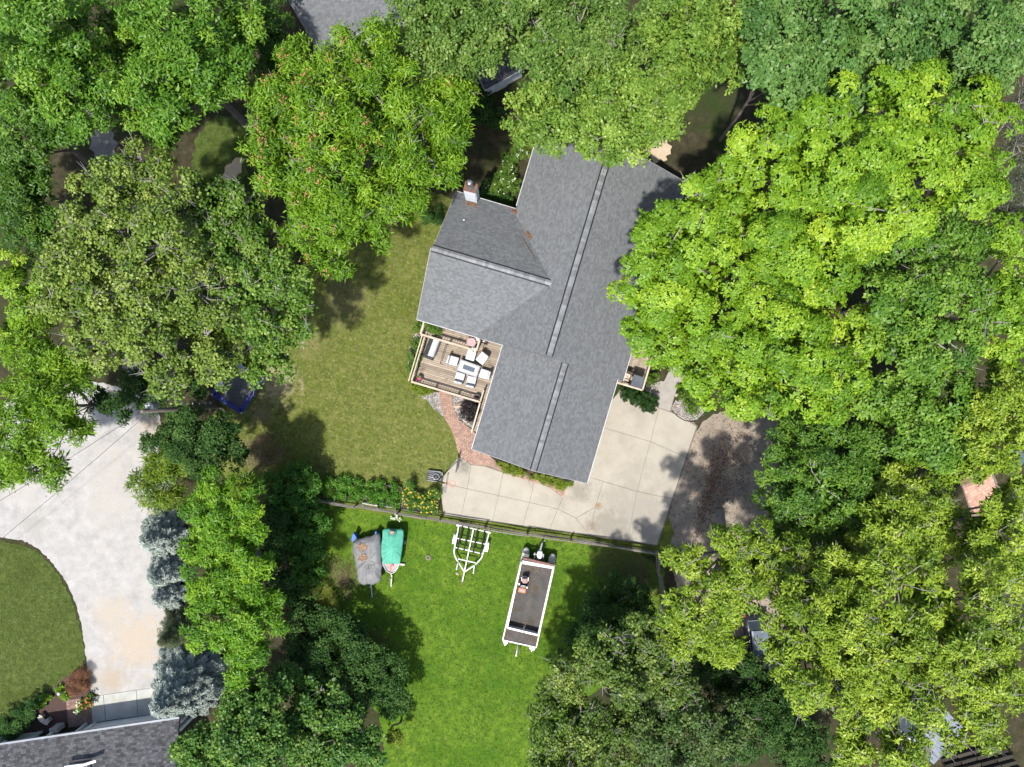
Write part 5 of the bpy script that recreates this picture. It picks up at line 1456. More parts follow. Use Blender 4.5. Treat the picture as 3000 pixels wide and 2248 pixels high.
# ------------------------------------------------------------------ utility pole and wires
b_ = at(640, 1189); pl = thing('utility_pole', 'tall wooden utility pole leaning over the gravel with a transformer', 'utility pole', b_)
top = at(416, 1206, 10.7); top = Vector((b_.x + (top.x - b_.x) * 1.0, b_.y + (top.y - b_.y) * 1.0, 10.7))
MB().tube([b_, b_.lerp(top, .5), top], [.17, .15, .12], 12).build('pole', M['pole_wood'], pl, smooth=True)
def onp(f): return b_.lerp(top, f)
pc_ = onp(.90) + Vector((.05, .30, 0))
MB().lathe([(.0, -.45), (.22, -.42), (.24, -.35), (.24, .35), (.22, .42), (.06, .46)], pc_, 16).build('transformer', M['poly_light'], pl, smooth=True)
for k in (-.1, .1): MB().lathe([(.05, 0), (.06, .05), (.03, .1), (.05, .15), (.02, .2)], pc_ + Vector((k, .05, .42)), 8).build('bushing', M['white_paint'], pl)
ca = onp(.52)
MB().bar(ca + Vector((.0, -.28, 0)), ca + Vector((-.08, .42, 0)), .12, .14).build('white_bracket', M['white_paint'], pl)
for k, f in enumerate((.12, .20, .29, .38, .46)):
    q = onp(f); MB().bar(q + Vector((0, -.1, 0)), q + Vector((-.03, .32, .02)), .06, .06).build('standoff', M['alu'], pl)
MB().tube([onp(.10) + Vector((0, .32, 0)), onp(.50) + Vector((0, .36, 0))], .03, 6).build('conduit', M['poly_light'], pl)
MB().tube([onp(0.02) + Vector((0, -.16, 0)), onp(.52) + Vector((0, -.14, 0))], .03, 6).build('conduit', M['alu'], pl)
for (px0, py0, z0), (px1, py1, z1), lab in (((420, 1204, 10.4), (-250, 1612, 9.6), 'power_line'), ((436, 1210, 9.2), (-400, 1904, 8.2), 'service_line')):
    a, b = at(px0, py0, z0), at(px1, py1, z1)
    pts = [a.lerp(b, t / 14) - Vector((0, 0, .6 * math.sin(math.pi * t / 14))) for t in range(15)]
    w = MB(); w.tube(pts, .014, 5); o = w.build(lab, M['wire'], None, base=a)
    tag(o, 'thin upper power wire crossing the gravel drive under the yellow green trees' if lab == 'power_line' else 'thin lower service wire crossing the open gravel drive to the mown circle', 'cable', 'wires running from the utility pole')

# ------------------------------------------------------------------ trampoline
tc = at(707, 1213, .9); du = (at(745, 1152, .9) - tc).normalized(); dv = (at(650, 1178, .9) - tc).normalized()
dv = (dv - du * dv.dot(du)).normalized()
W_, D_ = 3.0, 2.6
tm = thing('trampoline', 'rectangular trampoline with blue edge pads half under the olive tree', 'trampoline', (tc.x, tc.y, 0))
def tpt(a, b, z): p = tc + du * a + dv * b; return Vector((p.x, p.y, z))
n = 10
MB().add([tpt(.32 + (W_ - .64) * i / n, .32 + (D_ - .64) * j / n, .84 - .04 * math.sin(math.pi * i / n) * math.sin(math.pi * j / n)) for j in range(n + 1) for i in range(n + 1)], [(j * (n + 1) + i, j * (n + 1) + i + 1, (j + 1) * (n + 1) + i + 1, (j + 1) * (n + 1) + i) for j in range(n) for i in range(n)]).build('jumping_mat', M['trampoline_mat'], tm, smooth=True)
for (a0, b0q, a1q, b1q) in ((0, 0, W_, 0), (W_, 0, W_, D_), (W_, D_, 0, D_), (0, D_, 0, 0)):
    MB().bar(tpt(a0, b0q, .88).lerp(tpt(W_ / 2, D_ / 2, .88), .09), tpt(a1q, b1q, .88).lerp(tpt(W_ / 2, D_ / 2, .88), .09), .36, .05).build('edge_pad', M['trampoline_pad'], tm, bevel=.02, seg=2)
    MB().tube([tpt(a0, b0q, .83), tpt(a1q, b1q, .83)], .03, 8).build('frame_tube', M['alu'], tm)
for a in (.1, W_ / 2, W_ - .1):
    for b in (.05, D_ - .05): MB().tube([tpt(a, b, .83), tpt(a, b, 0)], .025, 6).build('leg', M['alu'], tm)
rg = thing('edging_ring', 'curved pale timber ring in the shade beside the trampoline', 'planter', at(640, 1208))
MB().tube([at(645 + 15 * math.cos(k * .3), 1215 + 19 * math.sin(k * .3), .15) for k in range(-6, 9)], .07, 6).build('ring', M['wood_rail'], rg)
for k in (-4, 0, 5): MB().box(at(645 + 15 * math.cos(k * .3), 1215 + 19 * math.sin(k * .3), .06), (.08, .08, .14)).build('peg', M['wood_grey'], rg)

# ------------------------------------------------------------------ parked car under the trees
cc_ = at(2221, 1888, .7); cc_.z = 0
car = thing('parked_car', 'dark car parked on the lane and mostly hidden by yellow green leaves', 'car', cc_)
crz = R(4); Mc = Matrix.Rotation(crz, 3, 'Z')          # nose towards -y
def cpnt(x, y, z): return cc_ + Mc @ Vector((x, y, z))
secs = [(2.25, .55, .72, .30), (2.18, .80, .86, .28), (1.8, .88, .92, .26), (1.0, .90, .95, .24), (0, .90, .95, .24), (-1.0, .90, .94, .24), (-1.7, .87, .88, .26), (-2.15, .76, .76, .3), (-2.25, .5, .62, .34)]
rings_ = []
for y, w, zt, zb in secs:
    rings_.append([cpnt(x * w, y, z) for x, z in ((-.92, zb), (-1, zb + .12), (-1, zt - .14), (-.93, zt - .03), (-.6, zt), (.6, zt), (.93, zt - .03), (1, zt - .14), (1, zb + .12), (.92, zb))])
MB().rings(rings_).build('body', M['car_paint'], car, smooth=True)
cab = [(1.75, .70, .93), (1.15, .64, 1.36), (.2, .63, 1.47), (-.55, .64, 1.42), (-1.2, .74, .93)]
rg_ = [[cpnt(-w, y, .9), cpnt(-w * .98, y, z - .02), cpnt(-w * .8, y, z), cpnt(w * .8, y, z), cpnt(w * .98, y, z - .02), cpnt(w, y, .9)] for y, w, z in cab]
MB().rings(rg_).build('window_band', M['glass'], car)
rf = [(1.22, .60, 1.375), (.2, .60, 1.485), (-.50, .61, 1.44)]
MB().rings([[cpnt(-w, y, z - .03), cpnt(-w * .85, y, z), cpnt(w * .85, y, z), cpnt(w, y, z - .03)] for y, w, z in rf]).build('roof', M['car_blue'], car)
for x in (-1, 1):
    MB().box(cpnt(x * .72, 2.13, .70), (.3, .14, .16), rz=crz).build('tail_light', M['red_lamp'], car, bevel=.02)
    MB().box(cpnt(x * .66, -2.10, .66), (.3, .16, .12), rz=crz).build('headlight', M['acryl'], car, bevel=.02)
    MB().box(cpnt(x * .98, -.75, .98), (.18, .1, .12), rz=crz).build('mirror', M['car_paint'], car, bevel=.02)
    for y in (1.35, -1.4): wheel(car, cpnt(x * .80, y, .31), Mc @ Vector((1, 0, 0)), r=.31, w=.2)
MB().bar(cpnt(-.6, 1.82, .95), cpnt(.6, 1.82, .95), .06, .03).build('spoiler', M['car_blue'], car)

litter('fallen_leaves', at(2120, 1380), lambda p: .008, 1700, 2.6, 5.0, -.25, None, M['roof_litter'], 51, size=.06)
litter('fallen_leaves', at(2075, 1450), lambda p: .008, 900, .7, 5.0, -.28, None, M['roof_litter'], 52, size=.06)
litter('fallen_leaves', at(1700, 1420), lambda p: .055, 60, 3.0, 3.0, 0, None, M['roof_litter'], 53, size=.035)

# ------------------------------------------------------------------ stones and gravel
def gravel(name, px_poly, n, z=.0, smin=.02, smax=.055, seed=1, label=None):
    P = pxpoly(px_poly); xs = [p.x for p in P]; ys = [p.y for p in P]
    rr_ = np.random.default_rng(seed)
    def inside(x, y):
        c = False; j = len(P) - 1
        for i in range(len(P)):
            if ((P[i].y > y) != (P[j].y > y)) and (x < (P[j].x - P[i].x) * (y - P[i].y) / (P[j].y - P[i].y) + P[i].x): c = not c
            j = i
        return c
    mb = MB(); k = 0; tries = 0
    while k < n and tries < n * 20:
        tries += 1
        x, y = rr_.uniform(min(xs), max(xs)), rr_.uniform(min(ys), max(ys))
        if not inside(x, y): continue
        s = rr_.uniform(smin, smax); a = rr_.uniform(0, 6.28); e = rr_.uniform(.55, 1)
        d = Vector((math.cos(a), math.sin(a), 0)) * s; f = Vector((-math.sin(a), math.cos(a), 0)) * s * e
        o = Vector((x, y, z)); h = s * rr_.uniform(.5, .9)
        mb.add([o + d, o + f, o - d, o - f, o + Vector((rr_.uniform(-.3, .3) * s, rr_.uniform(-.3, .3) * s, h))], [(0, 1, 4), (1, 2, 4), (2, 3, 4), (3, 0, 4)], tint=float(rr_.random()))
        k += 1
    return mb.build(name, M['gravel_stone'], None, kind='stuff', recalc=False)
beds = [('gravel_bed', [(1225, 1160), (1286, 1148), (1292, 1188), (1300, 1220), (1268, 1195), (1252, 1172)], 900, 1),
        ('gravel_bed', [(1322, 1156), (1366, 1166), (1404, 1190), (1398, 1240), (1388, 1258), (1358, 1240), (1340, 1218), (1328, 1187)], 1600, 2),
        ('gravel_bed', [(1217, 975), (1240, 985), (1212, 1050), (1200, 1100), (1195, 1070), (1200, 1020)], 900, 3),
        ('gravel_bed', [(1974, 1180), (2020, 1160), (2070, 1190), (2062, 1215), (2040, 1232), (2010, 1232), (1985, 1216), (1968, 1200)], 1700, 4),
        ('gravel_bed', [(1888, 1135), (1940, 1115), (1946, 1140), (1928, 1166), (1900, 1155)], 700, 5),
        ('gravel_bed', [(2005, 1110), (2060, 1100), (2080, 1150), (2030, 1165), (1990, 1150)], 700, 6)]
for nm, px, n, sd in beds:
    sheet('bed_soil', smooth_poly(pxpoly(px), 1), .014, M['brick_joint'], kind='structure')
    gravel(nm, px, n, .016, seed=sd)
curb = thing('bed_edging', 'dark curved edging around the round gravel bed at the driveway corner', 'edging', at(2020, 1240))
MB().tube([at(x, y, .06) for x, y in ((1968, 1204), (1985, 1220), (2005, 1232), (2025, 1236), (2045, 1230), (2060, 1215), (2072, 1195))], .035, 6).build('edging_strip', M['black_plastic'], curb)
tag(rock('boulder', at(1348, 1189, .12), (.52, .30, .32), M['tan_rock'], 5, sub=3), 'large pale tan boulder in the gravel beside the black leaved shrub', 'boulder')
stones = [(1937, 1120, .22, 'tan', 'tallest of the pale stones left of the porch walk'), (1931, 1131, .17, 'tan', 'pale stone just under the tallest one left of the porch walk'), (1924, 1142, .15, 'tan', 'orange tinted stone where the dark hedge meets the porch walk'),
          (1919, 1129, .14, 'grey', 'grey stone in the rubble left of the porch walk'), (1912, 1137, .12, 'tan', 'small tan stone deep in the rubble by the dark hedge'), (1935, 1141, .13, 'tan', 'small pale stone touching the round step'),
          (2011, 1127, .26, 'tan', 'nearly white rounded boulder right of the porch walk'), (1982, 1158, .30, 'tan', 'flat squared tan stone at the right edge of the porch walk'), (1981, 1142, .13, 'tan', 'small round pale stone above the flat squared one'),
          (1988, 1140, .12, 'grey', 'dark stone beside the small round pale one'), (1995, 1128, .16, 'grey', 'dark grey stone left of the white boulder'), (2014, 1112, .20, 'grey', 'dark stone above the white boulder'),
          (2023, 1106, .18, 'grey', 'grey stone at the top of the rockery under the maple'), (1986, 1188, .24, 'tan', 'broad flat tan stone at the top of the round gravel bed'), (1980, 1176, .12, 'grey', 'brown stone between walk edge and round gravel bed'), (2046, 1130, .22, 'grey', 'purplish grey stone at the right of the rockery')]
for i, (x, y, s, k, lab) in enumerate(stones):
    tag(rock('stone', at(x, y, s * .25), (s * .62, s * .48, s * .42), M['tan_rock' if k == 'tan' else 'grey_rock'], 20 + i), lab, 'stone', 'rockery stones by the porch walk')
# neighbour's garden pieces
bn = at(125, 2110)
gbn = thing('curved_bench', 'small curved grey stone bench on the dark mulch', 'bench', bn)
arc = [((109, 2103), (121, 2095)), ((116, 2114), (127, 2104)), ((126, 2121), (133, 2110)), ((138, 2126), (143, 2114))]
ring0 = [at(*a, .42) for a, b in arc]; ring1 = [at(*b, .42) for a, b in arc]
MB().prism([p.to_2d() for p in ring0] + [p.to_2d() for p in ring1[::-1]], .36, .44).build('seat', M['grey_rock'], gbn, bevel=.015)
for q in ((124, 2097), (145, 2108)): MB().box(at(*q, .2), (.14, .32, .4), rz=.7).build('leg', M['grey_rock'], gbn)
ob_ = at(190, 2021)
orb = thing('gazing_ball', 'pale gazing ball on a stand in the mulch bed', 'garden ornament', ob_)
MB().lathe([(.1, 0), (.04, .1), (.04, .5), (.08, .55)], ob_, 10).build('stand', M['black_metal'], orb)
MB().lathe([(.02, 0), (.1, .03), (.13, .12), (.1, .21), (.02, .24)], ob_ + Vector((0, 0, .55)), 14).build('ball', M['alu'], orb, smooth=True)

# ------------------------------------------------------------------ foliage
LEAVES = {
 # species: dark, mid, light leaf colours, translucency, sprig spacing, leaves per sprig, leaf length, width, clump radius, flatness
 'maple':   dict(c=((0.036, 0.088, 0.006), (0.090, 0.170, 0.008), (0.205, 0.280, 0.022)), tr=.26, sp=.27, k=7, L=.18, W=.085, rc=1.0, star=.9),
 'maplered':dict(c=((0.060, 0.030, 0.012), (0.120, 0.045, 0.020), (0.180, 0.080, 0.030)), tr=.30, sp=.25, k=6, L=.17, W=.09, rc=.5, star=.8),
 'mapledark':dict(c=((0.028, 0.072, 0.014), (0.058, 0.120, 0.024), (0.125, 0.185, 0.050)), tr=.28, sp=.28, k=6, L=.20, W=.105, rc=.95, star=.6),
 'midmaple':dict(c=((0.028, 0.074, 0.008), (0.066, 0.135, 0.013), (0.150, 0.228, 0.030)), tr=.27, sp=.28, k=6, L=.20, W=.10, rc=.85, star=.6),
 'ash':     dict(c=((0.020, 0.060, 0.006), (0.052, 0.122, 0.009), (0.140, 0.222, 0.022)), tr=.27, sp=.29, k=7, L=.22, W=.075, rc=.75, star=.5),
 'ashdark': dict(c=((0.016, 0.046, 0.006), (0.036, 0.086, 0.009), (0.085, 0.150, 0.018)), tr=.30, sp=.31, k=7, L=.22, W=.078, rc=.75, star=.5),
 'locust':  dict(c=((0.034, 0.084, 0.005), (0.076, 0.152, 0.007), (0.158, 0.240, 0.016)), tr=.28, sp=.27, k=8, L=.27, W=.058, rc=.62, star=.35),
 'oak':     dict(c=((0.042, 0.080, 0.010), (0.096, 0.145, 0.020), (0.205, 0.245, 0.058)), tr=.28, sp=.25, k=6, L=.15, W=.105, rc=.60, star=.2),
 'oakgreen':dict(c=((0.026, 0.066, 0.008), (0.058, 0.115, 0.013), (0.138, 0.200, 0.032)), tr=.28, sp=.26, k=6, L=.16, W=.11, rc=.60, star=.2),
 'linden':  dict(c=((0.030, 0.068, 0.011), (0.066, 0.120, 0.019), (0.155, 0.212, 0.050)), tr=.28, sp=.26, k=6, L=.18, W=.095, rc=.70, star=.15),
 'lindenlight': dict(c=((0.038, 0.082, 0.010), (0.088, 0.152, 0.018), (0.190, 0.258, 0.048)), tr=.30, sp=.26, k=6, L=.18, W=.095, rc=.68, star=.15),
 'cotton':  dict(c=((0.046, 0.090, 0.007), (0.112, 0.172, 0.012), (0.235, 0.288, 0.034)), tr=.27, sp=.27, k=8, L=.20, W=.07, rc=.62, star=.6),
 'cottondark':dict(c=((0.024, 0.062, 0.009), (0.055, 0.118, 0.012), (0.125, 0.195, 0.022)), tr=.30, sp=.28, k=8, L=.20, W=.07, rc=.65, star=.6),
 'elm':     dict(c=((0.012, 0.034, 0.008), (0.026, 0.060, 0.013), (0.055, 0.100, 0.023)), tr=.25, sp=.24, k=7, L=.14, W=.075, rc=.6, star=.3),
 'hazel':   dict(c=((0.022, 0.062, 0.012), (0.048, 0.108, 0.016), (0.120, 0.185, 0.028)), tr=.28, sp=.23, k=6, L=.16, W=.125, rc=.55, star=.2),
 'olive':   dict(c=((0.026, 0.054, 0.008), (0.056, 0.096, 0.014), (0.150, 0.190, 0.038)), tr=.28, sp=.26, k=6, L=.16, W=.10, rc=.60, star=.3),
 'olivedark':dict(c=((0.020, 0.046, 0.010), (0.042, 0.078, 0.017), (0.098, 0.138, 0.036)), tr=.26, sp=.27, k=6, L=.16, W=.10, rc=.60, star=.3),
 'walnut':  dict(c=((0.030, 0.086, 0.007), (0.074, 0.165, 0.009), (0.180, 0.275, 0.018)), tr=.36, sp=.26, k=9, L=.22, W=.06, rc=.55, star=.7),
 'sumac':   dict(c=((0.055, 0.115, 0.008), (0.115, 0.195, 0.012), (0.230, 0.290, 0.028)), tr=.36, sp=.30, k=9, L=.36, W=.06, rc=.40, star=.7),
 'spruce':  dict(c=((0.150, 0.185, 0.160), (0.240, 0.285, 0.252), (0.350, 0.400, 0.360)), tr=.05, sp=.16, k=16, L=.20, W=.055, rc=.30, star=1.0),
 'juniper': dict(c=((0.040, 0.062, 0.028), (0.070, 0.098, 0.042), (0.125, 0.150, 0.075)), tr=.08, sp=.18, k=10, L=.16, W=.028, rc=.32, star=1.0),
 'yew':     dict(c=((0.007, 0.022, 0.004), (0.014, 0.040, 0.007), (0.030, 0.068, 0.013)), tr=.10, sp=.085, k=8, L=.08, W=.03, rc=.20, star=.8),
 'blackleaf':dict(c=((0.010, 0.008, 0.009), (0.018, 0.013, 0.014), (0.040, 0.032, 0.030)), tr=.08, sp=.12, k=8, L=.10, W=.035, rc=.28, star=.6),
 'shrub':   dict(c=((0.035, 0.085, 0.009), (0.075, 0.150, 0.013), (0.150, 0.230, 0.030)), tr=.30, sp=.15, k=7, L=.11, W=.055, rc=.28, star=.5),
 'shrubyellow':dict(c=((0.070, 0.120, 0.008), (0.135, 0.190, 0.013), (0.230, 0.275, 0.035)), tr=.30, sp=.13, k=7, L=.12, W=.05, rc=.25, star=.6),
 'lime':    dict(c=((0.080, 0.170, 0.008), (0.135, 0.255, 0.012), (0.220, 0.340, 0.030)), tr=.30, sp=.13, k=7, L=.13, W=.07, rc=.22, star=.6),
 'veg':     dict(c=((0.030, 0.105, 0.008), (0.065, 0.180, 0.012), (0.130, 0.260, 0.025)), tr=.30, sp=.15, k=7, L=.13, W=.06, rc=.26, star=.4),
 'thicket': dict(c=((0.020, 0.078, 0.008), (0.046, 0.135, 0.012), (0.100, 0.205, 0.022)), tr=.30, sp=.20, k=6, L=.14, W=.11, rc=.45, star=.3),
 'hedge':   dict(c=((0.018, 0.055, 0.012), (0.034, 0.088, 0.017), (0.070, 0.135, 0.028)), tr=.15, sp=.12, k=8, L=.08, W=.045, rc=.35, star=.5),
 'rustgrass':dict(c=((0.085, 0.035, 0.018), (0.150, 0.068, 0.030), (0.250, 0.130, 0.065)), tr=.2, sp=.13, k=10, L=.26, W=.014, rc=.25, star=.9),
 'strawgrass':dict(c=((0.095, 0.130, 0.012), (0.165, 0.200, 0.025), (0.270, 0.290, 0.060)), tr=.3, sp=.14, k=10, L=.45, W=.016, rc=.2, star=.9),
 'brush':   dict(c=((0.075, 0.045, 0.028), (0.120, 0.078, 0.050), (0.200, 0.140, 0.095)), tr=.05, sp=.20, k=6, L=.30, W=.014, rc=.35, star=.2),
 'conifer': dict(c=((0.025, 0.034, 0.020), (0.050, 0.060, 0.036), (0.100, 0.105, 0.070)), tr=.05, sp=.20, k=9, L=.24, W=.025, rc=.5, star=.3),
 'lawn':    dict(c=((0.036, 0.082, 0.007), (0.074, 0.136, 0.010), (0.140, 0.205, 0.024)), tr=.30, sp=.1, k=7, L=.11, W=.022, rc=.2, star=.35),
 'drylawn': dict(c=((0.055, 0.075, 0.012), (0.098, 0.112, 0.024), (0.210, 0.200, 0.085)), tr=.25, sp=.1, k=6, L=.09, W=.020, rc=.2, star=.35),
 'lilies':  dict(c=((0.030, 0.100, 0.012), (0.060, 0.150, 0.018), (0.120, 0.215, 0.030)), tr=.30, sp=.16, k=8, L=.22, W=.03, rc=.25, star=.8),
}
for k_, d_ in LEAVES.items():
    g_ = 1.0
    if d_['sp'] >= .22 and k_ not in ('brush', 'conifer', 'sumac'):
        d_['L'] *= 1.22; d_['W'] *= 1.35; g_ = 1.52
    d_['c'] = tuple(tuple(min(.6, x * g_) for x in c) for c in d_['c'])
LMAT = {k: leaf_mat(k + '_leaves', *d['c'], trans=d['tr'], spec=.1 if k in ('elm', 'hedge', 'yew') else .25) for k, d in LEAVES.items()}
N_LEAVES = [0]

def unit(a):
    return a / np.maximum(1e-9, np.linalg.norm(a, axis=1, keepdims=True))

def leaf_mesh(name, pos, nrm, tint, sp, rng, scale=1.0):
    """Sprigs at pos with axis nrm: each a whorl of folded leaves."""
    d = LEAVES[sp]; k = d['k']; n = len(pos)
    scale = np.repeat(np.broadcast_to(np.asarray(scale, float), (n,)), k)[:, None]
    P = np.repeat(pos, k, 0); Nn = np.repeat(nrm, k, 0)
    m = n * k; N_LEAVES[0] += m
    ref = np.where(np.abs(Nn[:, 2:3]) < .9, np.array([[0, 0, 1.]]), np.array([[1., 0, 0]]))
    a = unit(np.cross(Nn, ref)); b = np.cross(Nn, a)
    ph = (np.tile(np.arange(k), n) / k + np.repeat(rng.random(n), k)) * 2 * np.pi + rng.normal(0, .25, m)
    tang = a * np.cos(ph)[:, None] + b * np.sin(ph)[:, None]
    star = d['star']
    el = rng.normal(.05, .20 + .22 * (1 - star), m)
    D = tang * np.cos(el)[:, None] + Nn * np.sin(el)[:, None]
    D = unit(D + rng.normal(0, .10 + .22 * (1 - star), (m, 3)))
    up = unit(Nn + rng.normal(0, .22 + .24 * (1 - star), (m, 3)))
    S = unit(np.cross(D, up)); T = np.cross(S, D)
    T = np.where((T * Nn).sum(1, keepdims=True) < 0, -T, T)
    L = d['L'] * scale * rng.uniform(.7, 1.25, (m, 1)); W = d['W'] * scale * rng.uniform(.75, 1.25, (m, 1))
    O = P + rng.normal(0, d['L'] * .45 * (1.2 - star), (m, 3)) + D * (L * .06)
    v = np.empty((m, 4, 3), np.float32)
    v[:, 0] = O
    v[:, 1] = O + D * L * .48 + S * W * .5 + T * W * .16
    v[:, 2] = O + D * L - T * L * .10
    v[:, 3] = O + D * L * .48 - S * W * .5 + T * W * .16
    me = bpy.data.meshes.new(name)
    me.vertices.add(m * 4); me.vertices.foreach_set('co', v.ravel())
    me.loops.add(m * 4); me.loops.foreach_set('vertex_index', np.arange(m * 4, dtype=np.int32))
    me.polygons.add(m); me.polygons.foreach_set('loop_start', np.arange(0, m * 4, 4, dtype=np.int32))
    t = np.clip(np.repeat(tint, k) + rng.normal(0, .13, m), 0, 1).astype(np.float32)
    at_ = me.attributes.new('tint', 'FLOAT', 'FACE'); at_.data.foreach_set('value', t)
    me.update(calc_edges=True)
    return me

def sphere_dirs(n, rng, zmin=-.35):
    z = rng.uniform(zmin, 1, n); a = rng.uniform(0, 2 * np.pi, n); r = np.sqrt(1 - z * z)
    return np.stack([r * np.cos(a), r * np.sin(a), z], 1)

def crown_points(lobes, sp, rng, hz=.75, dens=1.0, interior=.30, rc=None, zmin=-.35, cover=1.0):
    """Clumps over the surface of the lobes, sprigs over the clumps. lobes: rows of x, y, z, radius."""
    d = LEAVES[sp]; rc0 = rc or d['rc']
    Lb = np.array(lobes, float); C = []; CN = []; CR = []
    for i, (x, y, z, r) in enumerate(Lb):
        n = max(4, int(cover * 2.05 * (r / rc0) ** 2 + 3))
        dr = sphere_dirs(n, rng, zmin)
        p = np.array([x, y, z]) + dr * np.array([r, r, r * hz]) * (rng.uniform(.50, 1.0, n)[:, None] ** .8) * .95
        keep = np.ones(n, bool)
        for j, (x2, y2, z2, r2) in enumerate(Lb):
            if j == i: continue
            q = (p - np.array([x2, y2, z2])) / np.array([r2, r2, r2 * hz])
            keep &= (q * q).sum(1) > .60
        p = p[keep]; dr = dr[keep]
        C.append(p); CN.append(dr); CR.append(np.full(len(p), min(rc0, r * .62)) * rng.uniform(.65, 1.25, len(p)))
    C = np.concatenate(C); CN = np.concatenate(CN); CR = np.concatenate(CR)
    spc = d['sp'] / math.sqrt(dens)
    ns = np.maximum(3, (3.6 * (CR / spc) ** 2).astype(int))
    idx = np.repeat(np.arange(len(C)), ns); m = len(idx)
    dr = sphere_dirs(m, rng, -.25)
    axis = unit(CN * .55 + np.array([[0, 0, .55]]))
    dr = unit(dr + axis[idx] * .75)
    flat = np.array([1, 1, .72])
    P = C[idx] + dr * flat * CR[idx][:, None] * rng.uniform(.84, 1.0, m)[:, None]
    Nn = unit(dr * 1.0 + np.array([[0, 0, .40]]) + rng.normal(0, .14, (m, 3)))
    ct = rng.normal(0, .15, len(C))
    tint = .46 + ct[idx] + rng.normal(0, .06, m)
    SCL = np.ones(m)
    if interior > 0:
        nI = int(m * interior); li = rng.choice(len(Lb), nI, p=(Lb[:, 3] ** 2) / (Lb[:, 3] ** 2).sum())
        q = unit(rng.normal(0, 1, (nI, 3))) * rng.uniform(.1, .62, nI)[:, None]
        PI_ = Lb[li, :3] + q * np.stack([Lb[li, 3], Lb[li, 3], Lb[li, 3] * hz], 1)
        PI_[:, 2] -= Lb[li, 3] * .30
        SCL = np.concatenate([np.ones(m), np.full(nI, 1.7)])
        P = np.concatenate([P, PI_]); Nn = np.concatenate([Nn, unit(rng.normal(0, .6, (nI, 3)) + np.array([[0, 0, .6]]))]); tint = np.concatenate([tint, .46 + rng.normal(0, .14, nI)])
    return P, Nn, tint, C, CN, CR, SCL

def tree(name, label, sp, ztop, lobes_px, cat='tree', group=None, hz=.75, dens=1.0, trunk=True, twigs=0, pale=False, bark=None, trunk_px=None, interior=.30, seed=None, drop=.45, rc=None, cover=1.0, tscale=1.0):
    """lobes_px: (px, py, r_px[, ztop]) as the lobes of the crown are seen in the photograph."""
    rng = np.random.default_rng(seed if seed is not None else abs(hash_(label)) % 100000)
    lobes = []
    cx = np.average([l[0] for l in lobes_px], weights=[l[2] ** 2 for l in lobes_px]); cy = np.average([l[1] for l in lobes_px], weights=[l[2] ** 2 for l in lobes_px])
    ext = max(1.0, max(math.hypot(l[0] - cx, l[1] - cy) for l in lobes_px))
    for l in lobes_px:
        zt = l[3] if len(l) > 3 else ztop * (1 - drop * (math.hypot(l[0] - cx, l[1] - cy) / ext) ** 2 * .6) * rng.uniform(.93, 1.03)
        r = l[2] * (CAM_H - zt) / FPX
        zc = max(zt - r * hz, .12 * zt)
        r = l[2] * (CAM_H - zc) / FPX
        p = at(l[0], l[1], zc + r * hz * .25)
        lobes.append((p.x, p.y, zc, r * .93))
    P, Nn, tint, C, CN, CR, SCL = crown_points(lobes, sp, rng, hz, dens, interior, rc=rc, cover=cover)
    keep = P[:, 2] > .05
    P, Nn, tint, SCL = P[keep], Nn[keep], tint[keep], SCL[keep]
    Lb = np.array(lobes)
    ctr = np.average(Lb[:, :3], axis=0, weights=Lb[:, 3] ** 2)
    base = Vector((ctr[0], ctr[1], 0)) if trunk_px is None else at(trunk_px[0], trunk_px[1], 0)
    t = thing(name, label, cat, base, group)
    off = np.array(base)
    link_mesh('crown', leaf_mesh('crown', P - off, Nn, tint, sp, rng, SCL), LMAT[sp], t)
    if trunk:
        mb = MB(); zmid = float(ctr[2]); rt = (.016 * ztop + .03) * tscale
        top_ = Vector((ctr[0] + rng.normal(0, .2), ctr[1] + rng.normal(0, .2), zmid - .03 * ztop))
        m1 = base.lerp(top_, .35) + Vector((rng.normal(0, .12), rng.normal(0, .12), 0)); m2 = base.lerp(top_, .7) + Vector((rng.normal(0, .2), rng.normal(0, .2), 0))
        mb.tube([base - Vector((0, 0, .2)), base + Vector((0, 0, .25)), m1, m2, top_], [rt * 1.5, rt * 1.1, rt * .9, rt * .65, rt * .25], 8)
        mb.build('trunk', bark or (M['bark_pale'] if pale else M['bark']), t, smooth=True, recalc=False)
        lb = MB()
        for (x, y, z, r) in lobes:
            e = Vector((x, y, z + r * .25)); f = rng.uniform(.35, .7)
            s = m1.lerp(m2, min(1, f)) if f < .6 else m2
            mm = s.lerp(e, .5) + Vector((rng.normal(0, .25), rng.normal(0, .25), rng.normal(.1, .2)))
            lb.tube([s, mm, e], [rt * .42, rt * .28, rt * .12], 6, caps=False)
        if twigs:
            pick = rng.choice(len(C), min(twigs, len(C)), replace=False)
            for i in pick:
                c = Vector(C[i]); q = min(lobes, key=lambda l: (Vector(l[:3]) - c).length)
                s = Vector(q[:3]); o = Vector(CN[i])
                tip = c + o * float(CR[i]) * .98 + Vector((0, 0, .10))
                mm = s.lerp(tip, .6) + Vector((rng.normal(0, .15), rng.normal(0, .15), rng.normal(.1, .1)))
                lb.tube([s, mm, tip], [.038, .028, .010], 5, caps=False)
                for _ in range(3):
                    w = unit(rng.normal(0, 1, (1, 3)) + np.array([CN[i]]) * .5 + np.array([[0, 0, .5]]))[0]
                    s2 = mm.lerp(tip, rng.uniform(.2, .8)); lb.tube([s2, s2 + Vector(w) * .35, s2 + Vector(w) * .7 + Vector((0, 0, .05))], [.022, .015, .006], 4, caps=False)
        lb.build('branches', M['bark_pale'] if (twigs or pale) else M['bark'], t, recalc=False)
    return t, lobes, C, CN, CR

def hash_(s):
    h = 0
    for ch in s: h = (h * 131 + ord(ch)) & 0xffffffff
    return h

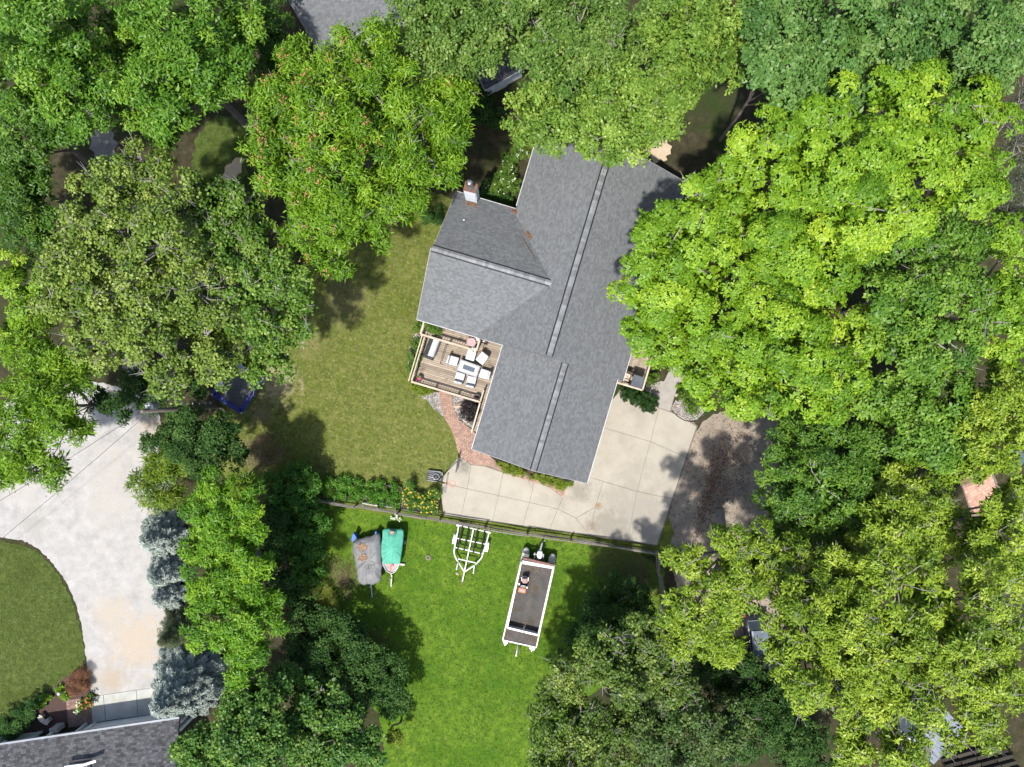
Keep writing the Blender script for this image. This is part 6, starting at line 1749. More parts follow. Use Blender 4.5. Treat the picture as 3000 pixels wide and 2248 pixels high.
def shrub(name, label, sp, h, lobes_px, cat='shrub', group=None, hz=.8, dens=1.0, stem=True, flowers=None, interior=.3, rc=None, seed=None):
    rng = np.random.default_rng(seed if seed is not None else hash_(label) % 100000)
    lobes = []
    for l in lobes_px:
        hh = l[3] if len(l) > 3 else h * rng.uniform(.85, 1.1)
        r = l[2] * (CAM_H - hh) / FPX; zc = max(hh - r * hz, hh * .35)
        p = at(l[0], l[1], zc + (hh - zc) * .4); lobes.append((p.x, p.y, zc, r * .95))
    Lb = np.array(lobes); hz2 = min(hz, h * .62 / max(.05, float(Lb[:, 3].mean())))
    P, Nn, tint, C, CN, CR, SCL = crown_points(lobes, sp, rng, hz2, dens, interior, rc=rc, zmin=-.2)
    keep = P[:, 2] > .02; P, Nn, tint, SCL = P[keep], Nn[keep], tint[keep], SCL[keep]
    ctr = np.average(Lb[:, :3], axis=0, weights=Lb[:, 3] ** 2); base = Vector((ctr[0], ctr[1], 0))
    t = thing(name, label, cat, base, group); off = np.array(base)
    link_mesh('foliage', leaf_mesh('foliage', P - off, Nn, tint, sp, rng, SCL), LMAT[sp], t)
    if stem:
        mb = MB()
        for (x, y, z, r) in lobes:
            for k in range(3):
                a = rng.uniform(0, 6.28); g = Vector((x + .1 * math.cos(a), y + .1 * math.sin(a), -.05))
                mb.tube([g, g.lerp(Vector((x, y, z)), .5) + Vector((rng.normal(0, .06), rng.normal(0, .06), 0)), Vector((x + r * .5 * math.cos(a), y + r * .5 * math.sin(a), z))], [.02, .015, .008], 5, caps=False)
        mb.build('stems', M['bark'], t, recalc=False)
    if flowers:
        mat_, n, size = flowers
        sel = rng.choice(len(P), min(n, len(P)), replace=False); fb = MB()
        for i in sel:
            if Nn[i][2] < .2: continue
            p = Vector(P[i]) + Vector(Nn[i]) * .08
            for k in range(5):
                a = k * 1.257; d1 = Vector((math.cos(a), math.sin(a), .25)) * size; d2 = Vector((math.cos(a + .6), math.sin(a + .6), .25)) * size * .8
                fb.add([p, p + d1, p + (d1 + d2) * .62, p + d2], [(0, 1, 2, 3)], tint=float(rng.random()))
        if fb.v: fb.build('flowers', mat_, t, kind='stuff', recalc=False)
    return t

def grass_tufts(name, px_poly, n, sp, seed, size=1.0, z=.01):
    """Short blades standing in a lawn, so that it has a real nap."""
    P2 = pxpoly(px_poly); rng = np.random.default_rng(seed)
    xs = np.array([p.x for p in P2]); ys = np.array([p.y for p in P2])
    pts = np.stack([rng.uniform(xs.min(), xs.max(), n * 2), rng.uniform(ys.min(), ys.max(), n * 2)], 1)
    ins = np.zeros(len(pts), bool); j = len(P2) - 1
    for i in range(len(P2)):
        c = ((ys[i] > pts[:, 1]) != (ys[j] > pts[:, 1])) & (pts[:, 0] < (xs[j] - xs[i]) * (pts[:, 1] - ys[i]) / (ys[j] - ys[i] + 1e-9) + xs[i])
        ins ^= c; j = i
    pts = pts[ins][:n]
    P = np.concatenate([pts, np.full((len(pts), 1), z)], 1)
    w = np.sin(pts[:, 0] * 1.1 + np.sin(pts[:, 1] * .7) * 2) * np.sin(pts[:, 1] * .9 + np.sin(pts[:, 0] * .8) * 2)
    o = link_mesh(name, leaf_mesh(name, P, unit(rng.normal(0, .25, (len(P), 3)) + np.array([[0, 0, 1.]])), .5 + .16 * w + rng.normal(0, .12, len(P)), sp, rng, size), LMAT[sp], None)
    o['kind'] = 'stuff'
    return o

def spruce(name, label, base_px, h, Rb, sp='spruce', seed=1, group=None):
    """A conifer: whorls of boughs round the stem, each bough ending in bristling tufts."""
    rng = np.random.default_rng(seed); base = at(base_px[0], base_px[1], 0)
    t = thing(name, label, 'tree', base, group)
    P = []; Nn = []; tint = []; br = MB()
    nt_ = max(6, int(h / .32))
    for i in range(nt_):
        f = (i + .4) / nt_; z = .25 + (h - .35) * f
        L = Rb * (1 - f) ** .85 + .10
        nb = max(4, int(5 + L * 4.5)); a0 = rng.uniform(0, 6.28)
        for k in range(nb):
            a = a0 + 2 * math.pi * k / nb + rng.normal(0, .12); l = L * rng.uniform(.78, 1.12)
            d = np.array([math.cos(a), math.sin(a), 0]); side = np.array([-d[1], d[0], 0])
            tip = np.array([0, 0, z]) + d * l + np.array([0, 0, -.18 * l + .10])
            br.tube([base + Vector((0, 0, z)), base + Vector(np.array([0, 0, z]) + d * l * .5 + np.array([0, 0, -.10 * l])), base + Vector(tip)], [.03, .02, .008], 4, caps=False)
            n = max(2, int(l / .16)); tone = rng.normal(.5, .16)
            for j in range(n):
                s = (j + 1) / n
                if s < .25: continue
                c = np.array([0, 0, z]) * (1 - s) + tip * s
                w = .34 * l * (1 - s) + .10
                for q in (-1, 0, 1):
                    p = c + side * w * q * rng.uniform(.7, 1.1) + d * (-.06 * abs(q)) + np.array([0, 0, rng.normal(0, .02)])
                    P.append(p); Nn.append(d * .75 + side * q * .55 + np.array([0, 0, .9])); tint.append(tone + .25 * (s - .6))
    P.append(np.array([0, 0, h])); Nn.append(np.array([0, 0, 1.])); tint.append(.7)
    P = np.array(P); Nn = unit(np.array(Nn)); tint = np.array(tint)
    link_mesh('crown', leaf_mesh('crown', P, Nn, tint, sp, rng), LMAT[sp], t)
    br.tube([base, base + Vector((0, 0, h * .5)), base + Vector((0, 0, h))], [.02 * h + .02, .012 * h + .015, .008], 7)
    br.build('trunk', M['bark'], t, recalc=False)
    return t

# ------------------------------------------------------------------ trees, as their crowns are seen
T = tree
# top left
T('ash_tree', 'tall ash tree filling the top left corner with yellowish upper boughs', 'ash', 15, [(110, 110, 170), (320, 80, 170), (60, 260, 110), (235, 250, 125), (190, 335, 75), (20, 60, 120)])
T('ash_tree', 'ash tree whose drooping boughs hang over the shaded lane near the top left', 'ash', 14, [(520, 80, 150), (480, 240, 130), (420, 335, 105), (555, 175, 100), (640, 60, 120), (650, 215, 85), (600, 275, 65), (500, 330, 70), (470, 395, 45)])
T('understory_tree', 'dim young tree in shade between the top ash and the hidden house', 'ashdark', 8, [(760, 50, 100), (790, 170, 60), (700, 130, 60)])
T('ash_tree', 'darker ash at the left edge above the shaded lane', 'ashdark', 10, [(90, 360, 110), (35, 470, 100), (140, 300, 70), (120, 420, 50)])
T('ash_tree', 'small dark ash at the left edge with bare ground on its right', 'ashdark', 8, [(60, 560, 80), (30, 500, 70), (110, 500, 40)])
T('understory_tree', 'low dim tree at the left edge beside the big olive tree', 'ashdark', 6, [(80, 650, 90), (140, 740, 60), (120, 620, 50), (150, 820, 50)])
T('young_maple', 'bright young maple at the left edge, upper of two', 'maple', 10, [(20, 790, 60), (55, 870, 65), (20, 960, 60), (130, 930, 35)])
T('maple_tree', 'yellow green maple on the left edge hanging over the gravel drive', 'locust', 12, [(90, 1050, 100), (185, 1070, 65), (70, 1190, 105), (160, 1215, 75), (55, 1310, 85), (140, 1370, 55), (215, 1130, 40), (230, 1255, 38), (20, 1380, 50)], tscale=.5)
# big olive tree and its neighbours
T('oak_tree', 'broad olive green oak with pale twigs left of the back lawn', 'oak', 14, [(300, 560, 110), (420, 500, 85), (500, 570, 100), (245, 680, 105), (360, 700, 140), (205, 800, 100), (330, 860, 140), (470, 720, 130), (450, 930, 140), (300, 1000, 105), (560, 850, 120), (590, 990, 125), (500, 1090, 85), (640, 1060, 80), (145, 865, 50), (225, 930, 75)], twigs=170, pale=True, drop=.3)
T('oak_tree', 'greener oak leaning over the left side of the back lawn', 'oakgreen', 12.5, [(640, 620, 85), (720, 590, 70), (620, 720, 90), (730, 720, 105), (820, 800, 80), (720, 850, 115), (860, 880, 55), (760, 960, 85), (800, 1050, 58), (745, 1090, 42), (870, 960, 45), (600, 560, 60)], twigs=80, pale=True, drop=.35)
t_loc, lob, C_, CN_, CR_ = T('honey_locust', 'bright green tree with orange seed clusters above the wing chimney', 'locust', 15, [(930, 220, 125), (1060, 150, 120), (820, 320, 105), (960, 360, 150), (1120, 300, 150), (1230, 350, 120), (1320, 400, 75), (850, 470, 125), (1000, 520, 150), (1150, 500, 140), (1270, 470, 80), (930, 640, 110), (1055, 650, 95), (965, 745, 60), (890, 700, 60), (765, 410, 70), (1190, 610, 60), (1310, 300, 70)], twigs=60, pale=True, drop=.35)
rng_ = np.random.default_rng(5); sb_ = MB()
for i in rng_.permutation(len(C_))[:260]:
    p = C_[i] + CN_[i] * CR_[i] * .95
    px = p[0] * FPX / (CAM_H - p[2]) + 1500; py = 1124 - p[1] * FPX / (CAM_H - p[2])
    if CN_[i][2] < .35 or rng_.random() > max(.04, 1.0 - (px - 760) / 420): continue
    for k in range(13):
        q = Vector(p) + Vector(rng_.normal(0, .15, 3)) + Vector((0, 0, .06)); a = rng_.uniform(0, 6.28); s = rng_.uniform(.04, .085)
        d = Vector((math.cos(a), math.sin(a), rng_.uniform(-.3, .3))) * s; e = Vector((-math.sin(a), math.cos(a), .2)) * s * .45
        sb_.add([q - d, q + e, q + d, q - e], [(0, 1, 2, 3)], tint=float(rng_.random()))
sb_.build('seed_clusters', M['seed_orange'], t_loc, kind='stuff', recalc=False)
# top centre
T('linden_tree', 'dull grey green tree at the top edge left of the shed', 'linden', 13, [(1200, 110, 100), (1330, 80, 120), (1290, 200, 100), (1400, 130, 85), (1240, 20, 110), (1390, 20, 90), (1350, 260, 50)])
T('linden_tree', 'pale leaved tree at the top edge behind the shed', 'linden', 14.5, [(1560, 60, 130), (1700, 60, 125), (1640, 160, 110), (1500, 110, 80), (1830, 80, 110), (1560, 0, 110), (1760, 150, 80)], twigs=20)
T('linden_tree', 'pale green tree overhanging the upper end of the main roof', 'lindenlight', 13, [(1700, 280, 110), (1830, 300, 120), (1610, 280, 90), (1545, 310, 60), (1760, 380, 85), (1880, 390, 80), (1960, 330, 85), (1660, 380, 60), (1725, 425, 42), (1815, 450, 30), (1990, 250, 65), (1520, 370, 40), (1570, 380, 50)], drop=.3, twigs=16)
T('linden_tree', 'grey green tree at the top edge right of centre', 'lindenlight', 14, [(1990, 110, 120), (2090, 180, 105), (2130, 60, 105), (2190, 130, 65), (2010, 20, 90)])
T('maple_tree', 'dark blue green maple at the top edge, leftmost of three', 'mapledark', 16, [(2320, 80, 125), (2310, 220, 115), (2390, 300, 80), (2250, 190, 75), (2300, 320, 60), (2240, 60, 70)], tscale=.4)
T('maple_tree', 'dark blue green maple at the top edge, middle one of three', 'mapledark', 17, [(2480, 90, 125), (2590, 50, 105), (2560, 185, 105), (2470, 215, 90), (2640, 140, 80), (2530, 10, 90)])
T('maple_tree', 'dark blue green maple filling the top right corner', 'mapledark', 16, [(2800, 50, 125), (2900, 110, 115), (2755, 180, 100), (2850, 215, 100), (2960, 30, 95), (2940, 215, 60), (2990, 130, 60)])
# the bright maples right of the house
T('sugar_maple', 'bright maple crown resting over the right eave of the main roof', 'maple', 14, [(1905, 650, 70), (1965, 720, 105), (1885, 770, 65), (1855, 865, 55), (1905, 900, 95), (2050, 660, 105), (2080, 800, 130), (2000, 880, 100), (2050, 570, 55), (2110, 520, 80), (1920, 990, 85), (2190, 680, 115), (2190, 560, 100), (1870, 950, 55)], drop=.35, twigs=14)
T('sugar_maple', 'bright maple with many rounded boughs in the upper right quarter', 'maple', 17, [(2250, 410, 110), (2370, 370, 95), (2490, 330, 105), (2610, 285, 85), (2740, 300, 100), (2840, 320, 85), (2890, 400, 85), (2780, 420, 130), (2640, 430, 130), (2500, 470, 130), (2370, 510, 115), (2890, 510, 75), (2810, 550, 105), (2670, 580, 130), (2540, 600, 115), (2950, 535, 38)], drop=.3, twigs=24)
T('sugar_maple', 'bright maple in the middle of the right half between larger maples', 'maple', 15, [(2330, 650, 105), (2400, 750, 105), (2290, 780, 85), (2480, 720, 80), (2300, 690, 80), (2400, 640, 70)], drop=.3)
T('sugar_maple', 'bright maple over the porch walk and the round gravel bed', 'maple', 13, [(2030, 1040, 85), (2130, 1000, 100), (2060, 1105, 45), (2150, 1120, 85), (2075, 1165, 38), (2265, 960, 115), (2245, 1110, 105), (2385, 880, 100), (2375, 1030, 115), (2475, 980, 95), (2345, 1150, 85), (2470, 1120, 85), (2435, 1180, 60), (2255, 1190, 40), (2175, 1185, 45), (2530, 1050, 55)], drop=.3, twigs=14)
T('red_maple', 'mid green maple right of the bright maples at mid height', 'midmaple', 14.5, [(2640, 740, 105), (2750, 720, 105), (2860, 680, 95), (2650, 880, 105), (2760, 880, 115), (2750, 1000, 100), (2640, 1010, 95), (2850, 960, 70), (2880, 830, 85), (2700, 1080, 80), (2800, 1100, 45), (2860, 1060, 35)], twigs=40, pale=True)
T('red_maple', 'yellowish maple cut by the right edge at mid height', 'maple', 14, [(2975, 700, 75), (2965, 830, 70), (2940, 900, 70), (2985, 950, 55), (2965, 1050, 70), (2930, 1100, 45)])
T('red_maple', 'mid green maple above the salmon terrace', 'midmaple', 13, [(2620, 1190, 90), (2740, 1170, 105), (2850, 1180, 80), (2810, 1280, 95), (2720, 1320, 90), (2590, 1290, 55)])
T('red_maple', 'yellow leaved maple at the right edge above the salmon terrace', 'cotton', 14, [(2930, 1180, 85), (2970, 1270, 75), (2900, 1290, 85), (2850, 1350, 55), (2990, 1180, 60), (2950, 1360, 40), (2990, 1400, 30)])
T('oak_tree', 'dark glossy oak right of the asphalt lane', 'cottondark', 11, [(2350, 1280, 105), (2450, 1290, 125), (2560, 1320, 115), (2420, 1430, 125), (2320, 1400, 90), (2540, 1440, 125), (2290, 1490, 75), (2440, 1550, 105), (2290, 1330, 45), (2350, 1530, 80)], twigs=14)
T('willow_oak', 'light green tree left of the salmon terrace', 'cotton', 13, [(2690, 1440, 105), (2640, 1560, 115), (2760, 1580, 100), (2560, 1580, 80), (2790, 1530, 50)], twigs=30, pale=True)
T('willow_oak', 'light green tree at the right edge below the salmon terrace', 'cotton', 13, [(2940, 1560, 105), (2970, 1450, 55), (2880, 1600, 85), (2985, 1660, 75), (2985, 1510, 45), (2930, 1490, 40)], twigs=20, pale=True)
# lower right
T('cottonwood', 'yellow green tree over the asphalt lane nearest the fence corner', 'cotton', 12, [(2109, 1562, 33), (1998, 1644, 52), (2060, 1660, 55), (2139, 1612, 60), (2223, 1590, 55), (2071, 1706, 65), (2161, 1690, 85), (2234, 1663, 85), (1980, 1766, 48), (2036, 1804, 75), (2160, 1890, 34), (2135, 1840, 40), (1990, 1853, 58), (1985, 1885, 40), (2110, 1860, 78), (2180, 1760, 75), (2039, 1907, 38), (2120, 1905, 52), (2310, 1676, 100), (2120, 1780, 60)], drop=.3, twigs=60, pale=True, trunk_px=(2110, 1500))
T('cottonwood', 'yellow green tree above the parked car', 'cotton', 14, [(2340, 1790, 100), (2450, 1720, 120), (2480, 1850, 130), (2390, 1910, 95), (2320, 1960, 60), (2560, 1950, 120), (2450, 2010, 100), (2590, 2060, 90), (2550, 2150, 80), (2490, 2190, 55), (2370, 2030, 55), (2275, 1840, 38), (2270, 1900, 40)], drop=.3, twigs=80, pale=True)
T('cottonwood', 'largest yellow green tree in the lower right corner over the metal roof', 'cotton', 15, [(2640, 1710, 125), (2760, 1770, 130), (2680, 1880, 125), (2840, 1870, 125), (2790, 1990, 105), (2900, 1750, 100), (2960, 1890, 80), (2920, 2010, 95), (2690, 2030, 75), (2850, 2110, 70), (2640, 2190, 65), (2790, 2170, 38), (2740, 2100, 50), (2700, 2160, 40), (2900, 2150, 45)], drop=.25, twigs=110, pale=True)
# bottom centre right
T('poplar_tree', 'olive tree right of the pontoon boat with sparse bright boughs', 'olive', 10.5, [(1761, 1917, 70), (1791, 1872, 36), (1890, 1839, 45), (1907, 1876, 55), (1744, 1957, 75), (1883, 1940, 85), (1981, 1974, 55), (1951, 2018, 55), (1839, 2008, 75), (1670, 1957, 55), (1646, 1991, 42)], twigs=40, pale=True, drop=.3)
T('poplar_tree', 'olive tree cut by the bottom edge beside the lush lawn', 'olive', 9, [(1636, 2059, 65), (1703, 2093, 75), (1602, 2127, 55), (1619, 2195, 75), (1703, 2178, 85), (1788, 2127, 75), (1788, 2195, 85), (1670, 2235, 70), (1590, 2240, 45)], twigs=30, pale=True)
T('poplar_tree', 'darker olive tree at the bottom edge right of centre', 'olivedark', 8.5, [(1890, 2110, 75), (1992, 2093, 75), (1941, 2161, 95), (2043, 2144, 85), (2144, 2127, 75), (2093, 2195, 85), (2009, 2229, 75), (1907, 2222, 75)], twigs=20)
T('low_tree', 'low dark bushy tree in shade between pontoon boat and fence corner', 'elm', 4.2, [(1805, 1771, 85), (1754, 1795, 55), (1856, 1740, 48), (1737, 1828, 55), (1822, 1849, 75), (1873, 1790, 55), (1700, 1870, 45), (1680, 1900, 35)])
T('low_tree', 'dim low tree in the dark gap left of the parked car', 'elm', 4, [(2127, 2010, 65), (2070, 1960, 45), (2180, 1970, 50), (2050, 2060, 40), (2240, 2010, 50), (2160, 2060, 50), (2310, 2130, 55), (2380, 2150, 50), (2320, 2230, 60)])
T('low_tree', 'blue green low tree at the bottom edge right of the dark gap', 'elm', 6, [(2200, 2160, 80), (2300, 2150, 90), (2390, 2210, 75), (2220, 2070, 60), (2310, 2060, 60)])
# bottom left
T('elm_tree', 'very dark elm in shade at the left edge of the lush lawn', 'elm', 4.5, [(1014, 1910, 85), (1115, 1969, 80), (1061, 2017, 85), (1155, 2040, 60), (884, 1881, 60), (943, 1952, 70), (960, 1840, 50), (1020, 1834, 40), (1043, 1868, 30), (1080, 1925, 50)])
T('hazel_tree', 'round leaved tree with yellowish tips at the bottom left of the lawn', 'hazel', 6.5, [(866, 2011, 75), (949, 2040, 75), (913, 2099, 90), (1002, 2099, 65), (854, 2158, 85), (972, 2176, 85), (1061, 2188, 58), (913, 2235, 80), (1090, 2225, 40)], twigs=12)
T('hazel_tree', 'dark round leaved tree between the blue spruce and the bottom edge', 'hazel', 9, [(736, 2052, 75), (695, 2111, 75), (766, 2135, 75), (677, 2188, 75), (736, 2217, 75), (588, 2188, 65), (547, 2225, 48), (636, 2235, 60), (795, 2035, 55), (800, 2200, 60)])
T('sapling', 'small yellow leaved sapling at the shaded lawn edge near the bottom', 'shrubyellow', 3, [(1161, 2155, 24), (1145, 2165, 14), (1170, 2175, 12)])
# centre left
T('walnut_tree', 'bright glossy walnut tree between gravel drive and lower lawn', 'walnut', 9.5, [(633, 1455, 72), (716, 1426, 45), (716, 1480, 55), (585, 1516, 55), (651, 1545, 85), (705, 1600, 75), (579, 1606, 60), (742, 1679, 70), (633, 1675, 95), (618, 1775, 95), (707, 1800, 85), (783, 1804, 55), (677, 1870, 75), (748, 1905, 62), (707, 1960, 45), (819, 1839, 28), (590, 1850, 50)], drop=.2)
T('sumac_tree', 'yellowish sumac with feathery fronds at the gravel edge', 'sumac', 5, [(488, 1360, 55), (525, 1364, 42), (427, 1415, 45), (452, 1455, 50), (506, 1447, 36), (434, 1346, 24), (395, 1420, 25)])
T('sumac_tree', 'small sumac frond cluster at the top right of the walnut tree', 'sumac', 9.8, [(708, 1430, 34), (735, 1412, 22)], trunk_px=(690, 1440))
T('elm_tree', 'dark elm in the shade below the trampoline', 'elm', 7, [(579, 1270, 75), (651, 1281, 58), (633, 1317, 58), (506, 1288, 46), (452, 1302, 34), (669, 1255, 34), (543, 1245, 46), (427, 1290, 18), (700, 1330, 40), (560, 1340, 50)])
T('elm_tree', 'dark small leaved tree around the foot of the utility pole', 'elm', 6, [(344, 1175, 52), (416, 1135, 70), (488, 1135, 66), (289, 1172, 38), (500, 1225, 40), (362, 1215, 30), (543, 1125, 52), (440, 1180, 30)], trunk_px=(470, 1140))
spruce('blue_spruce', 'silvery blue spruce leaning over the neighbour driveway', (575, 1975), 6.2, 2.9, seed=1)
spruce('blue_spruce', 'blue spruce at the gravel edge just below the sumac', (492, 1560), 3.6, 1.7, seed=2)
spruce('blue_spruce', 'blue spruce in the middle of the row along the gravel edge', (500, 1668), 3.0, 1.45, seed=3)
spruce('blue_spruce', 'bluish spruce below the middle one along the gravel edge', (505, 1732), 2.6, 1.2, seed=4)
spruce('blue_spruce', 'tiny blue spruce showing between the sumac fronds', (478, 1397), 2.6, .95, seed=5)
spruce('juniper', 'olive grey juniper between the blue spruces and the walnut', (538, 1835), 3.6, 1.6, sp='juniper', seed=6)
T('bare_conifer', 'thin brownish conifer at the right edge behind the bright maple', 'conifer', 11, [(2985, 420, 50), (2960, 620, 55), (2990, 300, 45), (2990, 520, 45)], twigs=60, pale=True, interior=.1)
# undergrowth
S = shrub
S('thicket', 'bright leafy thicket left of the raised beds', 'thicket', 2.4, [(803, 1433, 56), (862, 1403, 54), (906, 1412, 40), (818, 1477, 55), (891, 1456, 46), (891, 1506, 55), (920, 1536, 40), (862, 1545, 62), (906, 1571, 44), (955, 1530, 20)], dens=.8)
S('thicket', 'leafy thicket below the bright one, beside the tarped boat', 'thicket', 1.8, [(880, 1620, 55), (905, 1680, 42), (930, 1610, 30), (870, 1690, 38)], dens=.8)
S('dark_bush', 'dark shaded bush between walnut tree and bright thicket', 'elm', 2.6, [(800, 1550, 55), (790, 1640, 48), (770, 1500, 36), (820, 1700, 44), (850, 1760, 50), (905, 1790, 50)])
S('ornamental_grass', 'yellow green tuft of long grass left of the tarped boat', 'strawgrass', .9, [(945, 1740, 36), (930, 1765, 26), (965, 1765, 24)], stem=False, interior=0)
S('dry_brush', 'tangled dry brown brush beside the tarped boat', 'brush', .5, [(1000, 1680, 34), (1012, 1720, 22), (975, 1650, 24), (1020, 1745, 16)], stem=False, interior=0, dens=.5)
S('dry_brush', 'reddish brown dead bush on the back lawn under the elm', 'brush', 1.0, [(785, 1305, 38), (770, 1335, 32), (800, 1330, 28)], stem=False, interior=.2, dens=.9)
S('fern_patch', 'dim green plants between shed and back lawn', 'elm', .8, [(1420, 300, 36), (1440, 330, 40), (1400, 340, 26)])
S('hydrangea', 'flowering shrub between wing roof and main roof', 'shrub', 1.5, [(1495, 470, 34), (1480, 510, 32), (1500, 540, 28), (1465, 545, 28), (1525, 440, 26), (1445, 530, 24)], flowers=(M['white_flower'], 70, .05))
S('dark_bush', 'dark shrub in the shade behind the chimney corner', 'hedge', 1.2, [(1430, 565, 24), (1450, 590, 26), (1475, 590, 26), (1425, 540, 18)])
S('ornamental_grass', 'tufts of tall grass at the upper left eave of the main roof', 'strawgrass', .9, [(1535, 430, 20), (1545, 405, 16)], stem=False, interior=0)
S('dark_bush', 'small shrub between the locust crown and the wing corner', 'hedge', .8, [(1265, 635, 26), (1250, 620, 20), (1285, 612, 14)])
S('garden_shrub', 'green shrub left of the deck beside the double rail', 'shrub', 1.0, [(1222, 1010, 20), (1216, 1040, 20), (1208, 1065, 18), (1204, 1085, 14), (1228, 1000, 12)])
S('garden_shrub', 'small green shrub at the landing corner outside the rail', 'shrub', 1.3, [(1225, 955, 15), (1230, 945, 10), (1218, 962, 8)])
S('garden_shrub', 'green shrub growing up through the landing behind the rail', 'shrub', 2.0, [(1262, 960, 14), (1272, 966, 16), (1280, 975, 11), (1255, 952, 9)])
S('garden_shrub', 'yellow green shrub under the lower deck corner', 'shrubyellow', .8, [(1218, 1135, 13), (1235, 1142, 17), (1252, 1145, 14), (1210, 1126, 9), (1240, 1154, 9)])
S('blackleaf_shrub', 'nearly black leaved shrub in the gravel beside the ramp', 'blackleaf', 1.2, [(1365, 1190, 17), (1382, 1200, 18), (1372, 1216, 19), (1388, 1186, 13), (1355, 1222, 12), (1378, 1230, 12), (1392, 1212, 11)])
for i, (x, y, r, lab) in enumerate([(1463, 1357, 12, 'leftmost bright plant of the strip under the garage gable'), (1483, 1370, 13, 'second bright plant from the left under the garage gable'), (1504, 1378, 13, 'third bright plant from the left under the garage gable'), (1524, 1386, 13, 'bright plant left of the brown gap under the garage ridge'),
                                 (1568, 1398, 11, 'thin bright plant right of the garage ridge end'), (1592, 1404, 13, 'bright plant just right of the brown gap under the garage gable'), (1614, 1411, 14, 'bright plant second from the right end under the garage gable'), (1640, 1417, 16, 'largest bright plant at the right end of the garage gable strip'), (1664, 1417, 12, 'last bright plant at the right corner of the garage gable')]):
    S('border_plant', lab, 'shrubyellow', .55, [(x, y, r), (x - 8, y + 2, r * .7), (x + 8, y + 4, r * .7)], cat='plant', group='bright plants along the garage gable')
S('border_plant', 'brownish withered plant in the gap of the garage gable strip', 'brush', .4, [(1548, 1391, 12), (1556, 1396, 10)], cat='plant', stem=False)
S('yew_hedge', 'dark clipped yew hedge between side porch and driveway', 'yew', 1.2, [(1838, 1146, 20), (1858, 1155, 23), (1880, 1164, 24), (1902, 1172, 24), (1916, 1180, 19), (1832, 1160, 14), (1890, 1186, 17), (1912, 1194, 14), (1865, 1172, 18)], cat='hedge', interior=.5)
S('garden_shrub', 'green shrub under the maple at the rockery right of the porch walk', 'shrub', 1.3, [(2020, 1170, 26), (2045, 1180, 24), (2010, 1150, 18), (2030, 1200, 18), (2000, 1165, 14)])
S('garden_shrub', 'green shrub squeezed between porch rail and rockery', 'shrub', .9, [(1905, 1115, 14), (1915, 1100, 14), (1900, 1100, 10)])
S('garden_shrub', 'low lime shrub left of the dark rocks at the porch walk', 'lime', .5, [(1992, 1136, 8), (1997, 1145, 6)])
for lab, lob_ in (('leafy greens in the bed nearest the thicket', [(965, 1412, 22), (1000, 1416, 26), (1035, 1422, 24), (975, 1445, 24), (1015, 1450, 26), (1045, 1455, 20), (950, 1430, 18)]), ('leafy greens in the middle bed with the exposed frame', [(1085, 1432, 22), (1115, 1436, 26), (1150, 1440, 26), (1092, 1460, 20), (1130, 1462, 26), (1162, 1466, 20)])):
    S('vegetable_plants', lab, 'veg', .75, lob_, cat='plants', group='plants in the raised beds')
S('flowering_plants', 'tall plants with yellow flowers nearest the driveway', 'lilies', .9, [(1200, 1450, 20), (1225, 1470, 22), (1255, 1465, 22), (1272, 1450, 16), (1240, 1488, 20), (1265, 1488, 16), (1205, 1480, 16)], cat='plants', flowers=(M['yellow_flower'], 130, .06), group='plants in the raised beds')
S('fern', 'feathery fern poking up behind the yellow flowers', 'lilies', 1.1, [(1205, 1428, 13), (1200, 1416, 9)], cat='plant')
S('daisy_patch', 'small patch of white daisies at the fence foot above the teal boat', 'shrub', .2, [(1160, 1514, 10), (1170, 1518, 9)], cat='flowers', stem=False, flowers=(M['white_flower'], 60, .06))
S('boxwood_hedge', 'dense dark boxwood hedge left of the mulch bed', 'hedge', 1.4, [(85, 2075, 30), (60, 2100, 34), (40, 2130, 30), (20, 2150, 26), (100, 2060, 20), (75, 2115, 22), (10, 2120, 26)], cat='hedge')
S('rusty_grass', 'rust brown ornamental grass at the gravel corner of the mulch bed', 'rustgrass', .9, [(228, 1990, 26), (235, 2012, 24), (215, 2005, 20), (240, 1975, 16), (222, 2025, 16)], stem=False, interior=.3)
S('lime_plant', 'round lime green plant beside the gazing ball', 'lime', .5, [(190, 2037, 12)], cat='plant')
S('lime_plant', 'spreading lime plant at the lawn side of the mulch bed', 'lime', .4, [(128, 2046, 10), (142, 2046, 9)], cat='plant')
S('lime_plant', 'bright small plants left of the gazing ball', 'lime', .4, [(165, 2024, 9), (180, 2012, 8), (175, 2022, 7)], cat='plant')
S('lime_plant', 'straggling pale plant in the mulch above the bench', 'lime', .35, [(118, 2070, 6), (128, 2066, 5)], cat='plant')
S('flower_bush', 'leafy planting with orange and white flowers on the brick patio', 'shrub', .7, [(250, 2060, 14), (240, 2072, 12), (258, 2048, 11), (262, 2066, 10)], cat='plant', flowers=(M['orange_flower'], 40, .06))
S('white_phlox', 'white flowering sprig at the left of the orange flowers', 'lime', .5, [(230, 2064, 6), (228, 2083, 6)], cat='plant', flowers=(M['white_flower'], 60, .05), stem=False)

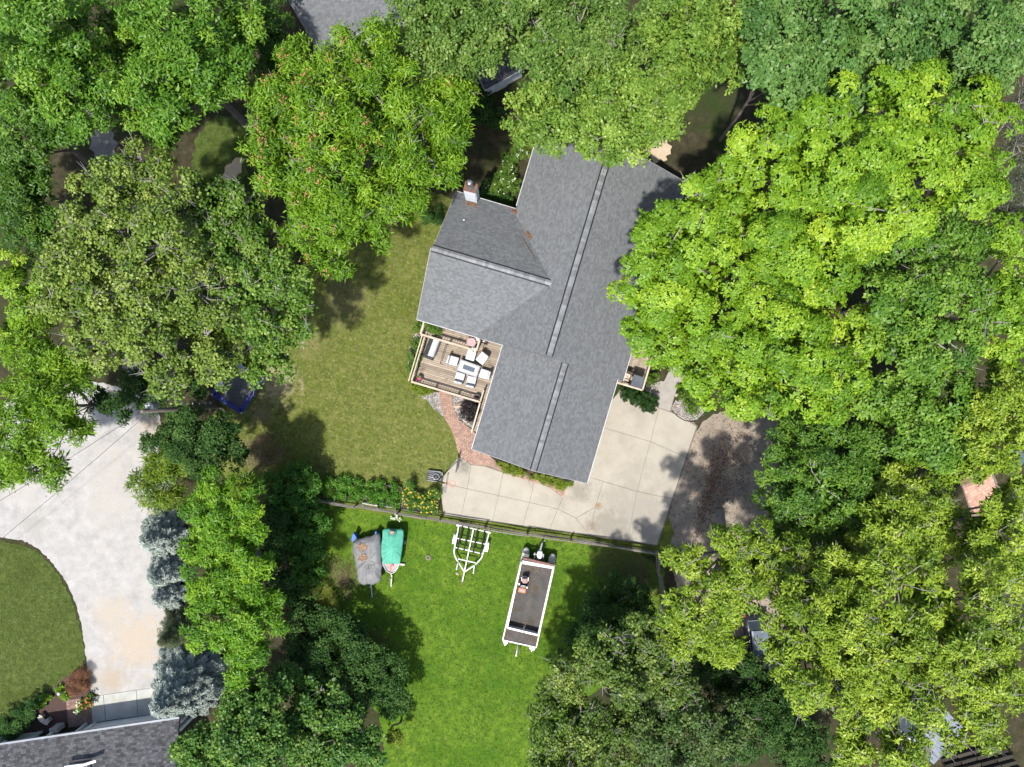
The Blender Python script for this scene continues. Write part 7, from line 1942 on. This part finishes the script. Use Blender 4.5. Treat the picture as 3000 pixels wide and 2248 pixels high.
grass_tufts('grass', [(940, 1480), (1290, 1530), (1600, 1580), (1925, 1630), (1930, 1790), (1780, 1880), (1640, 1980), (1580, 2260), (1090, 2260), (1200, 2080), (1080, 1880), (960, 1780), (930, 1600)], 15000, 'lawn', 61)
grass_tufts('grass', [(1070, 640), (1270, 640), (1240, 930), (1205, 1120), (1250, 1165), (1300, 1200), (1325, 1270), (1345, 1335), (1312, 1385), (1294, 1425), (1060, 1400), (900, 1370), (700, 1400), (690, 1200), (800, 1000), (900, 820), (1000, 680)], 12000, 'drylawn', 62)
grass_tufts('grass', [(0, 1590), (90, 1605), (160, 1680), (212, 1775), (238, 1875), (244, 1945), (190, 1985), (110, 2045), (0, 2140)], 3500, 'drylawn', 63)
grass_tufts('grass', [(1292, 1514), (1612, 1556), (1925, 1602), (1925, 1622), (1600, 1575), (1292, 1528)], 1500, 'drylawn', 64, 1.3)
# flower pots on the deck
def pot(px, py, z, r, label, flower):
    p = at(px, py, z + .4); p.z = z
    t = thing('flower_pot', label, 'flower pot', p, 'pots at the lower deck corners')
    MB().lathe([(r * .7, 0), (r, .36), (r * 1.08, .38), (r * 1.08, .42), (r * .92, .42), (r * .9, .34)], p, 22).build('pot', M['poly_grey'], t, smooth=False)
    MB().lathe([(r * .9, 0), (r * .88, .01)], p + Vector((0, 0, .335)), 20).build('soil', M['mulch'], t)
    if flower:
        rng = np.random.default_rng(9); n = 26
        P = np.array([[rng.normal(0, r * .4), rng.normal(0, r * .4), .38 + rng.uniform(0, .12)] for _ in range(n)])
        link_mesh('leaves', leaf_mesh('leaves', P + np.array(p) - np.array(p), unit(rng.normal(0, .5, (n, 3)) + np.array([[0, 0, 1]])), np.full(n, .6), 'lime', rng, .7), LMAT['lime'], t)
        fb = MB()
        for k in range(26):
            c = p + Vector((rng.normal(.02, r * .32), rng.normal(-.03, r * .3), .50 + rng.uniform(0, .08)))
            for j in range(5):
                a = j * 1.257; d1 = Vector((math.cos(a), math.sin(a), .2)) * .04; d2 = Vector((math.cos(a + .7), math.sin(a + .7), .2)) * .035
                fb.add([c, c + d1, c + (d1 + d2) * .65, c + d2], [(0, 1, 2, 3)], tint=float(rng.random()))
        fb.build('flowers', M['pink_flower'], t, kind='stuff', recalc=False)
    return t
pot(1228, 1109, DZ, .21, 'dark pot with pink flowers in the outer lower deck corner', True)
pot(1397.6, 1164.6, DZ, .21, 'empty black pot in the lower deck corner next to the ramp', False)
print('leaves', N_LEAVES[0])
